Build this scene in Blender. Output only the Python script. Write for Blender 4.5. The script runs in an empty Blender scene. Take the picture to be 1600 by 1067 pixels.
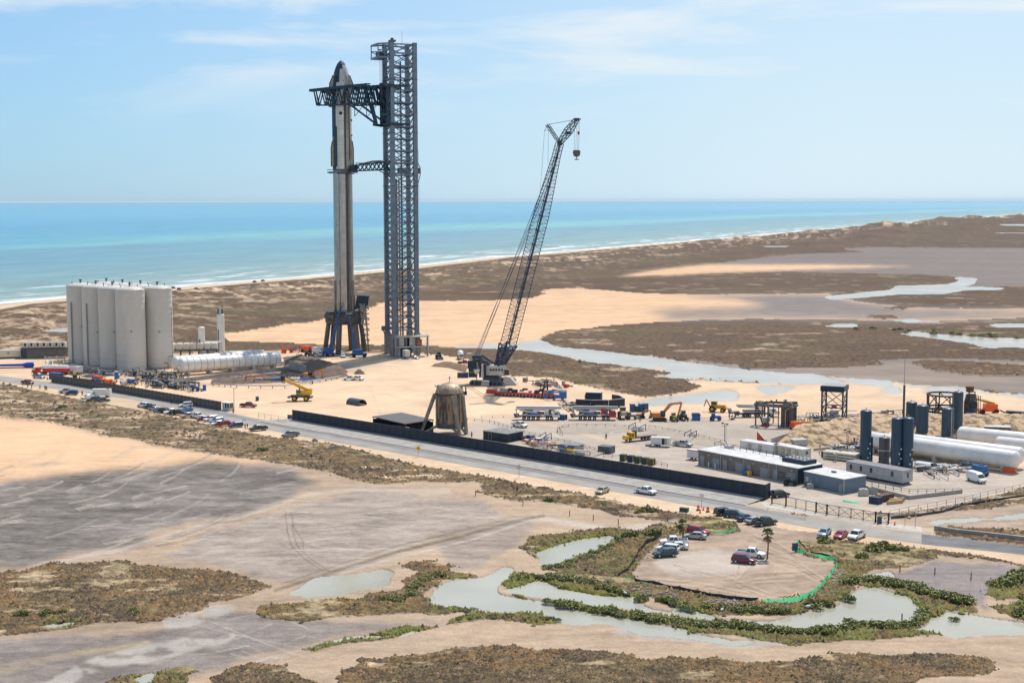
import bpy, math, random
import numpy as np
from mathutils import Vector, Matrix, Euler
random.seed(7)
C = bpy.context.scene.collection
SC = bpy.context.scene
PI = math.pi

# ---------------------------------------------------------------- camera
F, CAMZ = 2200.0, 71.0
PITCH = math.atan(219.2 / F)
ROLL = -math.atan(3 / 1600)
camd = bpy.data.cameras.new('camera')
camd.sensor_width = 36; camd.lens = 36 * F / 1600
camd.clip_start = 1; camd.clip_end = 400000
cam = bpy.data.objects.new('camera', camd); C.objects.link(cam)
RM = Matrix.Rotation(PI / 2 - PITCH, 3, 'X') @ Matrix.Rotation(ROLL, 3, 'Z')
cam.matrix_world = Matrix.Translation((0, 0, CAMZ)) @ RM.to_4x4()
SC.camera = cam

# ---------------------------------------------------------------- sky
SUN_EL, SUN_AZ = math.radians(58), math.radians(27)     # azimuth from +Y towards +X
w = bpy.data.worlds.new('World'); SC.world = w; w.use_nodes = True
nt = w.node_tree; nt.nodes.clear(); N = nt.nodes.new; L = nt.links.new
out = N('ShaderNodeOutputWorld'); bg = N('ShaderNodeBackground'); bg.inputs[1].default_value = 0.09
sky = N('ShaderNodeTexSky'); sky.sky_type = 'NISHITA'; sky.sun_disc = False
sky.sun_elevation = SUN_EL; sky.sun_rotation = SUN_AZ
sky.altitude = 50; sky.air_density = 1.0; sky.dust_density = 0.6; sky.ozone_density = 2.2
tc = N('ShaderNodeTexCoord')
mp = N('ShaderNodeMapping'); mp.inputs['Scale'].default_value = (2.6, 2.6, 15.0); mp.inputs['Location'].default_value = (4.7, 2.0, 1.15)
mp.inputs['Rotation'].default_value = (0.0, math.radians(-3), 0)
L(tc.outputs['Generated'], mp.inputs[0])
n1 = N('ShaderNodeTexNoise'); n1.inputs['Scale'].default_value = 1.5; n1.inputs['Detail'].default_value = 9; n1.inputs['Roughness'].default_value = 0.55
n1.inputs['Distortion'].default_value = 0.4
L(mp.outputs[0], n1.inputs['Vector'])
r1 = N('ShaderNodeValToRGB'); r1.color_ramp.elements[0].position = 0.47; r1.color_ramp.elements[1].position = 0.68
r1.color_ramp.elements[0].color = (0, 0, 0, 1); r1.color_ramp.elements[1].color = (.9, .9, .9, 1)
L(n1.outputs[0], r1.inputs[0])
sep = N('ShaderNodeSeparateXYZ'); L(tc.outputs['Generated'], sep.inputs[0])
mr = N('ShaderNodeMapRange'); mr.inputs[1].default_value = 0.045; mr.inputs[2].default_value = 0.12; mr.inputs[3].default_value = 0; mr.inputs[4].default_value = 1
L(sep.outputs[2], mr.inputs[0])
mul = N('ShaderNodeMath'); mul.operation = 'MULTIPLY'; L(r1.outputs[0], mul.inputs[0]); L(mr.outputs[0], mul.inputs[1])
# thin even veil over the whole sky, denser low down
mr2 = N('ShaderNodeMapRange'); mr2.inputs[1].default_value = 0.0; mr2.inputs[2].default_value = 0.5; mr2.inputs[3].default_value = 1.0; mr2.inputs[4].default_value = 0.25; mr2.inputs[2].default_value = .42
L(sep.outputs[2], mr2.inputs[0])
mrx = N('ShaderNodeMapRange'); mrx.inputs[1].default_value = -0.35; mrx.inputs[2].default_value = 0.15; mrx.inputs[3].default_value = 0.62; mrx.inputs[4].default_value = 1.0
L(sep.outputs[0], mrx.inputs[0])
vm = N('ShaderNodeMath'); vm.operation = 'MULTIPLY'; L(mr2.outputs[0], vm.inputs[0]); L(mrx.outputs[0], vm.inputs[1])
veil = N('ShaderNodeMix'); veil.data_type = 'RGBA'; L(vm.outputs[0], veil.inputs[0])
tint = N('ShaderNodeMix'); tint.data_type = 'RGBA'; tint.blend_type = 'MULTIPLY'; tint.inputs[0].default_value = 1.0
tint.inputs[7].default_value = (0.52, 0.98, 1.42, 1)
L(sky.outputs[0], tint.inputs[6])
L(tint.outputs[2], veil.inputs[6]); veil.inputs[7].default_value = (7.6, 9.5, 10.8, 1)
cm = N('ShaderNodeMix'); cm.data_type = 'RGBA'; L(mul.outputs[0], cm.inputs[0])
vcol = N('ShaderNodeMix'); vcol.data_type = 'RGBA'; vcol.inputs[6].default_value = (5.5, 8.1, 10.3, 1); vcol.inputs[7].default_value = (8.0, 9.7, 10.7, 1)
mry = N('ShaderNodeMapRange'); mry.inputs[1].default_value = -.38; mry.inputs[2].default_value = .22; L(sep.outputs[0], mry.inputs[0]); L(mry.outputs[0], vcol.inputs[0]); L(vcol.outputs[2], veil.inputs[7])
L(veil.outputs[2], cm.inputs[6]); cm.inputs[7].default_value = (10.4, 10.5, 10.4, 1)
L(cm.outputs[2], bg.inputs[0]); L(bg.outputs[0], out.inputs[0])

# ---------------------------------------------------------------- sun
sd = bpy.data.lights.new('sun', 'SUN'); sd.energy = 4.6; sd.angle = math.radians(0.6); sd.color = (1.0, 0.94, 0.86)
sun = bpy.data.objects.new('sun', sd); C.objects.link(sun)
sdir = Vector((math.sin(SUN_AZ) * math.cos(SUN_EL), math.cos(SUN_AZ) * math.cos(SUN_EL), math.sin(SUN_EL)))
sun.rotation_euler = sdir.to_track_quat('Z', 'Y').to_euler(); sun.location = (0, 0, 300)
vs = SC.view_settings
vs.view_transform = 'Standard'; vs.look = 'None'; vs.gamma = 1; vs.exposure = 0.0; vs.use_curve_mapping = False
SC.cycles.max_bounces = 6; SC.cycles.volume_bounces = 0; SC.cycles.transparent_max_bounces = 6

# ---------------------------------------------------------------- helpers: photograph pixel -> place in the world
def ray(px, py):
    return RM @ Vector(((px - 800) / F, (533.5 - py) / F, -1))
def G(px, py, z=0.0):
    v = ray(px, py); t = (z - CAMZ) / v.z
    return Vector((v.x * t, v.y * t, z))
def at(px, py, D):
    v = ray(px, py); t = D / v.y
    return Vector((v.x * t, D, CAMZ + v.z * t))
def hgt(px, py, D):
    return at(px, py, D).z
def proj(p):
    q = RM.transposed() @ (Vector(p) - Vector((0, 0, CAMZ)))
    return (800 + F * q.x / -q.z, 533.5 - F * q.y / -q.z)

# ---------------------------------------------------------------- numpy noise
def _hash(ix, iy, s):
    h = (ix.astype(np.int64) * 374761393 + iy.astype(np.int64) * 668265263 + s * 1274126177) & 0xffffffff
    h = ((h ^ (h >> 13)) * 1274126177) & 0xffffffff
    return ((h ^ (h >> 16)) & 0xffff).astype(np.float32) / 65535.0
def vnoise(x, y, s=0):
    ix = np.floor(x); iy = np.floor(y); fx = (x - ix).astype(np.float32); fy = (y - iy).astype(np.float32)
    fx = fx * fx * (3 - 2 * fx); fy = fy * fy * (3 - 2 * fy)
    a = _hash(ix, iy, s); b = _hash(ix + 1, iy, s); c = _hash(ix, iy + 1, s); d = _hash(ix + 1, iy + 1, s)
    return a + (b - a) * fx + (c - a) * fy + (a - b - c + d) * fx * fy
def fbm(x, y, o=4, s=0):
    t = 0; a = 1.0; m = 0
    for i in range(o):
        t = t + a * vnoise(x * 2 ** i + 17 * i, y * 2 ** i - 9 * i, s + i); m += a; a *= 0.5
    return t / m
def inpoly(U, V, poly):
    r = np.zeros(U.shape, bool)
    xs = [p[0] for p in poly]; ys = [p[1] for p in poly]
    bb = (U > min(xs)) & (U < max(xs)) & (V > min(ys)) & (V < max(ys))
    u = U[bb]; v = V[bb]; q = np.zeros(u.shape, bool)
    for (x0, y0), (x1, y1) in zip(poly, poly[1:] + poly[:1]):
        if y0 == y1: continue
        q ^= ((y0 > v) != (y1 > v)) & (u < (x1 - x0) * (v - y0) / (y1 - y0) + x0)
    r[bb] = q
    return r
def blur(a, k):
    for _ in range(k):
        b = a.copy(); b[1:-1] = (a[:-2] + 2 * a[1:-1] + a[2:]) / 4
        a = b.copy(); a[:, 1:-1] = (b[:, :-2] + 2 * b[:, 1:-1] + b[:, 2:]) / 4
    return a

# ---------------------------------------------------------------- materials
MATS = {}
def pm(name, col, rough=0.7, metal=0.0, var=0.12, scale=1.5, spec=0.4, bump=0.0, dark=None, stretch=(1, 1, 1), bscale=None, thr=(.35, .65)):
    """procedural material: a base colour broken up by noise, optional second (stain) colour and bump"""
    if name in MATS: return MATS[name]
    m = bpy.data.materials.new(name); m.use_nodes = True; t = m.node_tree; b = t.nodes['Principled BSDF']
    N = t.nodes.new; L = t.links.new
    tc = N('ShaderNodeTexCoord'); mpg = N('ShaderNodeMapping'); mpg.inputs['Scale'].default_value = stretch
    L(tc.outputs['Object'], mpg.inputs[0])
    n = N('ShaderNodeTexNoise'); n.inputs['Scale'].default_value = scale; n.inputs['Detail'].default_value = 6; n.inputs['Roughness'].default_value = .65
    L(mpg.outputs[0], n.inputs['Vector'])
    r = N('ShaderNodeValToRGB'); e = r.color_ramp.elements
    e[0].position = thr[0]; e[1].position = thr[1]
    d = dark if dark else tuple(c * (1 - var) for c in col)
    e[0].color = (*d, 1); e[1].color = (*[min(1, c * (1 + var * .5)) for c in col], 1)
    L(n.outputs[0], r.inputs[0]); L(r.outputs[0], b.inputs['Base Color'])
    b.inputs['Roughness'].default_value = rough; b.inputs['Metallic'].default_value = metal
    b.inputs['Specular IOR Level'].default_value = spec
    if bump:
        n2 = N('ShaderNodeTexNoise'); n2.inputs['Scale'].default_value = bscale or scale * 4; n2.inputs['Detail'].default_value = 4
        L(mpg.outputs[0], n2.inputs['Vector'])
        bp = N('ShaderNodeBump'); bp.inputs['Strength'].default_value = 1.0; bp.inputs['Distance'].default_value = bump
        L(n2.outputs[0], bp.inputs['Height']); L(bp.outputs[0], b.inputs['Normal'])
    MATS[name] = m
    return m
def mesh_np(name, verts, faces, mat=None, smooth=False, cols=None, attr=None):
    """faces: (n,4) or (n,3) int array"""
    me = bpy.data.meshes.new(name); v = np.asarray(verts, np.float32); f = np.asarray(faces, np.int32)
    k = f.shape[1]
    me.vertices.add(len(v)); me.vertices.foreach_set('co', v.ravel())
    me.loops.add(f.size); me.loops.foreach_set('vertex_index', f.ravel())
    me.polygons.add(len(f)); me.polygons.foreach_set('loop_start', np.arange(0, f.size, k, dtype=np.int32))
    me.polygons.foreach_set('loop_total', np.full(len(f), k, np.int32))
    if smooth: me.polygons.foreach_set('use_smooth', np.ones(len(f), bool))
    if cols is not None:
        a = me.attributes.new('Col', 'FLOAT_COLOR', 'POINT'); c = np.ones((len(v), 4), np.float32); c[:, :3] = cols; a.data.foreach_set('color', c.ravel())
    for k2, val in (attr or {}).items():
        a = me.attributes.new(k2, 'FLOAT', 'POINT'); a.data.foreach_set('value', np.asarray(val, np.float32).ravel())
    me.update(calc_edges=True); me.validate()
    if mat: me.materials.append(mat)
    o = bpy.data.objects.new(name, me); C.objects.link(o)
    return o
# ================================================================ THE LAND
ROAD_FAR = [(-260, 560), (0, 587), (200, 612), (440, 662), (740, 715.5), (1000, 759), (1260, 806), (1440, 834), (1600, 850.5), (1760, 866), (2300, 915)]
ROAD_NEAR = [(-260, 567), (0, 596), (200, 623), (440, 676), (740, 729), (1000, 775), (1260, 823), (1440, 850), (1600, 866.5), (1760, 883), (2300, 935)]
SHORE = [(-900, 700), (-300, 522), (0, 474), (100, 465), (300, 446), (430, 436), (520, 429), (600, 421), (680, 412), (760, 403), (840, 396.5), (920, 389.5), (1000, 383), (1100, 374.5), (1162, 369.5), (1240, 362.5), (1315, 356), (1369, 352.5), (1440, 347), (1506, 342), (1553, 338.5), (1600, 335.5), (1700, 330), (1800, 326), (2100, 321.5), (2600, 319)]
sand_peach = (.64, .415, .25); sand_pad = (.66, .47, .31); sand_pink = (.37, .272, .188); mud = (.14, .125, .112); mud_l = (.30, .25, .21)
veg_b = (.118, .074, .043); veg_d = (.085, .062, .043); veg_g = (.12, .115, .028); conc = (.42, .355, .29); beach_c = (.60, .44, .29)
POLY = dict(
 flatA=[(345, 523), (420, 513), (520, 497), (600, 473), (660, 470), (750, 470), (830, 466), (846, 459), (851, 453), (900, 450), (960, 455), (1030, 459), (1100, 460), (1290, 459), (1330, 470), (1420, 480), (1600, 484), (2400, 488), (2400, 500), (1600, 497), (1440, 502), (1300, 500), (1180, 498), (1050, 502), (960, 508), (870, 518), (838, 526), (850, 540), (900, 556), (840, 549), (740, 541), (600, 541), (500, 538), (365, 533)],
 mudA=[(1040, 462), (1290, 459), (1330, 470), (1420, 480), (1600, 484), (2400, 488), (2400, 500), (1600, 497), (1440, 502), (1300, 500), (1180, 498), (1050, 500), (1010, 485), (1200, 478), (1150, 468)],
 flatB=[(965, 432), (1040, 421), (1100, 414), (1150, 408), (1200, 401), (1281, 395.5), (1356, 394.5), (1312, 389.5), (1350, 387), (1450, 387), (1600, 387.5), (2400, 388), (2400, 452), (1600, 447), (1520, 449), (1505, 434), (1440, 429), (1350, 427.5), (1240, 425), (1100, 427)],
 sandB=[(965, 432), (1040, 420), (1100, 414), (1250, 413), (1420, 416), (1300, 420), (1150, 425), (1050, 430)],
 mudR=[(1080, 562), (1180, 575), (1310, 574), (1385, 566), (1420, 560), (1500, 560), (1600, 566), (2400, 600), (2400, 640), (1600, 614), (1500, 606), (1400, 597), (1330, 592), (1200, 582), (1120, 574)],
 isl_S=[(1437, 568), (1448, 565), (1500, 565), (1600, 573), (2000, 590), (2000, 606), (1600, 589), (1500, 586), (1460, 578)],
 isl_1=[(1362, 495), (1375, 492), (1400, 494), (1404, 497), (1380, 498)],
 isl_2=[(1376, 481), (1400, 478.5), (1430, 480), (1415, 483), (1390, 483)],
 site=[(-400, 520), (0, 553), (50, 558), (250, 555), (440, 548), (520, 547), (600, 553), (690, 553), (735, 563), (745, 580), (790, 586), (860, 590), (900, 600), (960, 612), (1010, 621), (1080, 612), (1098, 604), (1070, 594), (1120, 596), (1240, 600), (1320, 599), (1400, 598), (1420, 606), (1500, 612), (1600, 622), (2400, 650), (2400, 700), (1640, 752), (1537, 782), (1400, 800), (1260, 800), (1195, 785), (457, 668), (340, 650), (80, 608), (0, 596), (-400, 556)],
 shoul1=[(-400, 548), (0, 590), (80, 600), (340, 645), (457, 664), (740, 716), (1000, 760), (1260, 806), (1500, 840), (1600, 851), (2400, 950), (2400, 990), (1600, 880), (1440, 856), (1290, 842), (1190, 836), (1150, 820), (1090, 808), (1030, 796), (927, 777), (777, 748), (656, 728), (596, 713), (520, 693), (430, 684), (330, 664), (230, 643), (100, 619), (0, 599), (-400, 553)],
 conc1=[(780, 652), (900, 652), (1100, 650), (1220, 660), (1330, 700), (1500, 720), (1620, 730), (1620, 755), (1537, 782), (1400, 800), (1260, 800), (1195, 781), (700, 700), (640, 680)],
 spit=[(1026, 930), (1060, 938), (1088, 953), (1080, 961), (1050, 952), (1026, 942)],
 wetA=[(40, 1072), (90, 1052), (170, 1030), (230, 1013), (280, 1003), (330, 999), (360, 994), (376, 996), (360, 1008), (290, 1020), (210, 1038), (140, 1060), (100, 1076)],
 wetB=[(250, 972), (290, 958), (335, 948), (355, 949), (335, 962), (300, 975), (262, 985)],
 wetC=[(1095, 990), (1190, 1003), (1240, 1006), (1180, 1010), (1100, 1008), (1020, 998), (960, 988), (990, 984)],
 verge=[(430, 655), (740, 702), (1000, 745), (1200, 776), (1292, 796), (1400, 808), (1470, 818), (1460, 836), (1300, 812), (1100, 780), (740, 722), (430, 668)],
 gravel=[(457, 664), (1195, 783), (1260, 798), (1440, 832), (1440, 826), (1300, 792), (1240, 786), (1195, 778), (457, 655)],
 lower=[(-900, 700), (0, 652), (80, 659), (150, 679), (250, 697), (350, 711), (450, 731), (515, 744), (600, 758), (640, 752), (740, 751), (790, 780), (852, 783), (937, 796), (993, 807), (1029, 806), (1060, 815), (2400, 990), (4000, 1400), (4000, 3000), (-2500, 3000), (-2500, 700)],
 peachL=[(-900, 700), (0, 652), (80, 659), (150, 679), (250, 697), (350, 711), (420, 724), (300, 722), (200, 728), (100, 740), (0, 757), (-900, 900)],
 mudM1=[(-900, 880), (0, 757), (100, 742), (200, 731), (330, 721), (430, 733), (483, 760), (430, 785), (300, 822), (150, 862), (0, 888), (-900, 980)],
 mudM2=[(350, 830), (480, 785), (560, 765), (640, 775), (740, 783), (780, 810), (640, 860), (440, 920), (380, 890), (250, 870)],
 mudM3=[(-500, 1010), (0, 1000), (150, 985), (280, 973), (400, 960), (520, 965), (700, 965), (640, 975), (540, 995), (430, 1012), (330, 1035), (180, 1067), (100, 1090), (-500, 1300)],
 mudM4=[(700, 830), (800, 812), (830, 830), (790, 860), (770, 890), (710, 900), (690, 870)],
 vegF=[(740, 744), (777, 750), (852, 762), (927, 776), (1021, 794), (1030, 800), (1024, 806), (993, 807), (937, 796), (852, 783), (787, 779), (756, 768), (790, 762), (745, 752)],
 vegG=[(-600, 1000), (-300, 915), (0, 895), (60, 885), (150, 879), (260, 884), (330, 892), (400, 906), (412, 916), (380, 926), (340, 940), (290, 955), (262, 968), (180, 972), (100, 980), (40, 990), (0, 992), (-300, 1010)],
 vegH=[(412, 950), (418, 942), (500, 939), (567, 934), (597, 924), (635, 921), (640, 907), (661, 894), (702, 890), (757, 899), (740, 902), (690, 905), (674, 920), (674, 938), (695, 949), (742, 954), (710, 960), (612, 958), (500, 966), (435, 965)],
 vegI=[(627, 885), (640, 878), (680, 875), (716, 883), (690, 891), (650, 892)],
 vegJ=[(985, 835), (1010, 822), (1060, 814), (1100, 808), (1150, 817), (1160, 830), (1290, 846), (1400, 850), (1455, 860), (1472, 873), (1440, 880), (1390, 888), (1345, 900), (1335, 916), (1312, 938), (1240, 955), (1150, 962), (1080, 955), (1000, 930), (960, 925), (900, 908), (862, 898), (880, 888), (925, 871), (960, 855), (975, 845)],
 vegK=[(806, 857), (826, 843), (870, 836), (930, 828), (985, 826), (1000, 832), (1000, 850), (960, 860), (900, 880), (862, 892), (845, 890), (838, 868)],
 vegK2=[(786, 905), (820, 896), (870, 902), (905, 910), (960, 922), (1000, 932), (980, 936), (900, 925), (850, 913), (825, 915), (805, 922), (840, 936), (800, 930)],
 vegL=[(845, 938), (930, 942), (1000, 958), (1060, 965), (1150, 977), (1220, 984), (1290, 988), (1320, 976), (1400, 978), (1430, 968), (1446, 950), (1412, 935), (1370, 915), (1325, 905), (1345, 900), (1400, 908), (1480, 928), (1532, 947), (1528, 957), (1480, 950), (1470, 958), (1438, 985), (1520, 990), (1420, 995), (1300, 1002), (1250, 1009), (1190, 1000), (1100, 988), (1050, 980), (960, 964), (900, 955)],
 vegL2=[(695, 975), (706, 968), (740, 958), (790, 960), (850, 958), (900, 968), (845, 974), (760, 968)],
 vegM=[(525, 1075), (530, 1050), (560, 1035), (640, 1019), (700, 1012), (800, 1012), (850, 1020), (1000, 1022), (1100, 1031), (1200, 1035), (1290, 1027), (1350, 1021), (1440, 1019), (1530, 1022), (1562, 1040), (1530, 1053), (1470, 1058), (1420, 1070), (1300, 1250), (600, 1300)],
 vegN=[(285, 1080), (340, 1049), (390, 1040), (430, 1045), (480, 1065), (560, 1090), (700, 1200), (300, 1200)],
 vegO=[(478, 1011), (545, 996), (640, 977), (678, 979), (610, 994), (530, 1008), (492, 1014)],
 vegP=[(120, 1100), (180, 1064), (240, 1048), (290, 1040), (302, 1046), (250, 1066), (200, 1100)],
 vegQ=[(1540, 906), (1560, 895), (1600, 886), (2100, 900), (2100, 945), (1620, 935), (1562, 937), (1541, 922)],
 vegQ2=[(1556, 948), (1600, 940), (2100, 955), (2100, 1000), (1620, 970), (1572, 957)],
 vegR=[(1392, 806), (1473, 796), (1537, 780), (1600, 765), (2200, 700), (2200, 880), (1700, 845), (1600, 838), (1530, 823), (1480, 820), (1440, 812)],
 mudR2=[(1400, 812), (1440, 803), (1500, 800), (1560, 793), (1700, 775), (1700, 815), (1600, 826), (1500, 822), (1430, 820)],
 lot=[(988, 897), (998, 877), (1018, 857), (1033, 842), (1065, 836), (1130, 836), (1160, 828), (1150, 815), (1290, 834), (1300, 843), (1250, 845), (1240, 856), (1262, 868), (1308, 876), (1303, 895), (1288, 913), (1268, 932), (1232, 942), (1188, 939), (1120, 930), (1040, 915), (1000, 908)],
 lotp=[(1018, 880), (1040, 866), (1120, 858), (1190, 868), (1200, 885), (1130, 900), (1050, 898)],
 track=[(790, 812), (840, 806), (960, 824), (1010, 818), (1080, 812), (1010, 828), (960, 832), (850, 815)],
)
WATER = dict(
 chan=[(700, 541.5), (800, 538), (842, 531), (870, 541), (960, 551), (1036, 560.5), (1092, 568), (1136, 574), (1205, 582), (1280, 586), (1344, 592), (1412, 596), (1500, 606), (1600, 617), (2400, 690), (2400, 712), (1600, 627), (1506, 621), (1420, 613), (1368, 613), (1400, 603), (1319, 597.5), (1242, 598), (1111, 593), (1030, 588), (1060, 582), (1010, 576), (960, 567), (908, 563), (850, 549.5), (808, 543.5)],
 pool=[(985, 633), (1000, 627), (1060, 618), (1140, 609), (1200, 604.5), (1240, 606), (1215, 613), (1160, 622), (1100, 628.5), (1050, 630)],
 far1=[(1290, 463), (1390, 453), (1400, 447), (1480, 444.5), (1503, 438), (1488, 433), (1527, 435), (1522, 443), (1500, 447.5), (1572, 450), (1560, 452.5), (1512, 452.5), (1480, 458), (1400, 460), (1320, 466), (1300, 468)],
 far2=[(1403, 520), (1430, 518.5), (1500, 525), (1560, 529), (1600, 529), (2400, 545), (2400, 560), (1600, 541), (1540, 541), (1500, 533), (1440, 525)],
 far3=[(1540, 506), (1600, 506), (2200, 512), (2200, 516), (1600, 510), (1560, 510)],
 far4=[(1170, 384.5), (1280, 384), (1230, 387), (1205, 388)], far5=[(1545, 351), (2200, 349), (2200, 356), (1560, 354)], far6=[(1550, 363.5), (2200, 362), (2200, 364.5), (1560, 365)],
 far7=[(1280, 509), (1310, 506), (1340, 507), (1330, 510)], far8=[(1380, 500), (1440, 500.5), (1500, 503.5), (1440, 503.5)],
 left1=[(60, 518), (90, 513), (130, 515), (110, 519), (75, 520)],
 p1=[(672, 932), (677, 912), (700, 905), (745, 902), (765, 896), (776, 888), (790, 890), (784, 904), (773, 915), (787, 927), (820, 938), (850, 943), (900, 952), (960, 964), (1020, 976), (1090, 989), (1190, 1003), (1120, 1004), (1060, 995), (1000, 988), (940, 975), (905, 972), (840, 957), (780, 955), (740, 955), (700, 950), (676, 942)],
 p2=[(803, 920), (820, 911), (850, 908), (900, 918), (960, 929), (1000, 932), (1050, 945), (1100, 958), (1150, 965), (1200, 966), (1240, 957), (1300, 946), (1317, 937), (1335, 922), (1360, 916), (1407, 930), (1442, 952), (1430, 967), (1407, 975), (1325, 975), (1292, 986), (1200, 981), (1120, 972), (1040, 960), (960, 948), (900, 940), (845, 932)],
 p3=[(845, 881), (849, 862), (870, 852), (894, 845), (950, 836), (973, 840), (931, 862), (894, 874), (862, 885)],
 p4=[(455, 925), (500, 906), (560, 893), (590, 888), (610, 896), (600, 912), (540, 925), (470, 930)],
 p7=[(500, 1006), (560, 996), (640, 981), (655, 982), (590, 993), (520, 1007)],
 p8=[(1440, 985), (1472, 954), (1530, 959), (1590, 968), (1640, 985), (1590, 994), (1500, 991)],
 p9=[(1430, 817), (1480, 811), (1530, 808), (1590, 803), (1700, 795), (1700, 800), (1590, 808), (1520, 813), (1460, 817)],
 p10=[(62, 977), (100, 972), (140, 972), (120, 976), (80, 979)], p11=[(215, 1062), (245, 1052), (256, 1055), (225, 1072)],
 p12=[(1360, 900), (1380, 893), (1400, 900), (1392, 908), (1365, 906)],
)
def grid():
    us = np.concatenate([np.linspace(-9000, -700, 14), np.linspace(-660, -130, 20), np.arange(-110, 1712, 2.1), np.linspace(1720, 2260, 22), np.linspace(2320, 10000, 14)])
    vsn = np.concatenate([[316.0, 317.2, 318.2], np.arange(319, 480, 1.0), np.arange(480, 1106, 1.7), np.linspace(1112, 1500, 40), [1700, 2100, 3000, 6000, 20000, 90000]])
    U, V = np.meshgrid(us, vsn)
    U = U.astype(np.float64); V = V.astype(np.float64)
    R = np.array(RM)
    vx, vy = (U - 800) / F, (533.5 - V) / F
    # guide rows are levelled (roll removed) so that every row meets the ground
    wx = R[0, 0] * vx + R[0, 1] * vy - R[0, 2]; wy = R[1, 0] * vx + R[1, 1] * vy - R[1, 2]; wz = R[2, 0] * vx + R[2, 1] * vy - R[2, 2]
    return U, V, wx, wy, wz
def make_land():
    U, V, wx, wy, wz = grid()
    wz = np.minimum(wz, -1.2e-3)
    T = CAMZ / -wz; X = wx * T; Y = wy * T; D = np.maximum(Y, 30)
    S = X.shape
    # ragged outlines: offset in metres turned into an offset of the traced outline
    def jit(amp, sc, seed=0):
        jx = (fbm(X / sc, Y / sc, 4, seed) - .5) * 2 * amp; jy = (fbm(X / sc + 50, Y / sc, 4, seed + 9) - .5) * 2 * amp
        return U + jx * F / D, V + np.clip(jy * CAMZ * F / D ** 2, -12, 12)
    Us, Vs = jit(7, 16, 3); Uw, Vw = jit(3, 9, 40)
    nb = fbm(X / 60, Y / 60, 4, 5)[..., None]; nf = fbm(X / 9, Y / 9, 4, 21)[..., None]; nvf = fbm(X / 2.2, Y / 2.2, 3, 31)[..., None]
    streak = fbm(X / 200, Y / 28, 4, 71)[..., None]
    col = np.zeros(S + (3,)); veg = np.zeros(S); green = np.zeros(S); H = np.zeros(S)
    # open scrub
    A = lambda c: np.array(c)
    vb = lambda: A(veg_b) * (.75 + .6 * nb) * (1 - .25 * nf)
    col[:] = vb(); veg[:] = 1
    far = np.clip((D - 900) / 1500, 0, 1)[..., None]
    col[:] = col * (1 - .35 * far) + A((.115, .083, .062)) * .35 * far  # distant scrub fades to a greyer tone, haze mixed into its colour
    # distance inland from the shoreline in metres
    sp = [G(*p) for p in SHORE]
    sd_ = np.full(S, 1e9); side = np.zeros(S)
    for a, b in zip(sp, sp[1:]):
        d = b - a; L2 = d.x ** 2 + d.y ** 2
        t = np.clip(((X - a.x) * d.x + (Y - a.y) * d.y) / L2, 0, 1)
        dx = X - a.x - t * d.x; dy = Y - a.y - t * d.y; q = np.hypot(dx, dy)
        cr = d.x * (Y - a.y) - d.y * (X - a.x)
        m = q < sd_; sd_[m] = q[m]; side[m] = np.sign(cr)[m]
    shore = -side * sd_                                    # + inland, - at sea
    wav = (fbm(X / 55, Y / 55, 3, 88) - .5) * 22
    sh = shore + wav * np.clip(sd_ / 40, 0, 1) * .6
    # dunes behind the beach
    dn = np.clip((sh - 34) / 25, 0, 1) * np.clip(1 - (sh - 100) / 130, 0, 1)
    patch = np.clip((fbm(X / 7, Y / 8, 4, 60) * .6 + fbm(X / 40, Y / 40, 3, 64) * .4 - .555) * 10, 0, 1) * dn
    duneH = dn * (fbm(X / 34, Y / 34, 4, 62) - .25) * (5.5 + 5 * np.clip((D - 1500) / 3000, 0, 1))
    dune2 = np.clip((sh - 40) / 60, 0, 1) * np.clip(1 - (sh - 260) / 260, 0, 1) * np.clip((D - 1800) / 1500, 0, 1) * np.maximum(fbm(X / 190, Y / 190, 4, 69) - .38, 0) * 44
    pc = patch[..., None]; col = col * (1 - pc) + A(beach_c) * pc; veg *= 1 - patch
    H += np.maximum(duneH, 0) + dune2 + veg * (fbm(X / 20, Y / 20, 4, 11) - .3) * 1.3
    # the land away from the dunes: low scrub with pale scars
    sc_ = np.clip((fbm(X / 16, Y / 9, 5, 91) - .655) * 9, 0, 1) * (1 - dn) * np.clip(1.5 - D / 1400, .15, 1) ; s3 = sc_[..., None] * .8
    col = col * (1 - s3) + A((.42, .31, .2)) * s3
    gz = np.clip((fbm(X / 70, Y / 70, 3, 77) - .56) * 6, 0, 1)[..., None] * .22
    col = col * (1 - gz) + A((.13, .125, .045)) * gz
    bs = np.clip((30 - sh) / 5, 0, 1)[..., None]; col = col * (1 - bs) + A(beach_c) * bs; veg = veg * (1 - bs[..., 0]); H *= 1 - bs[..., 0]
    wetb = np.clip((12 - shore) / 8, 0, 1)[..., None]; col = col * (1 - wetb) + A((.30, .22, .155)) * wetb
    def paint(name, c, v=0.0, h=None, soft=0, UV=None, amt=1.0, g=0.0):
        nonlocal col, veg, H, green
        u_, v_ = UV if UV else (Us, Vs)
        m = inpoly(u_, v_, POLY[name]).astype(float) * amt
        if soft: m = blur(m, soft)
        ii = np.nonzero(m.any(1))[0]; jj = np.nonzero(m.any(0))[0]
        if not len(ii): return
        q = (slice(ii[0], ii[-1] + 1), slice(jj[0], jj[-1] + 1)); m = m[q]
        cc = c() if callable(c) else A(c); m3 = m[..., None]
        if getattr(cc, 'ndim', 1) == 3: cc = cc[q]
        hh = (h[q] if hasattr(h, 'ndim') and h.ndim else h) if h is not None else 0
        col[q] = col[q] * (1 - m3) + cc * m3; veg[q] = veg[q] * (1 - m) + v * m; green[q] = green[q] * (1 - m) + g * m
        H[q] = H[q] * (1 - m) + hh * m
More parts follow.
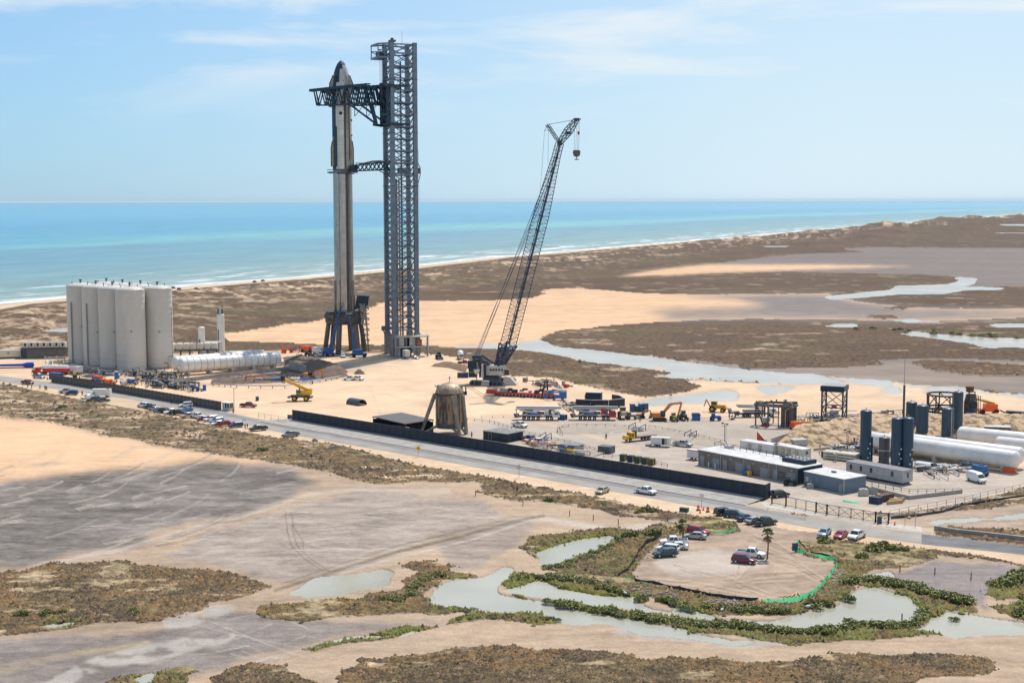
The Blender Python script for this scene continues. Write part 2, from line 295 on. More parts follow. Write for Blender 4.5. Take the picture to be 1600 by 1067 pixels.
    sv = lambda c, a=.25: (lambda: A(c) * (1 - a / 2 + a * nb) * (1 - .10 + .2 * nf))
    smooth_flat = lambda c, a=.25: (lambda: A(c) * (1 - a / 2 + a * streak) * (.95 + .1 * nb))
    paint('flatA', smooth_flat(sand_peach, .18)); paint('mudA', lambda: (A((.27, .225, .195)) * (1 - streak) + A((.15, .135, .128)) * streak) * (.8 + .4 * streak), soft=26, UV=(U, V))
    paint('flatB', smooth_flat((.20, .165, .145), .25)); paint('sandB', smooth_flat(sand_peach, .2), soft=6, UV=(U, V))
    paint('mudR', lambda: (A((.36, .27, .20)) * (1 - streak) + A((.16, .145, .135)) * streak))
    POLY['chan'] = WATER['chan']; paint('chan', lambda: A((.50, .43, .35)) * (.8 + .35 * streak))
    paint('isl_S', vb, 1, .8); paint('isl_1', vb, 1, .5); paint('isl_2', vb, 1, .5)
    paint('site', sv(sand_pad, .22), UV=jit(2, 10, 13)); paint('conc1', sv(conc, .2), soft=22, UV=(U, V))
    paint('lower', lambda: A(sand_pink) * (.84 + .35 * nb) * (.93 + .14 * nf))
    paint('peachL', sv(sand_peach, .2), soft=8, UV=(U, V)); paint('mudM1', lambda: A(mud) * (.5 + 1.2 * fbm(X / 22, Y / 10, 5, 301)[..., None]) * (.55 + .95 * fbm(X / 3.5 + Y / 9, Y / 2.2, 5, 311)[..., None]), soft=14, amt=.92)
    tx = fbm(X / 5, Y / 3, 5, 303)[..., None]
    st2 = fbm(X / 3.5 + Y / 9, Y / 2.2, 5, 311)[..., None]
    paint('mudM2', lambda: A(mud_l) * (.62 + .8 * tx), soft=8, amt=.9); paint('mudM3', lambda: A((.19, .165, .15)) * (.7 + .6 * tx), soft=9, amt=.9)
    paint('mudM4', lambda: A((.27, .22, .185)) * (.8 + .4 * nf), soft=6, amt=.8)
    paint('shoul1', sv((.56, .41, .275), .3), UV=jit(1.2, 5, 51)); paint('gravel', sv(conc, .15), soft=2, UV=(U, V))
    paint('verge', sv((.46, .36, .26), .3), soft=1, UV=(U, V)); paint('track', (.50, .42, .34), soft=2, UV=(U, V))
    global SCAR
    SCAR = np.clip((fbm(X / 7, Y / 3.2, 4, 431) * .65 + fbm(X / 28, Y / 22, 3, 433) * .35 - .565) * 14, 0, 1) * (V > 560) * (1 - .75 * inpoly(U, V, [(-500, 560), (0, 597), (460, 680), (780, 745), (780, 770), (600, 765), (-500, 760)])); SC3 = SCAR[..., None]
    _lv = []
    def lowveg():
        if not _lv: _lv.append(_lowveg())
        return _lv[0]
    def _lowveg():
        t = np.clip((fbm(X / 3.2, Y / 3.2, 4, 401) - .38) * 4, 0, 1)[..., None]
        t2 = np.clip((fbm(X / 14, Y / 14, 4, 402) - .40) * 4, 0, 1)[..., None]
        c = A((.19, .125, .07)) * (1 - t) + A((.075, .058, .036)) * t
        c = c * (1 - SC3 * .85) + A((.42, .31, .20)) * SC3 * .85
        return c * (1 - .45 * t2) + A((.12, .095, .035)) * .45 * t2
    _hv = np.maximum(fbm(X / 5, Y / 5, 4, 410) - .25, 0) * .35 * 1.6
    hv = lambda: _hv
    JA, JB = jit(3.2, 7, 55), jit(1.5, 7, 55)
    for nme in ('vegF', 'vegG', 'vegH', 'vegI', 'vegJ', 'vegK', 'vegK2', 'vegL', 'vegL2', 'vegM', 'vegN', 'vegO', 'vegP', 'vegQ', 'vegQ2', 'vegR'):
        g = {'vegK2': .9, 'vegL': .9, 'vegL2': 1, 'vegO': .8, 'vegP': .6, 'vegQ': .8, 'vegQ2': .8, 'vegJ': .42, 'vegK': .4, 'vegH': .3, 'vegG': .12}.get(nme, .1)
        paint(nme, lowveg, 1, hv(), UV=JA if nme not in ('vegO', 'vegL2', 'vegI') else JB, g=g)
    # strip of scrub between the road verge and the flats keeps the scrub colour
    strip = (V > 560) & (veg > .5) & (X < 60) & inpoly(U, V, [(-500, 560), (0, 597), (460, 680), (780, 745), (780, 770), (600, 765), (-500, 760)])
    lv = lowveg(); sx = np.clip((fbm(X / 10, Y / 4, 4, 93) - .60) * 8, 0, 1)[..., None] * .9
    lv = lv * 1.15 * (1 - sx) + A((.50, .37, .25)) * sx
    col[strip] = lv[strip]; H[strip] = hv()[strip]
    paint('mudR2', sv((.36, .27, .2), .3)); 
    for nme, tr in (('vegK', .0), ('vegJ', .0)):
        pass
    # greener growth close to the ponds
    wm = np.zeros(S)
    brk = fbm(X / 22, Y / 75, 4, 811) < .655
    for k, p in WATER.items(): wm = np.maximum(wm, inpoly(Uw, Vw, p).astype(float) * (brk if k in ('chan', 'pool') else 1))
    wm *= 1 - inpoly(Us, Vs, POLY['spit'])
    near = np.clip(blur(wm, 14) * 3.2, 0, 1) * veg * (V > 800)
    gm = np.clip(green * (.6 + 1.2 * (fbm(X / 11, Y / 11, 3, 501) - .4)) + near * .75, 0, 1)[..., None]
    gc = A((.13, .125, .02)) * (.7 + .6 * nf)
    col = col * (1 - gm) + gc * gm
    # bare lot of the visitors' cars
    paint('lot', lambda: A((.35, .26, .19)) * (.62 + .7 * fbm(X / 9, Y / 4, 4, 510)[..., None]), UV=jit(.8, 4, 58))
    paint('lotp', sv((.44, .365, .30), .25), soft=3, UV=(U, V))
    # tyre tracks pressed into the flats
    LN = .45 + .9 * fbm(X / 6, Y / 6, 3, 600)
    def line(pts, wpx, c, a=.7, jump=.0):
        nonlocal col
        xs = [p[0] for p in pts]; ys = [p[1] for p in pts]
        bb = (U > min(xs) - 8) & (U < max(xs) + 8) & (V > min(ys) - 8) & (V < max(ys) + 8)
        u = U[bb]; v = V[bb]; b = np.full(u.shape, 99.)
        for (x0, y0), (x1, y1) in zip(pts, pts[1:]):
            dx, dy = x1 - x0, y1 - y0; t = np.clip(((u - x0) * dx + (v - y0) * dy) / (dx * dx + dy * dy + 1e-9), 0, 1)
            b = np.minimum(b, np.hypot(u - x0 - t * dx, v - y0 - t * dy))
        m3 = np.clip(np.clip(1.3 - b / wpx, 0, 1) * a * LN[bb] * (veg[bb] < .3), 0, 1)[:, None]; col[bb] = col[bb] * (1 - m3) + A(c) * m3
    pale = (.40, .34, .285); dk = (.12, .108, .1)
    line([(0, 905), (60, 883), (190, 858), (300, 826), (400, 800), (480, 772), (560, 764), (700, 768)], 4, (.44, .36, .29), .85)
    line([(200, 856), (320, 822), (440, 785)], 2, (.27, .23, .2), .6)
    line([(430, 922), (520, 893), (620, 862), (720, 838), (800, 815), (850, 805)], 3, (.17, .13, .085), .95)
    line([(440, 912), (520, 885), (620, 853), (720, 829), (790, 812)], 1.6, (.20, .15, .10), .8)
    line([(470, 915), (600, 876), (740, 842), (830, 812)], 1.6, (.46, .40, .35), .8)
    for k, (a, b) in enumerate(((1, 0), (1.0, 9))):
        line([(446 + b, 800), (449 + b, 830), (455 + b, 852), (475 + b, 872), (505 + b, 892)], 1.3, (.17, .14, .11), .8)
    line([(455, 800), (460, 825), (473, 845), (475, 862), (462, 870)], 1.2, (.18, .15, .12), .7)
    rr = random.Random(5)
    for k in range(84):
        cx, cy = rr.uniform(-60, 380), rr.uniform(700, 840); R_ = rr.uniform(60, 260); a0 = rr.uniform(.5, 1.5); sweep = rr.uniform(.2, .6) * rr.choice((-1, 1))
        pts = [(cx + R_ * math.cos(a0 + sweep * t / 8), cy - .12 * R_ * math.cos(a0 + sweep * t / 8) + .24 * R_ * math.sin(a0 + sweep * t / 8)) for t in range(9)]
        if k % 2: line([(x + 4, y + 2) for x, y in pts], 1.1, pale, rr.uniform(.3, .7))
        line(pts, 1.2, pale if rr.random() < .6 else dk, rr.uniform(.3, .85))
    for k in range(70):
        cx, cy = rr.uniform(400, 770), rr.uniform(790, 880); an = rr.uniform(-.35, .25); Lk = rr.uniform(20, 120)
        line([(cx, cy), (cx + Lk * math.cos(an), cy + .5 * Lk * math.sin(an))], 1.0, (.20, .175, .15) if k % 2 else (.47, .41, .35), rr.uniform(.3, .6))
    for k in range(44):
        cx, cy = rr.gauss(400, 60), rr.uniform(965, 1040); an = rr.choice((-.55, .5, -.4)) + rr.uniform(-.15, .15); Lk = rr.uniform(20, 90)
        line([(cx - Lk * math.cos(an), cy - Lk * math.sin(an) * .6), (cx, cy), (cx + Lk * math.cos(an), cy + Lk * math.sin(an) * .55)], 1.0, (.22, .2, .18) if k % 3 else (.44, .40, .36), rr.uniform(.35, .7))
    [line([(0, 1042 + q * 5), (60, 1029 + q * 4), (120, 1018 + 2 * q), (180, 1011 + q), (230, 1004)], 4, (.44, .33, .19), .22) for q in range(3)]
    for k in range(9):
        cx, cy = rr.uniform(500, 1500), rr.uniform(985, 1035)
        line([(cx - 90, cy + rr.uniform(-3, 3)), (cx, cy), (cx + 90, cy + rr.uniform(-3, 3))], 1.4, (.30, .22, .16), .5)
    for (x0, y0, x1, y1) in ((1160, 850, 1290, 905), (1130, 905, 1260, 890), (1060, 880, 1200, 925), (1100, 915, 1240, 900), (1170, 835, 1250, 870), (1015, 902, 1170, 925), (1180, 845, 1150, 900)):
        for q in range(4):
            line([(x0 + rr.uniform(-9, 9), y0 + 3 * q), ((x0 + x1) / 2 + rr.uniform(-20, 20), (y0 + y1) / 2 + 3 * q - 4), (x1, y1 + 3 * q)], 1.1, (.22, .16, .11) if q % 2 else (.50, .39, .28), .55)
    # lines on the wet channel edges and the pad
    for (x0, y0, x1, y1) in ((500, 600, 700, 640), (520, 585, 740, 600), (460, 640, 640, 600), (760, 640, 1000, 700), (560, 570, 600, 655), (600, 700 - 60, 740, 610)):
        for q in range(3):
            line([(x0, y0 + 3 * q), ((x0 + x1) / 2, (y0 + y1) / 2 + rr.uniform(-7, 7)), (x1, y1 + 3 * q)], 1.3, (.62, .44, .29), .6)
    line([(380, 595), (520, 578), (608, 560), (640, 562)], 7, (.34, .30, .26), .75); line([(420, 590), (540, 572)], 5, (.36, .31, .27), .6)  # grey path, with the tower's cast shadow put into the pad colour
    line([(90, 560), (230, 600), (440, 600), (560, 578)], 5, (.40, .29, .2), .5)
    # rims of mud round the water, and the beds themselves
    w1 = blur(wm, 2); rim = np.clip(blur(wm, 5) * 2.5, 0, 1) * (1 - wm) * (1 - veg) * (V > 500)
    r3 = (rim * .45)[..., None]; col = col * (1 - r3) + A((.22, .175, .14)) * r3
    bd_ = np.clip(blur(wm, 10) * 1.6 - .6, 0, 1)[..., None] * (V > 700)[..., None]; col = col * (1 - bd_ * .9) + A((.10, .10, .055)) * bd_ * .9
    veg *= 1 - wm; H = np.where(w1 > .02, H * (1 - np.clip(w1 * 3, 0, 1)), H)
    H -= np.where(veg < .3, 0, 0)
    H = H - 1.1 * w1 * (w1 > .3) - .12 * w1
    shr = np.clip((6 - shore) / 60, 0, 1); H = H - shr * 6
    # wet flats
    pv = np.maximum(np.maximum(inpoly(Uw, Vw, POLY['wetA']), inpoly(Uw, Vw, POLY['wetB'])), inpoly(Uw, Vw, POLY['wetC'])).astype(float); pv = blur(pv * (fbm(X / 4, Y / 3, 4, 801) < .6), 2)
    p3 = pv[..., None]; col = col * (1 - p3) + A((.40, .345, .285)) * p3; veg *= 1 - pv
    pw = inpoly(Uw, Vw, [(1380, 906), (1425, 885), (1462, 875), (1560, 879), (1590, 890), (1560, 900), (1537, 912), (1535, 930), (1545, 950), (1480, 928), (1400, 912)]).astype(float); pw = blur(pw, 2)
    p3 = pw[..., None]; col = col * (1 - p3) + A((.235, .175, .145)) * p3; veg *= 1 - pw
    wet = np.clip(pw + pv + rim * .6, 0, 1)
    H = np.where(D < 60, 0, H)
    col = np.clip(col, .004, .95)
    n, m = S; idx = np.arange(n * m).reshape(n, m)
    f = np.stack([idx[:-1, :-1], idx[1:, :-1], idx[1:, 1:], idx[:-1, 1:]], -1).reshape(-1, 4)
    vt = np.stack([X, Y, H], -1).reshape(-1, 3)
    o = mesh_np('ground', vt, f[:, ::-1] if False else f, None, True, col.reshape(-1, 3), {'dune': np.clip(dn * 1.0 + .12 * veg * np.clip(1.5 - D / 900, 0, 1), 0, 1) * (V < 700), 'veg': veg * np.clip(1.15 - (D - 330) / 900, .2, 1), 'wet': wet, 'mud': (1 - veg) * np.clip((V - 640) / 80, 0, 1) * np.clip(1.35 - col.mean(-1) * 2.6, .38, 1)})
    o['kind'] = 'structure'
    return o, (U, V, X, Y, H, veg, col, wm, gm[..., 0])
ground, GD = make_land()
gm_ = bpy.data.materials.new('ground'); gm_.use_nodes = True; t = gm_.node_tree; b = t.nodes['Principled BSDF']; N = t.nodes.new; L = t.links.new
at_ = N('ShaderNodeAttribute'); at_.attribute_name = 'Col'; av = N('ShaderNodeAttribute'); av.attribute_name = 'veg'; aw = N('ShaderNodeAttribute'); aw.attribute_name = 'wet'
tc = N('ShaderNodeTexCoord')
def gnoise(scale, det, rough=.6, st=(1, 1, 1)):
    mpn = N('ShaderNodeMapping'); mpn.inputs['Scale'].default_value = st; L(tc.outputs['Object'], mpn.inputs[0])
    n = N('ShaderNodeTexNoise'); n.inputs['Scale'].default_value = scale; n.inputs['Detail'].default_value = det; n.inputs['Roughness'].default_value = rough
    L(mpn.outputs[0], n.inputs['Vector']); return n
na = gnoise(.42, 5, .7); nbn = gnoise(.06, 6, .65); nc = gnoise(2.2, 3, .7)
rv = N('ShaderNodeMapRange'); rv.inputs[1].default_value = .36; rv.inputs[2].default_value = .66; rv.inputs[3].default_value = .35; rv.inputs[4].default_value = 1.85; L(na.outputs[0], rv.inputs[0])
rs = N('ShaderNodeMapRange'); rs.inputs[1].default_value = .3; rs.inputs[2].default_value = .7; rs.inputs[3].default_value = .84; rs.inputs[4].default_value = 1.12; L(nbn.outputs[0], rs.inputs[0])
rf = N('ShaderNodeMapRange'); rf.inputs[1].default_value = .3; rf.inputs[2].default_value = .7; rf.inputs[3].default_value = .86; rf.inputs[4].default_value = 1.12; L(nc.outputs[0], rf.inputs[0])
am = N('ShaderNodeAttribute'); am.attribute_name = 'mud'
nm1 = gnoise(.45, 9, .8, (1, 1.2, 1)); nm2 = gnoise(.11, 5, .7, (.5, 1.6, 1))
mmul = N('ShaderNodeMath'); mmul.operation = 'ADD'; L(nm1.outputs[0], mmul.inputs[0]); L(nm2.outputs[0], mmul.inputs[1])
rm_ = N('ShaderNodeMapRange'); rm_.inputs[1].default_value = .78; rm_.inputs[2].default_value = 1.25; rm_.inputs[3].default_value = .62; rm_.inputs[4].default_value = 1.55; L(mmul.outputs[0], rm_.inputs[0])
mmx = N('ShaderNodeMix'); L(am.outputs['Fac'], mmx.inputs[0]); L(rs.outputs[0], mmx.inputs[2]); L(rm_.outputs[0], mmx.inputs[3]); rs = mmx
mxv = N('ShaderNodeMix'); L(av.outputs['Fac'], mxv.inputs[0]); L(rs.outputs[0], mxv.inputs[2]); L(rv.outputs[0], mxv.inputs[3])
mm = N('ShaderNodeMath'); mm.operation = 'MULTIPLY'; L(mxv.outputs[0], mm.inputs[0]); L(rf.outputs[0], mm.inputs[1])
vmul = N('ShaderNodeVectorMath'); vmul.operation = 'SCALE'; L(at_.outputs['Color'], vmul.inputs[0]); L(mm.outputs[0], vmul.inputs['Scale'])
ad = N('ShaderNodeAttribute'); ad.attribute_name = 'dune'
nd = gnoise(.16, 6, .68, (1, .55, 1)); nd2 = gnoise(.022, 3)
da = N('ShaderNodeMath'); da.operation = 'MULTIPLY_ADD'; L(nd2.outputs[0], da.inputs[0]); da.inputs[1].default_value = .6; L(nd.outputs[0], da.inputs[2])
db = N('ShaderNodeMath'); db.operation = 'MULTIPLY_ADD'; L(ad.outputs['Fac'], db.inputs[0]); db.inputs[1].default_value = .34; L(da.outputs[0], db.inputs[2])
dc = N('ShaderNodeMapRange'); dc.inputs[1].default_value = 1.13; dc.inputs[2].default_value = 1.19; L(db.outputs[0], dc.inputs[0])
dd = N('ShaderNodeMath'); dd.operation = 'MULTIPLY'; L(dc.outputs[0], dd.inputs[0]); L(av.outputs['Fac'], dd.inputs[1])
dm = N('ShaderNodeMix'); dm.data_type = 'RGBA'; L(dd.outputs[0], dm.inputs[0]); L(vmul.outputs[0], dm.inputs[6]); dm.inputs[7].default_value = (.50, .36, .22, 1)
L(dm.outputs[2], b.inputs['Base Color'])
rr_ = N('ShaderNodeMapRange'); rr_.inputs[3].default_value = .92; rr_.inputs[4].default_value = .22; L(aw.outputs['Fac'], rr_.inputs[0]); L(rr_.outputs[0], b.inputs['Roughness'])
b.inputs['Specular IOR Level'].default_value = .18
bh = N('ShaderNodeMath'); bh.operation = 'MULTIPLY'; L(na.outputs[0], bh.inputs[0]); L(av.outputs['Fac'], bh.inputs[1])
bp = N('ShaderNodeBump'); bp.inputs['Distance'].default_value = .8; bp.inputs['Strength'].default_value = .9; L(bh.outputs[0], bp.inputs['Height'])
bp2 = N('ShaderNodeBump'); bp2.inputs['Distance'].default_value = .10; L(nc.outputs[0], bp2.inputs['Height']); L(bp.outputs[0], bp2.inputs['Normal'])
L(bp2.outputs[0], b.inputs['Normal'])
ground.data.materials.append(gm_)

# ---------------------------------------------------------------- water
def water_mat(name, sea, pale=0):
    m = bpy.data.materials.new(name); m.use_nodes = True; t = m.node_tree; b = t.nodes['Principled BSDF']; N = t.nodes.new; L = t.links.new
    tc = N('ShaderNodeTexCoord')
    if sea:
        a = N('ShaderNodeAttribute'); a.attribute_name = 'off'      # metres from the shoreline
        mp0 = N('ShaderNodeMapping'); mp0.inputs['Rotation'].default_value = (0, 0, math.radians(24.2)); L(tc.outputs['Object'], mp0.inputs[0])
        mpc = N('ShaderNodeMapping'); mpc.inputs['Scale'].default_value = (.0028, .0009, 1); L(mp0.outputs[0], mpc.inputs[0])
        n = N('ShaderNodeTexNoise'); n.inputs['Scale'].default_value = 1; n.inputs['Detail'].default_value = 5; L(mpc.outputs[0], n.inputs['Vector'])
        ma = N('ShaderNodeMath'); ma.operation = 'MULTIPLY_ADD'; L(n.outputs[0], ma.inputs[0]); ma.inputs[1].default_value = 1.1; ma.inputs[2].default_value = .45
        mb = N('ShaderNodeMath'); mb.operation = 'MULTIPLY'; L(a.outputs['Fac'], mb.inputs[0]); L(ma.outputs[0], mb.inputs[1])
        mr_ = N('ShaderNodeMath'); mr_.operation = 'DIVIDE'; mr_.inputs[1].default_value = 4000; L(mb.outputs[0], mr_.inputs[0])
        r = N('ShaderNodeValToRGB'); cr = r.color_ramp; cr.elements[0].color = (.36, .34, .26, 1); cr.elements[1].color = (.12, .33, .45, 1)
        for p, c in ((.008, (.22, .31, .28, 1)), (.05, (.17, .29, .30, 1)), (.16, (.12, .27, .34, 1)), (.24, (.16, .38, .39, 1)), (.34, (.10, .30, .40, 1)), (.55, (.10, .29, .41, 1))):
            e = cr.elements.new(p); e.color = c
        L(mr_.outputs[0], r.inputs[0])
        # breakers: crests run along the shore
        mpf = N('ShaderNodeMapping'); mpf.inputs['Scale'].default_value = (.075, .012, 1); L(mp0.outputs[0], mpf.inputs[0])
        nfm = N('ShaderNodeTexNoise'); nfm.inputs['Scale'].default_value = 1; nfm.inputs['Detail'].default_value = 7; nfm.inputs['Roughness'].default_value = .62; L(mpf.outputs[0], nfm.inputs['Vector'])
        th = N('ShaderNodeValToRGB'); e = th.color_ramp.elements; e[0].position = 0; e[0].color = (.36, .36, .36, 1); e[1].position = 1; e[1].color = (1, 1, 1, 1)
        for p, c in ((.012, .42), (.045, .60), (.09, .52), (.15, .57), (.24, .65), (.38, .78)):
            x = th.color_ramp.elements.new(p); x.color = (c, c, c, 1)
        dv = N('ShaderNodeMath'); dv.operation = 'DIVIDE'; dv.inputs[1].default_value = 700; L(a.outputs['Fac'], dv.inputs[0]); L(dv.outputs[0], th.inputs[0])
        sb = N('ShaderNodeMath'); sb.operation = 'SUBTRACT'; L(nfm.outputs[0], sb.inputs[0]); L(th.outputs[0], sb.inputs[1])
        fm = N('ShaderNodeMapRange'); fm.inputs[1].default_value = -.035; fm.inputs[2].default_value = .08; L(sb.outputs[0], fm.inputs[0])
        mx = N('ShaderNodeMix'); mx.data_type = 'RGBA'; L(fm.outputs[0], mx.inputs[0]); L(r.outputs[0], mx.inputs[6]); mx.inputs[7].default_value = (.66, .68, .66, 1)
        mpg = N('ShaderNodeMapping'); mpg.inputs['Scale'].default_value = (.03, .006, 1); L(mp0.outputs[0], mpg.inputs[0])
        ng = N('ShaderNodeTexNoise'); ng.inputs['Scale'].default_value = 1; ng.inputs['Detail'].default_value = 8; ng.inputs['Roughness'].default_value = .75; L(mpg.outputs[0], ng.inputs['Vector'])
        rg = N('ShaderNodeMapRange'); rg.inputs[1].default_value = .3; rg.inputs[2].default_value = .7; rg.inputs[3].default_value = .78; rg.inputs[4].default_value = 1.22; L(ng.outputs[0], rg.inputs[0])
        vsn_ = N('ShaderNodeVectorMath'); vsn_.operation = 'SCALE'; L(mx.outputs[2], vsn_.inputs[0]); L(rg.outputs[0], vsn_.inputs['Scale']); L(vsn_.outputs[0], b.inputs['Base Color'])
        b.inputs['Roughness'].default_value = .45; b.inputs['Specular IOR Level'].default_value = .25
        nw = N('ShaderNodeTexNoise'); nw.inputs['Scale'].default_value = .09; nw.inputs['Detail'].default_value = 8; nw.inputs['Roughness'].default_value = .7; L(tc.outputs['Object'], nw.inputs['Vector'])
        bp = N('ShaderNodeBump'); bp.inputs['Distance'].default_value = 1.6; bp.inputs['Strength'].default_value = .8
    else:
        n = N('ShaderNodeTexNoise'); n.inputs['Scale'].default_value = .03; n.inputs['Detail'].default_value = 4; L(tc.outputs['Object'], n.inputs['Vector'])
        r = N('ShaderNodeValToRGB'); e = r.color_ramp.elements; e[0].position = .35; e[1].position = .65; e[0].color = (.50, .48, .38, 1); e[1].color = (.62, .60, .50, 1)
        if pale: e[0].color = (.50, .46, .38, 1); e[1].color = (.62, .57, .49, 1)
        L(n.outputs[0], r.inputs[0]); L(r.outputs[0], b.inputs['Base Color'])
        b.inputs['Roughness'].default_value = .22 if pale else .10; b.inputs['Specular IOR Level'].default_value = .45
        nw = N('ShaderNodeTexNoise'); nw.inputs['Scale'].default_value = .9; nw.inputs['Detail'].default_value = 4
        mpw = N('ShaderNodeMapping'); mpw.inputs['Scale'].default_value = (1, .45, 1); L(tc.outputs['Object'], mpw.inputs[0]); L(mpw.outputs[0], nw.inputs['Vector'])
        bp = N('ShaderNodeBump'); bp.inputs['Distance'].default_value = .05; bp.inputs['Strength'].default_value = .6
    L(nw.outputs[0], bp.inputs['Height']); L(bp.outputs[0], b.inputs['Normal'])
    if not sea:
        tr_ = N('ShaderNodeBsdfTransparent'); tr_.inputs[0].default_value = (.85, .9, .8, 1); ms = N('ShaderNodeMixShader'); ms.inputs[0].default_value = .72 if not pale else .8
        L(tr_.outputs[0], ms.inputs[1]); L(b.outputs[0], ms.inputs[2]); L(ms.outputs[0], t.nodes['Material Output'].inputs['Surface'])
    return m
def make_water():
    # the sea: a fan of water beyond the shoreline, reaching the horizon
    rows = np.concatenate([np.geomspace(220, 9000, 90), np.geomspace(10000, 120000, 12)])
    cols = np.linspace(-20, 1, 160) ** 1
    sp = [G(*p) for p in SHORE]
    sy = np.array([p.y for p in sp]); sx_ = np.array([p.x for p in sp])
    tt = np.concatenate([[-60], [0], np.geomspace(4, 120000, 70)])
    yy = np.concatenate([[-3000, -600, 100], rows])
    Yg, Tg = np.meshgrid(yy, tt, indexing='ij')
    Xs = np.interp(Yg, sy, sx_)
    left = Yg < sy[0]; Xs = np.where(left, sx_[0] - (sy[0] - Yg) * .45, Xs)
    right = Yg > sy[-1]; Xs = np.where(right, sx_[-1] + (Yg - sy[-1]) * .8, Xs)
    Xg = Xs - Tg / .912
    n, m = Xg.shape; idx = np.arange(n * m).reshape(n, m)
    f = np.stack([idx[:-1, :-1], idx[:-1, 1:], idx[1:, 1:], idx[1:, :-1]], -1).reshape(-1, 4)
    o = mesh_np('sea', np.stack([Xg, Yg, np.full_like(Xg, -.22)], -1).reshape(-1, 3), f[:, ::-1], water_mat('sea_water', True), False, None, {'off': np.maximum(Tg, 0)})
    o['kind'] = 'structure'
    # lagoon and ponds: one level sheet just under the flats, showing wherever the ground dips below it
    wv = water_mat('pond_water', False)
    for nm, (x0, y0, x1, y1) in (('pond_water', (-330, 120, 480, 440)), ('lagoon_water', (-700, 440.5, 6000, 9000))):
        v = [(x0, y0, -.2), (x1, y0, -.2), (x1, y1, -.2), (x0, y1, -.2)]
        if nm == 'lagoon_water':
            sp2 = [G(*p) for p in SHORE[2:]]; pts = [(p.x + 45, p.y, -.2) for p in sp2 if p.y < 9000]
            pts = [(x1, y0, -.2), (x1, y1, -.2)] + pts[::-1] + [(pts[0][0], y0, -.2)]
            k = len(pts); me = bpy.data.meshes.new(nm); me.from_pydata(pts, [], [list(range(k))]); me.materials.append(water_mat('lagoon_water', False, 1)); o = bpy.data.objects.new(nm, me); C.objects.link(o)
        else: o = mesh_np(nm, v, [[0, 1, 2, 3]], wv)
        o['kind'] = 'structure'
make_water()
# ================================================================ mesh tools
class MB:
    """collects boxes, bars, lathes and prisms; part() links them as ONE mesh object"""
    def __init__(s): s.v = []; s.f = []
    def add(s, vs, fs):
        n = len(s.v); s.v += [tuple(p) for p in vs]; s.f += [tuple(i + n for i in f) for f in fs]; return s
    def box(s, c, d, rz=0, M=None):
        x, y, z = d[0] / 2, d[1] / 2, d[2] / 2; ca, sa = math.cos(rz), math.sin(rz)
        vs = []
        for k in ((-x, -y, -z), (x, -y, -z), (x, y, -z), (-x, y, -z), (-x, -y, z), (x, -y, z), (x, y, z), (-x, y, z)):
            vs.append((c[0] + k[0] * ca - k[1] * sa, c[1] + k[0] * sa + k[1] * ca, c[2] + k[2]))
        return s.add(vs, [(0, 3, 2, 1), (4, 5, 6, 7), (0, 1, 5, 4), (1, 2, 6, 5), (2, 3, 7, 6), (3, 0, 4, 7)])
    def bar(s, p, q, w, h=None, n=4, w2=None, cap=True):
        p, q = Vector(p), Vector(q); d = q - p
        if d.length < 1e-6: return s
        d.normalize(); up = Vector((0, 0, 1)) if abs(d.z) < .95 else Vector((0, 1, 0))
        a = d.cross(up).normalized(); b = a.cross(d).normalized(); h = h or w; k = (w2 / w) if w2 is not None else 1
        vs = []
        for o, m in ((p, 1), (q, k)):
            for i in range(n):
                t = 2 * PI * (i + .5) / n; r = .5 / math.cos(PI / n) if n == 4 else .5
                vs.append(o + a * math.cos(t) * w * r * m + b * math.sin(t) * h * r * m)
        fs = [(i, (i + 1) % n, n + (i + 1) % n, n + i) for i in range(n)]
        if cap: fs += [tuple(range(n))[::-1], tuple(range(n, 2 * n))]
        return s.add(vs, fs)
    def tube(s, p, q, r, n=10, r2=None): return s.bar(p, q, 2 * r, n=n, w2=None if r2 is None else 2 * r2)
    def path(s, pts, w, n=4):
        for a, b in zip(pts, pts[1:]): s.bar(a, b, w, n=n)
        return s
    def lathe(s, prof, n=24, c=(0, 0, 0), axis='Z', a0=0, a1=2 * PI):
        full = abs(a1 - a0 - 2 * PI) < 1e-6; k = n if full else n + 1; vs = []
        for r, z in prof:
            for i in range(k):
                t = a0 + (a1 - a0) * i / n; x, y = r * math.cos(t), r * math.sin(t)
                p = (x, y, z) if axis == 'Z' else ((z, x, y) if axis == 'X' else (x, z, -y))
                vs.append((p[0] + c[0], p[1] + c[1], p[2] + c[2]))
        fs = []
        for j in range(len(prof) - 1):
            for i in range(n):
                i2 = (i + 1) % k
                fs.append((j * k + i, j * k + i2, (j + 1) * k + i2, (j + 1) * k + i))
        return s.add(vs, fs)
    def prism(s, prof, y0, y1, y0b=None, y1b=None, top=None):
        """side outline (x,z) pushed through y"""
        n = len(prof)
        vs = [(x, y0, z) for x, z in prof] + [(x, y1, z) for x, z in prof]
        return s.add(vs, [tuple(range(n)), tuple(range(n, 2 * n))[::-1]] + [((i + 1) % n, i, n + i, n + (i + 1) % n) for i in range(n)])
    def hull(s, base, top, z0, z1):
        n = len(base)
        vs = [(x, y, z0) for x, y in base] + [(x, y, z1) for x, y in top]
        return s.add(vs, [tuple(range(n))[::-1], tuple(range(n, 2 * n))] + [(i, (i + 1) % n, n + (i + 1) % n, n + i) for i in range(n)])
    def mesh(s, name, mat, off=None, smooth=False):
        me = bpy.data.meshes.new(name)
        v = s.v if off is None else [(x - off[0], y - off[1], z - off[2]) for x, y, z in s.v]
        me.from_pydata(v, [], s.f); 
        if mat: me.materials.append(mat)
        if smooth:
            me.polygons.foreach_set('use_smooth', [True] * len(me.polygons)); me.set_sharp_from_angle(angle=math.radians(40))
        me.update(); return me
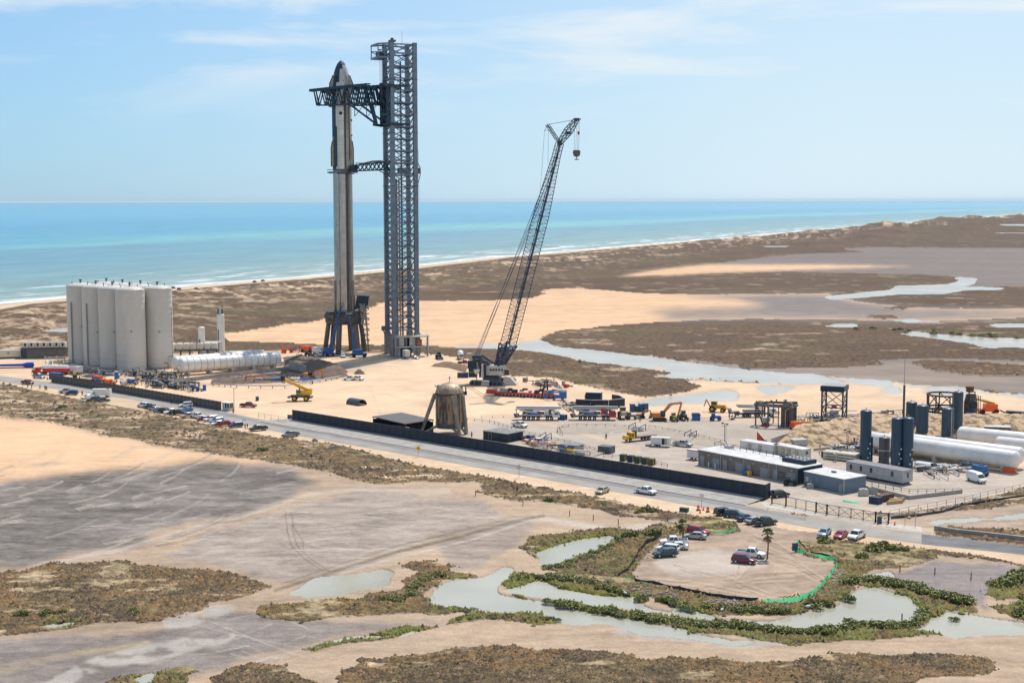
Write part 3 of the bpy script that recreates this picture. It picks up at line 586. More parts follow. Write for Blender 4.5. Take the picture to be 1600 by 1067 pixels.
def thing(name, label, cat, loc=(0, 0, 0), rz=0, group=None, kind=None):
    o = bpy.data.objects.new(name, None); C.objects.link(o); o.location = loc; o.rotation_euler = (0, 0, rz)
    o.empty_display_size = .5
    o['label'] = label; o['category'] = cat
    if group: o['group'] = group
    if kind: o['kind'] = kind
    return o
def tag(o, label, cat, group=None):
    o['label'] = label; o['category'] = cat
    if group: o['group'] = group
    return o
def inst(name, me, parent=None, loc=(0, 0, 0), rot=(0, 0, 0), scale=None):
    o = bpy.data.objects.new(name, me); C.objects.link(o); o.parent = parent; o.location = loc; o.rotation_euler = rot
    if scale: o.scale = scale
    return o
def part(name, mb, mat, parent, world=True, smooth=False):
    """mb in world coordinates (thing unrotated) or, with world=False, in the thing's own"""
    off = None
    if world and parent is not None:
        off = parent.location.copy()
        if parent.parent: off = off + parent.parent.location
    me = mb.mesh(name, mat, off, smooth)
    return inst(name, me, parent)
def solo(name, mb, mat, label, cat, group=None, base=None, smooth=False):
    me = mb.mesh(name, mat, base, smooth); o = inst(name, me, None, base or (0, 0, 0)); return tag(o, label, cat, group)
def heading(px, py, dx, dy):
    a, b = G(px, py), G(px + dx, py + dy); return math.atan2(b.y - a.y, b.x - a.x)
V = Vector
# ---------------------------------------------------------------- palette
white_p = pm('white_paint', (.72, .71, .68), .45, 0, .10, .6); cream = pm('cream_panel', (.66, .62, .50), .5, 0, .15, .5)
tankw = pm('tank_paint', (.60, .565, .50), .5, 0, .10, .12, stretch=(1, 1, .3), dark=(.53, .50, .44))
tankw2 = pm('tank_white', (.78, .76, .72), .35, 0, .08, .3, dark=(.66, .62, .56))
navy = pm('navy_paint', (.035, .075, .115), .42, 0, .25, .25, stretch=(1, 1, .3)); steelb = pm('tower_steel', (.165, .208, .26), .5, .2, .25, .5)
steeld = pm('dark_steel', (.05, .075, .11), .5, .2, .3, .6); blacks = pm('black_steel', (.013, .032, .056), .45, .1, .3, .8)
conc_m = pm('concrete', (.36, .335, .30), .9, 0, .22, .35, bump=.01); conc_w = pm('pale_concrete', (.50, .46, .40), .9, 0, .18, .5)
conc_g = pm('leg_concrete', (.17, .155, .14), .85, 0, .3, .3, stretch=(1, 1, .25)); rust = pm('rusty_steel', (.17, .085, .045), .85, .1, .5, .7, dark=(.06, .045, .038))
rubber = pm('rubber', (.022, .022, .024), .8, 0, .2, 3); glass = pm('dark_glass', (.03, .045, .055), .12, 0, .1, 1, spec=.8)
orange = pm('orange_paint', (.72, .13, .03), .4, 0, .2, 1); yellow = pm('yellow_paint', (.78, .42, .03), .4, 0, .15, 1); red = pm('red_paint', (.50, .035, .035), .38, 0, .2, 1)
blue = pm('blue_paint', (.03, .14, .42), .4, 0, .2, 1); green = pm('green_mesh', (.03, .45, .16), .7, 0, .3, 2); dgreen = pm('dark_green_paint', (.03, .07, .05), .5, 0, .3, 1)
grey = pm('grey_paint', (.30, .30, .30), .5, 0, .2, 1); lgrey = pm('light_grey_paint', (.48, .48, .47), .5, 0, .15, 1); dgrey = pm('dark_grey_paint', (.11, .115, .12), .6, 0, .3, 1)
wood = pm('weathered_wood', (.20, .13, .08), .9, 0, .4, 3); lumber = pm('lumber', (.50, .34, .18), .85, 0, .3, 3)
chrome = pm('bare_steel', (.58, .54, .49), .30, .85, .22, .5, stretch=(1, 1, 2)); tan = pm('tan_paint', (.42, .36, .26), .5, 0, .15, 1)
lamp_w = pm('lamp_glass', (.75, .75, .72), .15, 0, .05, 1); lamp_r = pm('tail_lamp', (.4, .02, .02), .25, 0, .05, 1)
wallb = pm('black_wall', (.022, .032, .055), .6, 0, .35, .35, stretch=(1, 1, .2), dark=(.016, .02, .03)); seam = pm('wall_seam', (.012, .015, .022), .6, 0, .2, 1)
wallg = pm('grey_wall', (.13, .12, .11), .8, 0, .3, .3, stretch=(1, 1, .3)); clad = pm('brown_grey_cladding', (.20, .18, .165), .7, 0, .2, .5); clad_b = pm('blue_grey_cladding', (.15, .20, .25), .6, 0, .15, .5)
roof_w = pm('pale_roof', (.58, .57, .55), .7, 0, .2, .4); roof_d = pm('dark_roof', (.085, .08, .08), .8, 0, .3, .4); asphalt = pm('worn_asphalt', (.32, .295, .265), .9, 0, .2, .12, bump=.006, bscale=3)
asphalt2 = pm('dark_asphalt', (.15, .15, .155), .9, 0, .25, .15, bump=.006, bscale=3)

# ================================================================ ROAD
def strip_mesh(a, b, z, n=60):
    """sheet between two traced edges, cut into short bays"""
    def samp(poly, k):
        P = [G(*p) for p in poly]; L_ = [0]
        for u, v in zip(P, P[1:]): L_.append(L_[-1] + (v - u).length)
        o = []
        for i in range(k + 1):
            s = L_[-1] * i / k; j = 0
            while j < len(L_) - 2 and L_[j + 1] < s: j += 1
            t = (s - L_[j]) / (L_[j + 1] - L_[j] + 1e-9); o.append(P[j].lerp(P[j + 1], t))
        return o
    A_, B_ = samp(a, n), samp(b, n)
    m = MB(); m.add([(p.x, p.y, z) for p in A_] + [(p.x, p.y, z) for p in B_], [(i, n + 1 + i, n + 2 + i, i + 1) for i in range(n)])
    return m
def mid(a, b, t): return [(p[0] * (1 - t) + q[0] * t, p[1] * (1 - t) + q[1] * t) for p, q in zip(a, b)]
road = part('road', strip_mesh(ROAD_FAR, ROAD_NEAR, .035), asphalt, None); road['kind'] = 'structure'
# darker worn far lane and the edge lines
def lane(name, t0, t1, z, mat, sel=None, n=60):
    a, b = mid(ROAD_FAR, ROAD_NEAR, t0), mid(ROAD_FAR, ROAD_NEAR, t1)
    if sel: a, b = a[sel[0]:sel[1]], b[sel[0]:sel[1]]
    o = part(name, strip_mesh(a, b, z, n), mat, None); o['kind'] = 'structure'; return o
lane('road_patch', .12, .46, .039, pm('worn_lane', (.225, .22, .215), .9, 0, .2, .1), (2, 7))
lane('road_patch', .02, .98, .0392, asphalt2, (7, 11), 20)
linem = pm('worn_line_paint', (.46, .40, .30), .8, 0, .35, .4, dark=(.24, .21, .17)); liney = pm('worn_yellow_paint', (.50, .33, .10), .8, 0, .35, .4, dark=(.24, .19, .12))
lane('road_marking', .045, .06, .043, linem); lane('road_marking', .94, .955, .043, linem); lane('road_marking', .495, .512, .0435, liney)
# concrete apron in front of the sliding gate
m = MB(); P = [G(*p) for p in ((1180, 781), (1230, 790), (1290, 803), (1380, 817), (1440, 823), (1441, 831.5), (1262, 803), (1195, 792))]
m.add([(p.x, p.y, .03) for p in P], [tuple(range(8))[::-1]]); o = part('driveway_apron', m, conc_w, None); o['kind'] = 'structure'
# concrete slope between the road and the black wall
WL, WR = G(457, 657.5), G(1195, 781); wd = (WR - WL).normalized(); wn = Vector((wd.y, -wd.x, 0))
if wn.y > 0: wn = -wn
m = MB(); k = 40; a_, b_, c_ = [], [], []
for i in range(k + 1):
    t = -.035 + 1.035 * i / k; p = WL.lerp(WR, t)
    a_.append(p + V((0, 0, .55)) - wn * .15 + (wd * 5 if i == 0 else V())); b_.append(p + wn * 8.2 + V((0, 0, .06)) + (-wd * 3 if i == 0 else V())); c_.append(p + wn * 8.2 + V((0, 0, -.2)))
m.add(a_ + b_ + c_, [(i + 1, i, k + 1 + i, k + 2 + i) for i in range(k)] + [(k + 2 + i, k + 1 + i, 2 * k + 2 + i, 2 * k + 3 + i) for i in range(k)])
o = part('embankment_slope', m, conc_m, None); o['kind'] = 'structure'
m = MB(); p, q = WL + wn * 8.35 + wd * -6, WR + wn * 8.35; m.bar(p + V((0, 0, .05)), q + V((0, 0, .05)), .3, .12)
o = part('kerb', m, pm('rusty_kerb', (.16, .10, .06), .9, 0, .3, .5), None); o['kind'] = 'structure'
# black wall
t = thing('perimeter_wall', 'long black panelled wall standing on a concrete slope beside the road', 'wall', WL)
nseg = 58; ln = (WR - WL).length / nseg
pm_ = MB(); pm_.box((ln / 2 - .02, 0, 1.85), (ln - .10, .22, 3.7)); me = pm_.mesh('wall_panel', wallb)
ps_ = MB(); ps_.box((0, 0, 1.86), (.12, .3, 3.74)); mps = ps_.mesh('post', seam)
ra = math.atan2(wd.y, wd.x)
for i in range(nseg):
    p = wd * (i * ln); inst('wall_panel', me, t, p, (0, 0, ra))
    if i: inst('post', mps, t, p, (0, 0, ra))
p = wd * ((WR - WL).length); e2 = G(1203, 777) - WL
for j in range(2):
    a = p.lerp(e2, j / 2); b = p.lerp(e2, (j + 1) / 2); m = MB(); m.bar(a + V((0, 0, 1.84)), b + V((0, 0, 1.84)), .2, 3.68); part('wall_panel', m, wallb, t, world=False)
# grey post-and-panel wall on the left
t = thing('panelled_wall', 'grey concrete post-and-panel wall along the road in front of the storage tanks', 'wall', G(345, 641))
pts = [G(*p) for p in ((345, 641), (200, 616), (115, 602), (80, 597))]
L_ = [0]
for a, b in zip(pts, pts[1:]): L_.append(L_[-1] + (b - a).length)
me = None; n = 48; q0 = None
def along(pts, L_, s):
    j = 0
    while j < len(L_) - 2 and L_[j + 1] < s: j += 1
    return pts[j].lerp(pts[j + 1], (s - L_[j]) / (L_[j + 1] - L_[j]))
st = L_[-1] / n; me1 = MB().box((st / 2, 0, .75), (st - .3, .12, 1.48)).mesh('wall_panel', wallg); me2 = MB().box((st / 2, 0, 2.27), (st - .3, .12, 1.48)).mesh('wall_panel', wallg); me3 = MB().box((0, 0, 1.55), (.26, .34, 3.1)).mesh('post', dgrey)
for i in range(n):
    a, b = along(pts, L_, i * st), along(pts, L_, (i + 1) * st); r_ = math.atan2(b.y - a.y, b.x - a.x)
    for mm in (me1, me2): inst('wall_panel', mm, t, a - pts[0], (0, 0, r_))
    inst('post', me3, t, a - pts[0], (0, 0, r_))
m = MB(); m.add([(p.x, p.y, .02) for p in (G(345, 645), G(360, 641), G(350, 639), G(80, 594), G(80, 600))], [(0, 1, 2, 3, 4)]); o = part('wall_footing', m, conc_m, None); o['kind'] = 'structure'

# ================================================================ TANKS
def vtank(px, D, r, ztop, label, mat, dome=.28, ring=.0, extras='', group=None, name='storage_tank', z0=0, ladder=None):
    p = at(px, 500, D); p.z = z0; h = ztop - z0
    t = thing(name, label, 'tank', p, 0, group)
    prof = [(r, 0)]
    step = 2.4 if ring else h
    z = 0
    while z + step < h - .2:
        z += step; prof += [(r, z - .04), (r + ring, z - .02), (r + ring, z + .02), (r, z + .04)]
    prof += [(r, h)]
    part('shell', MB().lathe(prof, 40), mat, t, False, True)
    d = [(r + .06, h - .12), (r + .06, h + .02)] + [(r * math.cos(a), h + r * dome * math.sin(a)) for a in [i * PI / 16 for i in range(0, 9)]]
    part('dome', MB().lathe(d, 40), mat, t, False, True)
    return t, p
TR = 6.1
for i, (px, D, lab) in enumerate(((204, 593, 'pale grey storage tank at the right end of the front row, closest to the road'), (177, 602, 'pale grey storage tank second from the right in the front row of the cluster'),
        (151.5, 611, 'third pale grey storage tank from the right in the front row, pipe down its side'), (127.5, 620, 'leftmost pale grey storage tank of the cluster, with a pipe down its side'),
        (247, 602, 'rightmost pale grey storage tank of the cluster, standing beside the horizontal tanks'), (221, 611, 'pale grey storage tank of the back row, only its dome showing, second from the right'),
        (193, 620, 'pale grey storage tank of the back row, only its dome showing, third from the right'), (168, 630, 'farthest pale grey storage tank, its dome highest behind the cluster'))):
    t, p = vtank(px, D, TR, 34, lab, tankw, .26, .005, group='tall storage tanks')
    me = MB()
    for k in range(24): me.bar((TR * .99 * math.cos(k * PI / 12), TR * .99 * math.sin(k * PI / 12), 34), (TR * .99 * math.cos(k * PI / 12), TR * .99 * math.sin(k * PI / 12), 34.9), .07)
    me.path([((TR * .99) * math.cos(k * PI / 12), (TR * .99) * math.sin(k * PI / 12), 34.9) for k in range(25)], .07)
    part('roof_railing', me, lgrey, t, False)
    v = MB(); v.tube((0, 0, 35.5), (0, 0, 36.6), .35, 8); v.box((0, 0, 36.8), (1.0, 1.0, .5)); part('vent', v, dgrey, t, False)
    for a in (.8, 3.6): part('nozzle', MB().tube((3.6 * math.cos(a), 3.6 * math.sin(a), 34.6), (3.6 * math.cos(a), 3.6 * math.sin(a), 36.1), .18, 8), dgrey, t, False)
    if i in (2, 3):
        a = -2.0; x, y = (TR + .35) * math.cos(a), (TR + .35) * math.sin(a); part('side_pipe', MB().tube((x, y, .5), (x, y, 27), .28, 8).tube((x, y, 27), (x * .93, y * .93, 27.4), .28, 8), grey, t, False)
    else:
        a = -1.2 if i != 4 else -.25; x, y = (TR + .3) * math.cos(a), (TR + .3) * math.sin(a); m = MB().bar((x, y, 0), (x, y, 26 if i == 4 else 1.5), .18); part('ladder', m, dgrey, t, False)
    part('manway', MB().tube((.3 * TR, -TR * .99, 17 - i % 3), (.3 * TR, -TR * 1.0, 17 - i % 3), .45, 10), grey, t, False)
    part('base_ring', MB().lathe([(TR + .5, 0), (TR + .5, .7), (TR, .7)], 32), conc_m, t, False)
# slim white towers
for px, yb, yt, r, lab, cap in ((314.5, 559, 512, 1.45, 'shorter slim white column standing behind the horizontal tanks', 0), (344.5, 551, 492, 1.75, 'taller slim white column with a dark stub on top behind the horizontal tanks', 1)):
    p = G(px, yb); h = hgt(px, yt, p.y)
    t, _ = vtank(px, p.y, r, h, lab, white_p, .35, name='process_column')
    if cap:
        m = MB(); [m.box((dx, 0, h + 1.6), (.8, .8, 2.4)) for dx in (-.9, .9)]; part('bracket', m, dgrey, t, False); part('stack', MB().tube((0, 0, h + .3), (0, 0, h + 3.4), .7, 10).tube((0, 0, h + 3.4), (0, 0, h + 4.6), .25, 8), lgrey, t, False)
    part('hatch', MB().box((-r * .5, -r * .9, h * .45), (.5, .25, h * .35)), dgrey, t, False)
    part('base_ring', MB().lathe([(r + .4, 0), (r + .4, .5), (r, .5)], 16), conc_m, t, False)
def htank(a, b, r, zc, label, mat, rings=14, ringr=.10, saddles=5, group=None, ringmat=None):
    """horizontal tank between ground points a and b (axis zc above the ground)"""
    t = thing('horizontal_tank', label, 'tank', a, math.atan2(b.y - a.y, b.x - a.x), group); Ln = (b - a).length
    cap = [(r * math.sin(k * PI / 16), -r * .5 * math.cos(k * PI / 16)) for k in range(0, 9)]
    prof = [(x, z + r * .5) for x, z in cap] + [(x, Ln - r * .5 - z) for x, z in reversed(cap)]
    prof = [(x, z) for x, z in prof]
    part('shell', MB().lathe(prof, 28, (0, 0, zc), 'X'), mat, t, False, True)
    me = MB().lathe([(r - .02, -.09), (r + ringr, -.09), (r + ringr, .09), (r - .02, .09)], 28, (0, 0, 0), 'X').mesh('ring', ringmat or mat)
    for i in range(rings):
        x = r * .6 + (Ln - r * 1.2) * (i + .5) / rings
        inst('ring', me, t, (x, 0, zc))
    sm = MB().box((0, 0, (zc - r * .6) / 2), (1.0, r * 1.5, zc - r * .6)).mesh('saddle', conc_w)
    for i in range(saddles): inst('saddle', sm, t, (Ln * (.08 + .84 * i / (saddles - 1)), 0, 0))
    return t
rgm = pm('tank_ring', (.34, .35, .33), .6, 0, .2, 1)
a, b = at(277, 500, 574), at(437, 500, 600); a.z = b.z = 0
htank(a, b, 2.95, 4.2, 'nearest white horizontal tank with ribs, lying on a concrete base behind the yard fence', tankw2, 15, .07, 5, 'white horizontal tanks beside the storage tanks', rgm)
off = V((-4.5, 8.2, 0)); htank(a + off, b + off + V((-4, 0, 0)), 2.75, 4.3, 'second white ribbed horizontal tank, just behind the nearest one', tankw2, 15, .07, 5, 'white horizontal tanks beside the storage tanks', rgm)
for k, (x0, y0, x1, y1) in enumerate(((333, 569, 398, 566), (356, 566, 414, 564))):
    a2, b2 = G(x0, y0), G(x1, y1); htank(a2, b2, 2.0, 3.0, ('short plain white tank end showing behind the ribbed tanks', 'farthest short white tank behind the ribbed tanks')[k], tankw2, 4, .04, 3, 'white horizontal tanks beside the storage tanks')
m = MB(); w0, w1 = G(258, 600), G(452, 578); m.bar(w0 + V((0, 0, .8)), w1 + V((0, 0, .8)), .5, 1.6); solo('retaining_wall', m, conc_m, 'long low concrete wall below the ribbed white horizontal tanks', 'wall')

# right hand farm
RG = 'white horizontal tanks on the right'
def ht2(x0, y0, x1, y1, r, zc, lab, rings=3):
    return htank(G(x0, y0, zc), G(x1, y1, zc), r, zc, lab, tankw2, rings, .02, 4, RG)
def ht3(x0, y0, x1, y1, r, zc, lab, rings=3):
    a, b = G(x0, y0, zc), G(x1, y1, zc); a.z = b.z = 0
    return htank(a, b, r, zc, lab, tankw2, rings, .02, 5, RG)
T1_ = ht3(1347, 685, 1592, 719, 2.35, 3.4, 'nearest long white horizontal tank, lying behind the parked van'); T2_ = ht3(1388, 685, 1600, 712, 2.2, 3.6, 'long white horizontal tank with a rust patch, just behind the nearest one')
part('rust_patch', MB().lathe([(2.215, 12.0), (2.215, 15.2)], 8, (0, 0, 3.6), 'X', PI + .55, PI + 1.15), rust, T2_, False)
ht3(1496, 678, 1680, 696, 2.35, 3.4, 'white horizontal tank running out of the frame beyond the navy tanks'); ht3(1555, 692, 1760, 713, 2.0, 3.2, 'white horizontal tank at the right edge, lower of the two leaving the frame')
for px, yb, yt, wpx, lab, mt in ((1357, 722, 640, 17.5, 'navy vertical tank alone at the left, with white valves, beside the long trailer', navy), (1406, 731, 652, 17.5, 'navy vertical tank, left of the touching pair behind the long trailer', navy),
        (1423.5, 732, 651.5, 17.5, 'navy vertical tank, right of the touching pair behind the long trailer', navy), (1386.5, 725, 682, 16.5, 'short dark grey tank standing left of the navy pair', pm('grey_tank', (.10, .10, .105), .5, 0, .2, .4)),
        (1428, 679, 627, 17, 'navy vertical tank in the back row, half hidden behind its neighbour', navy), (1445.5, 684, 632, 18.5, 'navy vertical tank of the back row in front of the round steel test stand', navy),
        (1485.5, 689, 636.5, 19, 'navy vertical tank with a pale pipe down its side', navy), (1501, 681, 611, 15.5, 'tallest navy vertical tank beside the rusty test tower', navy)):
    p = G(px, yb); D = p.y + .5; r = wpx * D / F / 2; h = hgt(px, yt, D) - r * .3
    t, _ = vtank(px, D, r, h, lab, mt, .35, name='pressure_tank', group='navy vertical tanks')
    part('base_ring', MB().lathe([(r + .25, 0), (r + .25, .5), (r, .5)], 20), dgrey, t, False)
    part('vent', MB().tube((0, 0, h + r * .3), (0, 0, h + r * .35 + .5), .12, 6), lgrey, t, False)
    if px == 1485.5: part('side_pipe', MB().tube((r * .3, -r - .05, .5), (r * .3, -r - .05, h), .11, 8), lgrey, t, False)
    elif px in (1357, 1406, 1423.5):
        for k in range(4): part('valve', MB().box((r * (.2 + .35 * (k % 2)), -r - .05, 1.4 + 1.3 * k), (.32, .25, .36)), white_p, t, False)
        if px == 1357: part('side_pipe', MB().tube((r + .2, -.3, 0), (r + .2, -.3, h * .5), .22, 8), blacks, t, False)
    if px == 1386.5: part('band', MB().lathe([(r + .04, h * .52), (r + .07, h * .54), (r + .04, h * .56)], 24), lgrey, t, False)
# ================================================================ LAUNCH TOWER
th_ = math.radians(22); D0 = 646; S_ = 10.9
B0 = at(616, 500, D0); B0.z = 0
eu = V((math.cos(th_), math.sin(th_), 0)); ev = V((-math.sin(th_), math.cos(th_), 0))      # along the right face, along the left face
HT = hgt(616, 66, D0)
t = thing('launch_tower', 'tall grey-blue lattice launch tower with catching arms beside the rocket', 'tower', B0)
cor = [V(), eu * S_, eu * S_ + ev * S_, ev * S_]
cw = 1.85
for c in cor:
    m = MB(); m.box((c.x, c.y, HT / 2), (cw, cw, HT), th_); col_ = part('column', m, steelb, t, False)
mj = MB().box((0, 0, 0), (cw + .25, cw + .25, .35)).mesh('splice', dgrey)
nb = 25; z0 = 12.0; bh_ = (HT - 10.5 - z0) / (nb - 3)
zs = [z0 + bh_ * i for i in range(nb - 2)] + [HT - 4.8, HT - .8]
hm = MB(); hm.bar(V((cw / 2, 0, 0)), V((S_ - cw / 2, 0, 0)), .55, .6); hmesh = hm.mesh('cross_beam', steelb)
for i, z in enumerate(zs):
    for k in range(4):
        inst('cross_beam', hmesh, t, cor[k] + V((0, 0, z)), (0, 0, th_ + k * PI / 2))
    if i < len(zs) - 1:
        dz = zs[i + 1] - z
        if i == 0 or abs(dz - bh_) > .01 or i == 1:
            x = MB(); mk = S_ / 2
            x.bar((cw / 2, 0, .2), (S_ - cw / 2, 0, dz - .2), .37); x.bar((cw / 2, .1, dz - .2), (S_ - cw / 2, .1, .2), .37); xm = x.mesh('cross_brace', steelb)
        for k in range(4): inst('cross_brace', xm, t, cor[k] + V((0, 0, z)), (0, 0, th_ + k * PI / 2))
for c in cor:
    for z in range(30, int(HT) - 8, 24): inst('splice', mj, t, c + V((0, 0, z)), (0, 0, th_))
# inside: lift shaft, ladder way, risers and floor gratings
ce = (cor[0] + cor[2]) / 2
m = MB(); q = eu * 2.6 + ev * 3.2
m.tube(q + V((0, 0, 1)), q + V((0, 0, HT * .57)), .55, 10); m.tube(q + eu * 1.3 + V((0, 0, 1)), q + eu * 1.3 + V((0, 0, HT * .57)), .3, 8); part('riser_pipe', m, pm('riser', (.40, .36, .30), .6, .2, .3, .5, dark=(.22, .16, .12)), t, False)
m = MB(); q = eu * 6.4 + ev * 7.2; m.bar(q + V((0, 0, 0)), q + V((0, 0, HT - 8)), .7); part('lift_shaft', m, steeld, t, False)
m = MB(); q = eu * 4.6 + ev * 5
for s_ in (-.4, .4): m.bar(q + eu * s_ + V((0, 0, 2)), q + eu * s_ + V((0, 0, HT - 10)), .12)
for k in range(0): m.bar(q + eu * -.4 + V((0, 0, 4 + k * 1.9)), q + eu * .4 + V((0, 0, 4 + k * 1.9)), .08)
part('ladder', m, steeld, t, False)
fl = MB().box((0, 0, 0), (S_ - 2.2, 3.0, .16), th_).mesh('floor_grating', steelb)
for z in zs[1::3]: inst('floor_grating', fl, t, ce + ev * 3.2 + V((0, 0, z + .3)))
rc = MB(); rr2 = random.Random(3)
for k in range(34):
    z = rr2.choice(zs[1:-2]); a = rr2.uniform(.8, S_ - .8); face = rr2.choice((0, 1, 3))
    p = [eu * a, eu * S_ + ev * a, None, ev * a][face]; q = p + (ev if face == 0 else eu * (-1 if face == 1 else 1)) * .5
    rc.box((q.x, q.y, z + rr2.uniform(.4, 1.4)), (rr2.uniform(.3, 1.3), rr2.uniform(.3, .8), rr2.uniform(.4, 1.8)), th_)
o = part('equipment_boxes', rc, pm('tower_kit', (.20, .17, .15), .7, 0, .5, .4, dark=(.08, .09, .11)), t, False); o['kind'] = 'stuff'
# crown with overhang towards the rocket
zt = HT; z1 = HT - 6.8; ov = 6.3
A_ = [V(), ev * S_]; crown = MB()
for c in A_:
    o_ = c - eu * ov
    crown.bar(c + V((0, 0, zt - .4)), o_ + V((0, 0, zt - 1.0)), .7); crown.bar(c + V((0, 0, z1)), o_ + V((0, 0, z1)), .8); crown.bar(o_ + V((0, 0, z1)), o_ + V((0, 0, zt - 1)), .45)
    crown.bar(c + V((0, 0, z1 + 3.4)), o_ + V((0, 0, z1 + 3.2)), .4)
    crown.bar(c + V((0, 0, z1)), o_ + V((0, 0, z1 + 3.2)), .3); crown.bar(c - eu * ov * .5 + V((0, 0, z1)), c - eu * ov * .5 + V((0, 0, zt - .7)), .3)
for z in (z1, zt - 1.0): crown.bar(-eu * ov + V((0, 0, z)), ev * S_ - eu * ov + V((0, 0, z)), .7)
part('crown_frame', crown, steelb, t, False)
m = MB(); c = -eu * ov * .5 + ev * S_ * .5
m.box((c.x, c.y, z1 + .2), (ov * .9, S_ * .8, .3), th_); m.box((c.x, c.y, z1 + 1.6), (ov * .6, S_ * .5, 2.2), th_); part('hoist_machinery', m, steeld, t, False)
m = MB(); m.box((.3, .3, HT + .5), (2.8, 2.8, .8), th_); m.bar(V((.3, .3, HT)), V((.3, .3, HT + 1.8)), 1.3); part('top_beacon', m, dgrey, t, False)
m = MB(); c = eu * 5; m.bar(c + V((0, 0, HT - 1)), c + V((0, 0, HT + 5)), .14); part('lightning_rod', m, grey, t, False)
m = MB()
for k in (.2, 1.1, 2.4):
    c = -eu * (ov - 1.2 - k) + ev * (2 + k); m.bar(c + V((0, 0, z1)), c + V((0, 0, HT - 36 + 2)), .12)
part('hoist_rope', m, blacks, t, False)
m = MB(); c = -eu * (ov - 2.3) + ev * 3; m.lathe([(0, -2.1), (.9, -1.7), (1.4, 0), (.9, 1.7), (0, 2.1)], 10, (c.x, c.y, HT - 20.0)); m.box((c.x, c.y, HT - 20 - 2.6), (1, 1, 1.6))
armb = pm('arm_steel', (.012, .042, .078), .45, .1, .3, .8)
# catching arms: direction from the tower's left face to the rocket
RX = at(538.5, 500, 661); RX.z = 0
piv = [ -eu * 1.9 + ev * .3, -eu * 1.9 + ev * (S_ - .3)]
zc_ = hgt(590, 137, 650); zb_ = hgt(590, 163, 650); zl_ = hgt(590, 196, 650)
part('hoist_block', m, blacks, t, False)
car = MB()
for k, pv in enumerate(piv):
    car.bar(pv + V((0, 0, zl_)), pv + V((0, 0, zc_ + 1)), 1.3)
for z in (zl_, (zl_ + zb_) / 2, zb_, zc_):
    car.bar(piv[0] + V((0, 0, z)), piv[1] + V((0, 0, z)), 1.1)
    for pv in piv:
        car.bar(pv + V((0, 0, z)), pv + eu * 3.6 + V((0, 0, z)), .9)
for a, b in ((zl_, zb_), (zb_, zl_)): car.bar(piv[0] + V((0, 0, a)), piv[1] + V((0, 0, b)), .5)
for z in (zc_ + .4, zl_ + .3):
    car.bar(-ev * 1.6 - eu * 2 + V((0, 0, z)), -ev * 1.6 + eu * 7.5 + V((0, 0, z)), .9, 1.1); car.bar(ev * (S_ + 1.6) - eu * 2 + V((0, 0, z)), ev * (S_ + 1.6) + eu * 7.5 + V((0, 0, z)), .9, 1.1)
part('carriage', car, armb, t, False)
adir = (RX - B0 - (piv[0] + piv[1]) / 2).normalized(); aside = V((-adir.y, adir.x, 0))
for k, sgn in enumerate((1, -1)):
    root = (-eu * 4.2) + ev * (S_ / 2) + aside * sgn * 5.0; tip = root + adir * 34.5
    if sgn == 1: pass
    arm = MB(); L2 = 36; nbay = 8
    def pt(i, zz, s=0): return root.lerp(tip, i / nbay) + aside * s + V((0, 0, zz))
    ztop = lambda i: zc_ + .9 - (1.6 * (i / nbay) ** 1.2) - (1.2 if i == 0 else 0)
    for s in (-.9, .9):
        for i in range(nbay):
            arm.bar(pt(i, ztop(i), s), pt(i + 1, ztop(i + 1), s), .75, .85)
            if i < nbay - 1: arm.bar(pt(i, zb_, s), pt(i + .9 if i == nbay - 2 else i + 1, zb_ + .2, s), .6)
        for i in range(nbay):
            arm.bar(pt(i, zb_, s), pt(i + .45, ztop(i), s), .55); arm.bar(pt(min(i + 1, nbay - .9), zb_, s), pt(i + .45, ztop(i), s), .5)
    for i in range(nbay): arm.bar(pt(i, zb_, -.9), pt(i, zb_, .9), .4); arm.bar(pt(i, ztop(i), -.9), pt(i, ztop(i), .9), .4)
    ao = part('catching_arm', arm, armb, t, False)
    m = MB()
    for i in range(nbay * 2):
        m.box(tuple(pt(i / 2 + .25, ztop(i / 2) + .55)), (2.15, 2.1, .35), math.atan2(adir.y, adir.x))
    mm_ = part('walkway', m, armb, ao, False)
    m = MB(); m.bar(pt(.2, zb_), pt(-.35, zl_ + .4), 1.0); m.bar(pt(3.0, zb_), pt(-.3, zl_ + .2), .8); m.bar(pt(1.2, ztop(1)), pt(-.2, zl_ + .6), .8); m.bar(pt(.6, ztop(1)), pt(-.3, zb_), .9)
    m.bar(pt(2.4, zb_), pt(2.4, zb_ - 5.5), .3); m.bar(pt(2.4, zb_ - 5.5), pt(1.1, zb_), .22); m.bar(pt(4.2, zb_), pt(4.0, zb_ - .1), .3)
    part('strut', m, armb, ao, False)
    for hinge in (zl_, zb_, zc_): part('hinge', MB().bar(piv[0 if sgn < 0 else 1] + V((0, 0, hinge)), root + V((0, 0, hinge)), 1.1), armb, ao, False)
# quick disconnect arm half way up
zq = hgt(600, 262, 650); q0 = -eu * .8 + ev * 3; q1 = (RX - B0) + V((4.9, -3.4, 0)); ar = MB()
for s in (-1.3, 1.3):
    for dz, w_ in ((0, .55), (3.4, .45)):
        ar.bar(q0 + V((0, s, zq - 1 + dz)), q1 + V((0, s * .7, zq - 1.4 + dz * .75)), w_)
for i in range(9):
    for s in (-1.3, 1.3):
        a = (q0 + V((0, s, 0))).lerp(q1 + V((0, s * .7, 0)), i / 9); b = (q0 + V((0, s, 0))).lerp(q1 + V((0, s * .7, 0)), (i + 1) / 9)
        k = 1 - .25 * i / 9
        ar.bar(a + V((0, 0, zq - 1 - .4 * i / 9)), b + V((0, 0, zq - 1 + 3.3 * k)), .3); ar.bar(a + V((0, 0, zq - 1 + 3.4 * k)), b + V((0, 0, zq - 1.2)), .3)
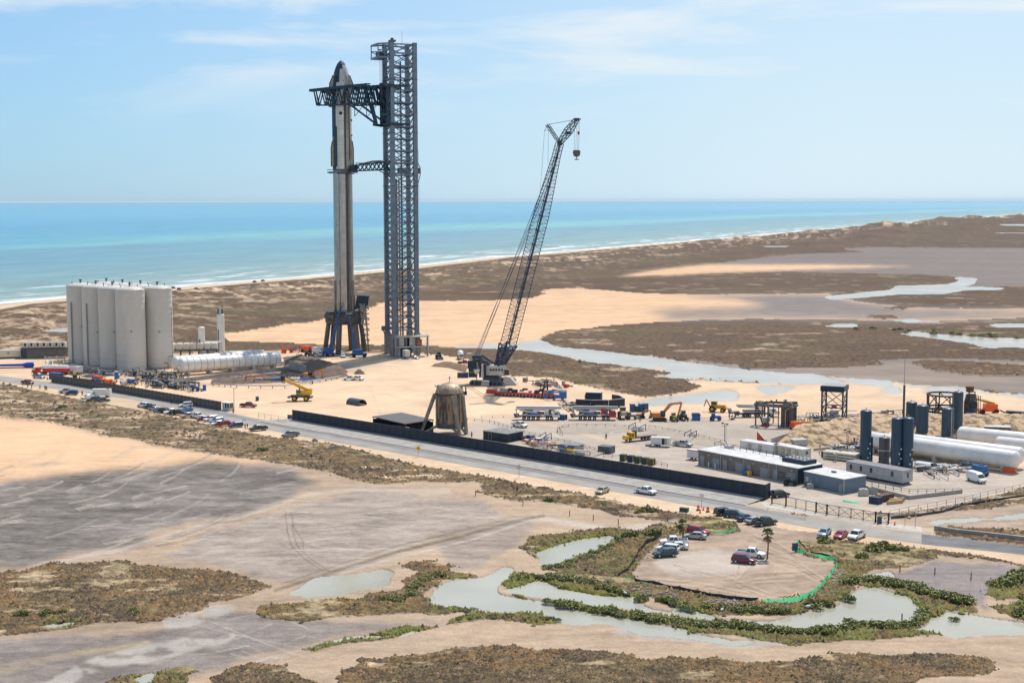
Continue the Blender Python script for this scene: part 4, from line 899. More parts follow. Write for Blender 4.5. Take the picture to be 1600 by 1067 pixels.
ao = part('service_arm', ar, armb, t, False)
m = MB()
for k in range(5):
    p0 = q0 + V((0, -1.6 + .4 * k, zq + 2 + .3 * (k % 2))); p1 = q1 + V((1.5, -1 + .3 * k, zq + 2.2)); md = (p0 + p1) / 2 + V((0, 0, .8 - .4 * (k % 3))); m.path([p0, (p0 + md) / 2 + V((0, 0, .5)), md, (md + p1) / 2 - V((0, 0, .4)), p1], .28, 5)
part('hose', m, pm('hose', (.16, .14, .12), .7, 0, .4, 1), ao, False)
m = MB(); m.box(tuple(q1 + V((.6, 0, zq - .4))), (3.2, 3.4, 3.0), .3); m.bar(q1 + V((1, -1.4, zq - 2.6)), q1 + V((-7.0, -1.4, zq - 2.4)), .7, .5); m.bar(q1 + V((-3, -1.7, zq - 1.2)), q1 + V((-11.5, -1.7, zq - .8)), .28); part('umbilical_plate', m, blacks, ao, False)
m = MB(); m.bar(q0 + V((0, 0, zq - 1)), V((0, 0, zq - 5)), .5); m.bar(q0 + V((-5, 0, zq - 1.2)), q0 + V((1, 0, zq - 4.5)), .4); part('strut', m, armb, ao, False)
# service level inside the tower by the arm, and gear on its right flank
m = MB(); m.box((ce.x, ce.y, zq - 2.6), (S_ - 1, S_ - 1, .5), th_); m.box((ce.x + 1, ce.y - 2, zq - 1.2), (4, 3, 2.2), th_); m.box((ce.x, ce.y, zq + 3.4), (S_ - .6, S_ - .6, .4), th_)
part('service_deck', m, steelb, t, False)
m = MB(); c = eu * (S_ + 1.4) + ev * 1
m.box((c.x, c.y, zq - 1.5), (1.8, 2.6, 2.6), th_); m.bar(c + V((-.5, 0, zq + 3)), c + V((1.2, 0, zq - .2)), .35); m.bar(c + V((1.2, 0, zq - .2)), c + V((1.2, 0, zq - 3.4)), .35); m.bar(c + V((1.2, 0, zq - 3)), c + V((.2, 0, zq - 7)), .3); m.bar(c + V((.4, 0, zq + 8)), c + V((.5, 0, zq - 15)), .1)
part('side_gantry', m, dgrey, t, False)
# concrete-filled foot and the machine house
m = MB()
ftc = pm('foot_concrete', (.27, .27, .27), .8, 0, .2, .4)
for c in cor: part('tower_foot', MB().box((c.x, c.y, 5.2), (2.5, 2.5, 10.4), th_), ftc, t, False)
for q_ in (5.2, 2.8): part('foot_pier', MB().box(tuple(ev * q_ + V((0, 0, 4.9))), (1.0, 1.6, 9.8), th_), ftc, t, False)
m = MB(); m.box(tuple(-eu * 1.9 + ev * S_ + V((0, 0, 12))), (1.9, .6, 2.2), th_); m.bar(-eu * 1 + ev * S_ + V((0, 0, 8.5)), -eu * 1.9 + ev * S_ + V((0, 0, 11)), .5); part('corner_bracket', m, steelb, t, False)
hb = thing('machine_house', 'two-storey concrete and steel machine house wrapped round the foot of the launch tower', 'building', B0 + eu * .6 - ev * 1.2, th_)
fr = MB()
for x in (0, 7.2, 13.4): 
    fr.box((x, -4.6, 4.7), (.55, .55, 9.4))
for x, y in ((-1.0, -3.2), (3.6, -3.2), (9.5, -3.2)): fr.box((x, y, 4.5), (.5, .5, 9))
part('frame', fr, pm('house_steel', (.33, .36, .38), .6, .1, .2, .5), hb, False)
for z, h in ((4.6, .6), (9.2, .45)):
    part('floor_slab', MB().box((6.3, -3.4, z), (15.6, 4.4, h)), pm('slab', (.42, .42, .40), .8, 0, .2, .4), hb, False)
part('roof', MB().box((2.2, -3.6, 9.6), (6.8, 3.6, .2)), roof_w, hb, False)
part('wall', MB().box((-.4, -1.8, 6.7), (1.6, 1.6, 4.4)).box((-.6, -2.2, 2.2), (1.2, 1.6, 4.4)), conc_w, hb, False)
for x in (1.3, 5.9): part('wall_panel', MB().box((x, -4.3, 6.9), (2.0, .2, 3.9)), conc_w, hb, False)
part('equipment_bay', MB().box((3.8, -2.3, 6.8), (6.6, 1.2, 3.8)).box((3.6, -2.3, 2.1), (5.4, 1.0, 4.2)), blacks, hb, False)
part('generator', MB().box((9.4, -3.7, 6.4), (2.6, 2.4, 2.8)), pm('gen_brown', (.30, .14, .05), .7, 0, .4, 1), hb, False)
part('railing', MB().path([(8, -5.4, 10.0), (13.8, -5.4, 10.0), (13.8, -1.4, 10.0)], .12).path([(7.8, -5.4, 5.9), (13.8, -5.4, 5.9), (13.8, -1.4, 5.9)], .12), lgrey, hb, False)
sm = MB()
for k in range(2): sm.bar((12.4 - .0, -4.6 + .9 * k, 4.6), (15.4, -4.6 + .9 * k, .3), .25)
part('stair', sm, steelb, hb, False); part('leg', MB().bar((13.6, -5.2, 0), (13.6, -5.2, 9.2), .3), lgrey, hb, False)

# ================================================================ ROCKET
mtn = thing('launch_mount', 'circular launch mount on thick concrete legs under the rocket', 'launch mount', RX)
zr = hgt(538, 487, 661)
ringp = MB().lathe([(4.6, zr - 5.6), (8.2, zr - 5.6), (9.1, zr - 4.6), (9.1, zr - .6), (8.3, zr + .3), (4.8, zr + .3), (4.8, zr - 5.6)], 32); part('table', ringp, pm('mount_steel', (.105, .10, .095), .6, .2, .5, .4, dark=(.04, .04, .042)), mtn, False)
m = MB().lathe([(9.0, zr + .35), (9.9, zr + .35), (9.9, zr + .5), (9.0, zr + .5)], 32); 
for k in range(32):
    a = k * PI / 16; m.bar((9.85 * math.cos(a), 9.85 * math.sin(a), zr + .4), (9.85 * math.cos(a), 9.85 * math.sin(a), zr + 1.5), .09)
m.path([(9.85 * math.cos(k * PI / 16), 9.85 * math.sin(k * PI / 16), zr + 1.5) for k in range(33)], .09); part('railing', m, dgrey, mtn, False)
for k in range(6):
    a = k * PI / 3 + .28; o_ = V((math.cos(a), math.sin(a), 0))
    lg = MB().bar(o_ * 9.6, o_ * 7.6 + V((0, 0, zr - 5.4)), 2.3, 2.3, n=8); part('leg', lg, conc_g, mtn, False)
    inst('leg_cladding', MB().bar(o_ * 9.6 + V((-o_.y, o_.x, 0)) * 1.35, o_ * 7.7 + V((-o_.y, o_.x, 0)) * 1.35 + V((0, 0, zr - 5.4)), .5, .7).mesh('leg_cladding', dgrey), mtn)
for k in range(20):
    a = k * PI / 10 + .1; part('clamp', MB().box((8.9 * math.cos(a), 8.9 * math.sin(a), zr - 3 + (k % 3)), (1.2, 1.2, 1.0 + .6 * (k % 2)), a), pm('clamp_mix', (.16, .13, .11), .7, .1, .5, 1), mtn, False)
m = MB(); cx = V((9.5, -2, 0))
for (dx, dy) in ((2.6, -1.4), (5.6, -1.4), (5.6, 2), (2.6, 2)): m.bar(V((dx + 5.6, dy - 1, 0)), V((dx + 4.3, dy - 1, zr + 3)), .28)
for k in range(9):
    z = 1 + k * 2.5; s = 1 if k % 2 else -1
    m.bar(V((9.5 if s > 0 else 11.9, -2.4, z)), V((11.9 if s > 0 else 9.5, -2.4, z + 2.5)), .5, .2); m.bar(V((8.4, -2.4, z + 2.5)), V((11.6, -2.4, z + 2.5)), .25); m.bar(V((8.4, 1, z + 2.5)), V((11.6, 1, z + 2.5)), .25)
part('stair_tower', m, dgrey, mtn, False)
m = MB(); m.add([(5.0, -3, zr + 1.2), (11.3, -3, zr + 3.2), (11.9, -3, zr + 7.6), (6.4, -3, zr + 7.9), (5.0, 3, zr + 1.2), (11.3, 3, zr + 3.2), (11.9, 3, zr + 7.6), (6.4, 3, zr + 7.9)], [(0, 1, 2, 3), (7, 6, 5, 4), (0, 4, 5, 1), (1, 5, 6, 2), (2, 6, 7, 3), (3, 7, 4, 0)])
part('umbilical_hood', m, blacks, mtn, False)
m = MB(); rr3 = random.Random(8)
for k in range(14): m.path([V((7 + rr3.random() * 3, -3.4, zr + 4)), V((8 + rr3.random() * 3, -4.2 - rr3.random(), zr + rr3.uniform(-1, 2))), V((8 + rr3.random() * 2.5, -3.8, zr - 4 - rr3.random() * 2))], .3, 5)
part('hose', m, pm('hose_pale', (.42, .38, .33), .6, .1, .4, 1), mtn, False)
def hullprof(z0, z1, r): return [(r, z0), (r, z1)]
def seams(parent, z0, z1, r, step=1.83):
    me = MB().lathe([(r - .02, -.05), (r + .018, -.04), (r + .018, .04), (r - .02, .05)], 48).mesh('weld_seam', pm('weld', (.30, .27, .24), .45, .7, .2, 1)); z = z0 + step
    while z < z1 - .5: inst('weld_seam', me, parent, (0, 0, z)); z += step
steel = pm('rocket_steel', (.46, .41, .355), .30, .85, .2, .16, stretch=(2.2, 2.2, .9), dark=(.33, .295, .26), thr=(.35, .65))
tile = pm('heat_tile', (.022, .045, .075), .55, 0, .3, .8)
zs_ = hgt(538, 264.5, 661); zn = hgt(538, 94.5, 661); zbt = zr + .3
bo = thing('rocket_booster', 'bare steel rocket booster standing on the launch mount below the spacecraft', 'rocket', RX + V((0, 0, zbt)))
hb_ = zs_ - zbt
part('hull', MB().lathe(hullprof(0, hb_ - 1.9, 4.5), 48), steel, bo, False, True)
seams(bo, 0, hb_ - 2, 4.5, 3.66); part('vented_ring', MB().lathe([(4.5, hb_ - 1.9), (4.42, hb_ - 1.8), (4.42, hb_ - .2), (4.5, hb_ - .1), (4.5, hb_)], 48), pm('ring_steel', (.30, .28, .26), .5, .6, .4, .6), bo, False, True)
def onhull(a, r, z0, z1, w, d, mb): 
    ca, sa = math.cos(a), math.sin(a)
    mb.hull([(ca * (r - .2) - sa * s * w / 2, sa * (r - .2) + ca * s * w / 2) for s in (-1, 1)] + [(ca * (r + d) - sa * s * w / 2, sa * (r + d) + ca * s * w / 2) for s in (1, -1)],
            [(ca * (r - .2) - sa * s * w / 2, sa * (r - .2) + ca * s * w / 2) for s in (-1, 1)] + [(ca * (r + d) - sa * s * w / 2, sa * (r + d) + ca * s * w / 2) for s in (1, -1)], z0, z1); return mb
for a in (-1.05,): part('raceway', onhull(a, 4.5, 0, hb_ - 2, 1.0, .4, MB()), pm('raceway_dark', (.10, .10, .11), .5, .4, .3, .5), bo, False)
part('raceway', onhull(-1.85, 4.5, 11, hb_ - 1, .18, .12, MB()), dgrey, bo, False)
for a in (-2.6, -1.95, -1.30, -.35, .8): 
    ch = MB(); onhull(a, 4.5, 0, 14.5, .9, .75, ch); ca, sa = math.cos(a), math.sin(a)
    part('chine', ch, steel, bo, False)
for a, in ((-2.75,), (-.2,), (1.2,), (2.7,)):
    ca, sa = math.cos(a), math.sin(a); g = MB()
    for z in (0, 1.2, 2.3): g.bar(V((ca * 4.5, sa * 4.5, hb_ - 1.9 + z * .3)), V((ca * 7.2, sa * 7.2, hb_ - 1.9 + z * .3)), .14)
    for k in range(4): g.bar(V((ca * (5 + .7 * k), sa * (5 + .7 * k), hb_ - 1.9)), V((ca * (5 + .7 * k), sa * (5 + .7 * k), hb_ - 1.3)), .14)
    g.box((ca * 6, sa * 6, hb_ - 1.6), (2.4, 2.0, .22), a); part('grid_fin', g, blacks, bo, False)
sh_ = thing('spacecraft', 'steel spacecraft with dark heat tiles and flaps stacked on the booster', 'spacecraft', RX + V((0, 0, zs_)))
hs = zn - zs_; hc = hs - 14.5
steel = pm('ship_steel', (.60, .555, .49), .36, .65, .2, .2, dark=(.48, .44, .38))
part('hull', MB().lathe(hullprof(0, hc, 4.5), 48), steel, sh_, False, True)
seams(sh_, 0, hc, 4.5, 3.66)
def nose(k): 
    u = k / 14; return (4.5 * max(0, 1 - u ** 1.9) ** .62 if k < 14 else .02, hc + 14.5 * u)
part('nose_cone', MB().lathe([nose(k) for k in range(15)], 48), steel, sh_, False, True)
ta0, ta1 = PI - .95, PI + 1.0     # tiles face the left (seaward) side
prof = [(4.56, 0), (4.56, hc)] + [(nose(k)[0] + .06, nose(k)[1]) for k in range(1, 15)]
part('heat_shield', MB().lathe(prof, 20, a0=ta0, a1=ta1), tile, sh_, False, True)
part('nose_tiles', MB().lathe([(nose(k)[0] + .08, nose(k)[1]) for k in range(10, 15)], 30, a0=PI - 1.2, a1=PI + 1.9), tile, sh_, False, True)
part('nose_cap', MB().lathe([(nose(k)[0] + .1, nose(k)[1]) for k in (12, 13, 14)] + [(0, hc + 14.62)], 30), tile, sh_, False, True)
part('tile_patch', MB().lathe([(nose(k)[0] + .09, nose(k)[1]) for k in range(4, 11)], 6, a0=PI + 1.0, a1=PI + 1.45), tile, sh_, False, True)
def flap(a, prof, name='flap'):
    ca, sa = math.cos(a), math.sin(a); n_ = (-sa * .28, ca * .28)
    vs = [(ca * r + n_[0], sa * r + n_[1], z) for r, z in prof] + [(ca * r - n_[0], sa * r - n_[1], z) for r, z in prof]; n = len(prof)
    m = MB().add(vs, [tuple(range(n)), tuple(range(n, 2 * n))[::-1]] + [((i + 1) % n, i, n + i, n + (i + 1) % n) for i in range(n)])
    f = part(name, m, pm('flap_steel', (.52, .44, .34), .45, .3, .2, .4), sh_, False)
    e = MB().path([(ca * (r + .1), sa * (r + .1), z) for r, z in prof[1:]], .42); part('flap_edge', e, tile, f, False)
for a in (PI + .62, -.30):
    s = 1 if a > 3 else .55
    flap(a, [(2.9, hc + 9), (3.9 + .3 * s, hc + 7.4), (5.2 + .9 * s, hc + 3.4), (5.2 + .9 * s, hc - 1), (4.3, hc - 1.2)])
    flap(a, [(4.4, 15.5), (4.8 + .3 * s, 12.8), (5.1 + .7 * s, 9.5), (5.1 + .7 * s, 1.4), (4.4, 1.2)])
part('hinge_fairing', onhull(PI + .98, 4.5, 1.2, 19.5, 1.2, .55, MB()), tile, sh_, False); part('hinge_fairing', onhull(PI + .95, 4.0, hc - 2, hc + 7, 1.1, .5, MB()), tile, sh_, False)
part('raceway', onhull(-1.15, 4.5, 0, hc + 1, .9, .35, MB()), pm('raceway_dark', (.1, .1, .11)), sh_, False)
part('raceway', onhull(-.62, 4.5, 4, hc - 3, .35, .2, MB()), rust, sh_, False)
part('port', MB().tube((0, -4.45, 25.5), (0, -4.62, 25.5), .8, 14), blacks, sh_, False)
for z in (hc - 6, hc - 13, hc - 20): part('access_fitting', MB().box((4.5, -.8, z), (.7, .5, .8)), dgrey, sh_, False)
for k in range(4): part('lifting_point', MB().box((1.6 + .6 * (k % 2), -4.0, hc + 5 - k * 1.6), (.35, .5, .35)), dgrey, sh_, False)

# ================================================================ boom lifts at the mount
def boomlift(loc, rz, tip, mat, label, boommat=None, name='boom_lift', joint=None, s=1.0, group='boom lifts'):
    t = thing(name, label, 'boom lift', loc, rz, group)
    ch = MB().box((0, 0, 1.0 * s), (5.2 * s, 2.3 * s, .7 * s)); part('chassis', ch, mat, t, False)
    part('turntable', MB().box((-.5 * s, 0, 2.0 * s), (3.4 * s, 2.2 * s, 1.3 * s)), mat, t, False)
    wm_ = MB().tube((0, -.28 * s, 0), (0, .28 * s, 0), .62 * s, 12).mesh('wheel', rubber)
    for x in (-1.8, 1.8):
        for y in (-1.1, 1.1): inst('wheel', wm_, t, (x * s, y * s, .62 * s))
    tl = Matrix.Rotation(-rz, 3, 'Z') @ (V(tip) - V(loc)); b0 = V((-1.6 * s, 0, 2.6 * s)); md = Matrix.Rotation(-rz, 3, 'Z') @ (V(joint) - V(loc)) if joint else b0.lerp(tl, .55)
    bm = boommat or mat
    part('boom', MB().bar(b0, md, .62 * s, .72 * s), bm, t, False); part('boom_extension', MB().bar(md, tl, .42 * s, .5 * s), bm, t, False)
    bk = MB().box((0, 0, .05), (2.2 * s, 1 * s, .1)); 
    for x in (-1.05, 1.05):
        for y in (-.45, .45): bk.bar((x * s, y * s, 0), (x * s, y * s, 1.1 * s), .08)
    bk.path([(-1.05 * s, -.45 * s, 1.1 * s), (1.05 * s, -.45 * s, 1.1 * s), (1.05 * s, .45 * s, 1.1 * s), (-1.05 * s, .45 * s, 1.1 * s), (-1.05 * s, -.45 * s, 1.1 * s)], .09)
    o = part('basket', bk, blacks, t, False); o.location = tl - V((0, 0, .4)); return t
BL = pm('lift_blue', (.025, .11, .30), .45, 0, .15, .5)
p = G(512, 556); boomlift(p, 2.2, at(533, 478, p.y + 5), BL, 'blue boom lift with its long boom raised left across the mount legs', s=1.35)
p = G(561, 558); boomlift(p, .2, at(544, 492, p.y + 3), BL, 'blue boom lift with its boom leaning left up to the mount table', s=1.35, joint=at(552, 522, p.y + 2))
# ================================================================ CRAWLER CRANE
DC = 546
cb = G(769, 603); cb.y = DC
t = thing('crawler_crane', 'huge black crawler crane with a tall lattice boom and short jib', 'crane', cb)
craneb = pm('crane_blue', (.04, .062, .105), .45, .1, .3, .5); cranew = pm('crane_cream', (.60, .55, .45), .5, 0, .15, .5)
def lat(mb, p, q, w0, h0, w1, h1, n, side, ch=.28, lc=.13):
    """lattice between p and q: four chords and zig-zag lacing on four faces"""
    d = (q - p).normalized(); s = side.normalized(); u = s.cross(d).normalized()
    def c(i, k):
        f = i / n; w_ = w0 + (w1 - w0) * f; h_ = h0 + (h1 - h0) * f
        return p.lerp(q, f) + s * (w_ / 2 * (1 if k in (0, 1) else -1)) + u * (h_ / 2 * (1 if k in (0, 3) else -1))
    for k in range(4): mb.bar(c(0, k), c(n, k), ch, n=4, cap=False)
    for i in range(n):
        for k in range(4):
            k2 = (k + 1) % 4
            mb.bar(c(i, k), c(i + 1, k2), lc, n=3, cap=False) if i % 2 == 0 else mb.bar(c(i, k2), c(i + 1, k), lc, n=3, cap=False)
            mb.bar(c(i, k), c(i, k2), lc, n=3, cap=False)
def cp(px, py, dy=0): 
    v = at(px, py, DC + dy) - cb; return v
Sd = V((.55, 1, 0)).normalized()
foot, n1p, kn, tip = cp(779, 576), cp(794, 538), cp(874.5, 224), cp(901, 187)
nseg_ = 14
m = MB(); lat(m, foot, n1p, 3.0, 1.2, 6.4, 4.6, 4, Sd, .6, .45); lat(m, foot, n1p, 5.5, .9, 6.4, 4.4, 5, Sd, .6, .5); part('boom_foot', m, craneb, t, False)
for i in range(nseg_):
    a, b = n1p.lerp(kn, i / nseg_), n1p.lerp(kn, (i + 1) / nseg_); m = MB()
    w_ = 5.6 if i < 10 else 5.6 - (i - 9) * .8; w2_ = 5.6 if i + 1 < 10 else 5.6 - (i - 8) * .8
    h_ = 4.0 if i < 10 else 4.0 - (i - 9) * .4; h2_ = 4.0 if i + 1 < 10 else 4.0 - (i - 8) * .4
    lat(m, a, b, max(w_, 2.2), max(h_, 2.4), max(w2_, 2.2), max(h2_, 2.4), 4, Sd, .28, .13); part('boom_section', m, craneb, t, False)
    m = MB(); m.bar(a, b, .3); m.bar(a + Sd * .5, b + Sd * .5, .3); m.box(tuple(b), (1.6, 1.3, .5)); part('boom_cable_tray', m, craneb, t, False)
m = MB(); q = kn.lerp(tip, .5); lat(m, kn, q, 2.4, 1.2, 2.6, 2.6, 4, Sd, .3, .2); lat(m, q, tip, 2.6, 2.6, 2.0, 1.4, 4, Sd, .3, .2); m.box(tuple(tip), (1.8, 2, 1)); m.bar(tip, tip + V((1.6, 0, .1)), .5); m.box(tuple(q - V((0, 0, .6))), (2, 2, 1.1)); part('jib', m, craneb, t, False)
st_ = cp(855, 195); m = MB(); lat(m, kn, st_, 2.0, .6, 1.6, .9, 7, Sd, .22, .14); m.box(tuple(kn), (1.8, 2.4, 1.8)); part('jib_strut', m, craneb, t, False)
mt = cp(745, 557); mf = cp(775, 577); m = MB(); lat(m, mf, mt, 5.0, 1.5, 4.4, 1.4, 6, Sd, .55, .3); m.box(tuple(mt), (3.6, 4.2, 1.2)); part('derrick_mast', m, craneb, t, False)
m = MB()
for s in (-1.1, 1.1):
    m.bar(mt + Sd * s, kn.lerp(n1p, .06) + Sd * s, .2); m.bar(mt + Sd * s + V((-.6, 0, 0)), kn.lerp(n1p, .16) + Sd * s, .13)
m.bar(st_ + V((-1.0, 0, -2)), cp(846, 275), .1); m.bar(cp(846, 275), n1p.lerp(kn, .55), .08); m.bar(st_ + V((0, 0, 0)), cp(851, 205), .14); m.bar(cp(857, 204), cp(856, 255), .1); m.bar(st_, tip, .16); m.bar(cp(851, 204), cp(857, 204), .12)
part('pendant_rope', m, craneb, t, False)
m = MB(); m.bar(mt + V((1, 0, 0)), mf + V((-8, 0, -7)), .3); m.bar(mt, cp(770, 590), .2); m.bar(cp(771, 572), cp(779, 553), .35); part('backstay', m, craneb, t, False)
hk = cp(901, 240); m = MB()
for dx in (-1.2, -.4, .4, 1.0): m.bar(tip + V((dx * .8 + .3, 0, 0)), hk + V((dx * .8, 0, 1)), .09)
part('hoist_rope', m, craneb, t, False)
m = MB(); m.lathe([(0, -1.5), (1.2, -.9), (1.5, .4), (1.3, 1.2), (0, 1.3)], 10, tuple(hk)); m.bar(hk - V((0, 0, 1.4)), hk - V((0, 0, 2.3)), .3); m.bar(hk - V((.8, 0, 2.3)), hk + V((.8, 0, -2.3)), .35); part('hook_block', m, dgrey, t, False)
m = MB(); m.lathe([(0, -.8), (.45, -.4), (.45, .5), (0, .8)], 8, tuple(cp(904, 208))); part('overhaul_ball', m, red, t, False)
# base: crawlers, car body, house, counterweights
ra_ = .12
for k, (dx, dy) in enumerate(((-1.0, -5.0), (1.5, 5.0))):
    m = MB(); prof = [(-6.8, .9), (-6.0, .05), (6.0, .05), (6.8, .9), (6.0, 1.9), (-6.0, 1.9)]
    m.prism(prof, dy - .9, dy + .9); tr = part('crawler_track', m, dgrey, t, False)
    tr.location = (dx, 0, 0); tr.rotation_euler = (0, 0, -.25)
    ws = MB().tube((0, -.95, 0), (0, .95, 0), .6, 10).mesh('roller', blacks)
    for j in range(7): inst('roller', ws, tr, (-5.4 + 1.8 * j, dy, .9))
m = MB(); m.box((0, 0, 1.9), (5.2, 9, 1.5), -.25); m.hull([(-3, -3), (3, -3), (3, 3), (-3, 3)], [(-2, -2), (2, -2), (2, 2), (-2, 2)], 2.6, 3.6); part('car_body', m, dgrey, t, False)
m = MB(); m.box((1.2, -1.0, 5.2), (8.0, 4.6, 3.0), -.12); m.hull([(-2.6, -3.2), (5.2, -3.2), (5.2, 1.3), (-2.6, 1.3)], [(-1.0, -3.0), (5.0, -3.0), (5.0, 1.1), (-1.0, 1.1)], 6.7, 7.6); ho = part('machinery_house', m, cranew, t, False)
m = MB(); 
for k in range(5): m.box((-.6 + k * 1.1, -3.62, 5.9), (.75, .06, .8), -.12)
part('logo_lettering', m, craneb, ho, False)
m = MB(); m.box((1.2, -1.0, 3.9), (7.8, 4.2, .8), -.12); part('house_base', m, blacks, t, False)
m = MB(); m.box((-2.9, -3.6, 5.4), (1.0, 1.0, 5.4)); m.box((-4.7, -3.4, 5.6), (.9, 1.0, 5.2)); part('radiator_stack', m, blacks, t, False); part('radiator_post', MB().box((-3.8, -3.6, 5.5), (.7, 1.1, 5.4)), lgrey, t, False)
for k in range(6): part('counterweight', MB().box((-7.6, -1 + .0, 3.4 + k * .85), (3.2, 6 - .3 * (k % 2), .8)), blacks if k != 2 else dgrey, t, False)
m = MB(); m.box((-7.8, -2, 7.9), (3.4, 3.2, 3.0)); part('winch_cabin', m, blacks, t, False)
m = MB(); m.box((-11.5, -1.5, 3.6), (4.2, 2.4, 2.0)); part('boom_hoist', m, craneb, t, False)
m = MB(); m.lathe([(.1, 4.1), (.8, 4.6), (1.3, 6), (1.2, 6.2), (.2, 6.2)], 10, (-6, -4.2, 0)); part('exhaust', m, cream, t, False)
m = MB(); m.box((5.6, -3.8, 5.0), (1.8, 1.6, 2.2)); part('cab', m, glass, t, False)
m = MB(); m.add([(3.5, -5.5, .1), (9.5, -5.0, .1), (7.0, -4.4, 3.0), (4.6, -4.8, 3.0), (4.0, -1, .1), (10, -.5, .1), (7.5, -.5, 3.0), (5, -.5, 3.0)], [(0, 1, 2, 3), (7, 6, 5, 4), (0, 4, 5, 1), (1, 5, 6, 2), (2, 6, 7, 3), (3, 7, 4, 0)]); part('outrigger_pad', m, conc_w, t, False)
m = MB(); m.add([(-4.5, -8.4, .1), (-1.2, -9, .1), (-1.0, -8, 2.0), (-4.0, -7.6, 2.2), (-4.5, -5.5, .1), (-1.2, -5.5, .1), (-1.0, -5.5, 2.0), (-4.0, -5.5, 2.2)], [(0, 1, 2, 3), (7, 6, 5, 4), (0, 4, 5, 1), (1, 5, 6, 2), (2, 6, 7, 3), (3, 7, 4, 0)]); part('outrigger_pad', m, conc_m, t, False)

# ================================================================ VEHICLES
PAINT = dict(white=(.78, .78, .77), silver=(.42, .43, .44), grey=(.16, .17, .18), black=(.016, .018, .022), navy=(.02, .045, .10), blue=(.03, .14, .36), lblue=(.25, .35, .45), red=(.42, .022, .03), maroon=(.16, .015, .03), green=(.02, .04, .035), beige=(.45, .39, .24), tan=(.48, .36, .28), yellow=(.78, .45, .03), teal=(.015, .06, .085), orange=(.75, .13, .03))
def paint(c): return pm('car_paint_' + c, PAINT[c], .28, .15 if c in ('silver', 'grey', 'lblue') else 0, .08, 1.2, spec=.6)
def loftbox(mb, secs):
    """body from cross rings: (x, halfwidth, z0, z1)"""
    n = len(secs); vs = []
    for x, w_, z0, z1 in secs:
        h = z1 - z0
        vs += [(x, -w_ * .94, z0), (x, -w_, z0 + h * .35), (x, -w_ * .97, z1 - h * .08), (x, -w_ * .86, z1), (x, w_ * .86, z1), (x, w_ * .97, z1 - h * .08), (x, w_, z0 + h * .35), (x, w_ * .94, z0)]
    fs = [tuple(range(8)), tuple(range(8 * (n - 1), 8 * n))[::-1]]
    for j in range(n - 1):
        for i in range(8): i2 = (i + 1) % 8; fs.append((j * 8 + i2, j * 8 + i, (j + 1) * 8 + i, (j + 1) * 8 + i2))
    return mb.add(vs, fs)
KIND = {
 'sedan': dict(L=4.8, W=.92, body=[(-2.4, .80, .45, .80), (-2.3, .90, .30, .98), (-1.6, .92, .26, 1.02), (.95, .92, .26, .96), (1.9, .90, .28, .82), (2.3, .84, .32, .70), (2.4, .75, .40, .62)], gh=((-1.95, 1.25, .80), (-1.15, .35, .62), .94, 1.42), wx=(-1.4, 1.45), wr=.33),
 'suv': dict(L=4.8, W=.95, body=[(-2.4, .86, .45, 1.05), (-2.3, .93, .35, 1.12), (.9, .95, .32, 1.08), (1.9, .93, .34, .98), (2.3, .86, .38, .86), (2.4, .8, .45, .75)], gh=((-2.28, 1.25, .84), (-2.05, .5, .70), 1.08, 1.72), wx=(-1.45, 1.5), wr=.38),
 'pickup': dict(L=5.8, W=1.0, body=[(-2.9, .92, .6, .86), (-2.8, .98, .48, .88), (-.9, 1.0, .42, .88), (-.85, 1.0, .42, 1.14), (1.4, 1.0, .42, 1.16), (2.4, .97, .44, 1.08), (2.8, .92, .48, .96), (2.9, .86, .55, .85)], gh=((-.85, 1.5, .88), (-.55, .85, .74), 1.14, 1.84), wx=(-1.75, 1.9), wr=.42, bed=1),
 'van': dict(L=6.0, W=1.02, body=[(-3.0, .95, .4, 2.3), (-2.9, 1.02, .35, 2.5), (.9, 1.02, .35, 2.52), (1.5, .96, .35, 2.3), (2.15, 1.0, .35, 1.35), (2.8, .95, .38, 1.1), (3.0, .85, .45, .95)], gh=((1.1, 2.2, .9), (1.25, 1.6, .78), 1.4, 2.2), wx=(-1.9, 2.0), wr=.38),
}
VC = {}
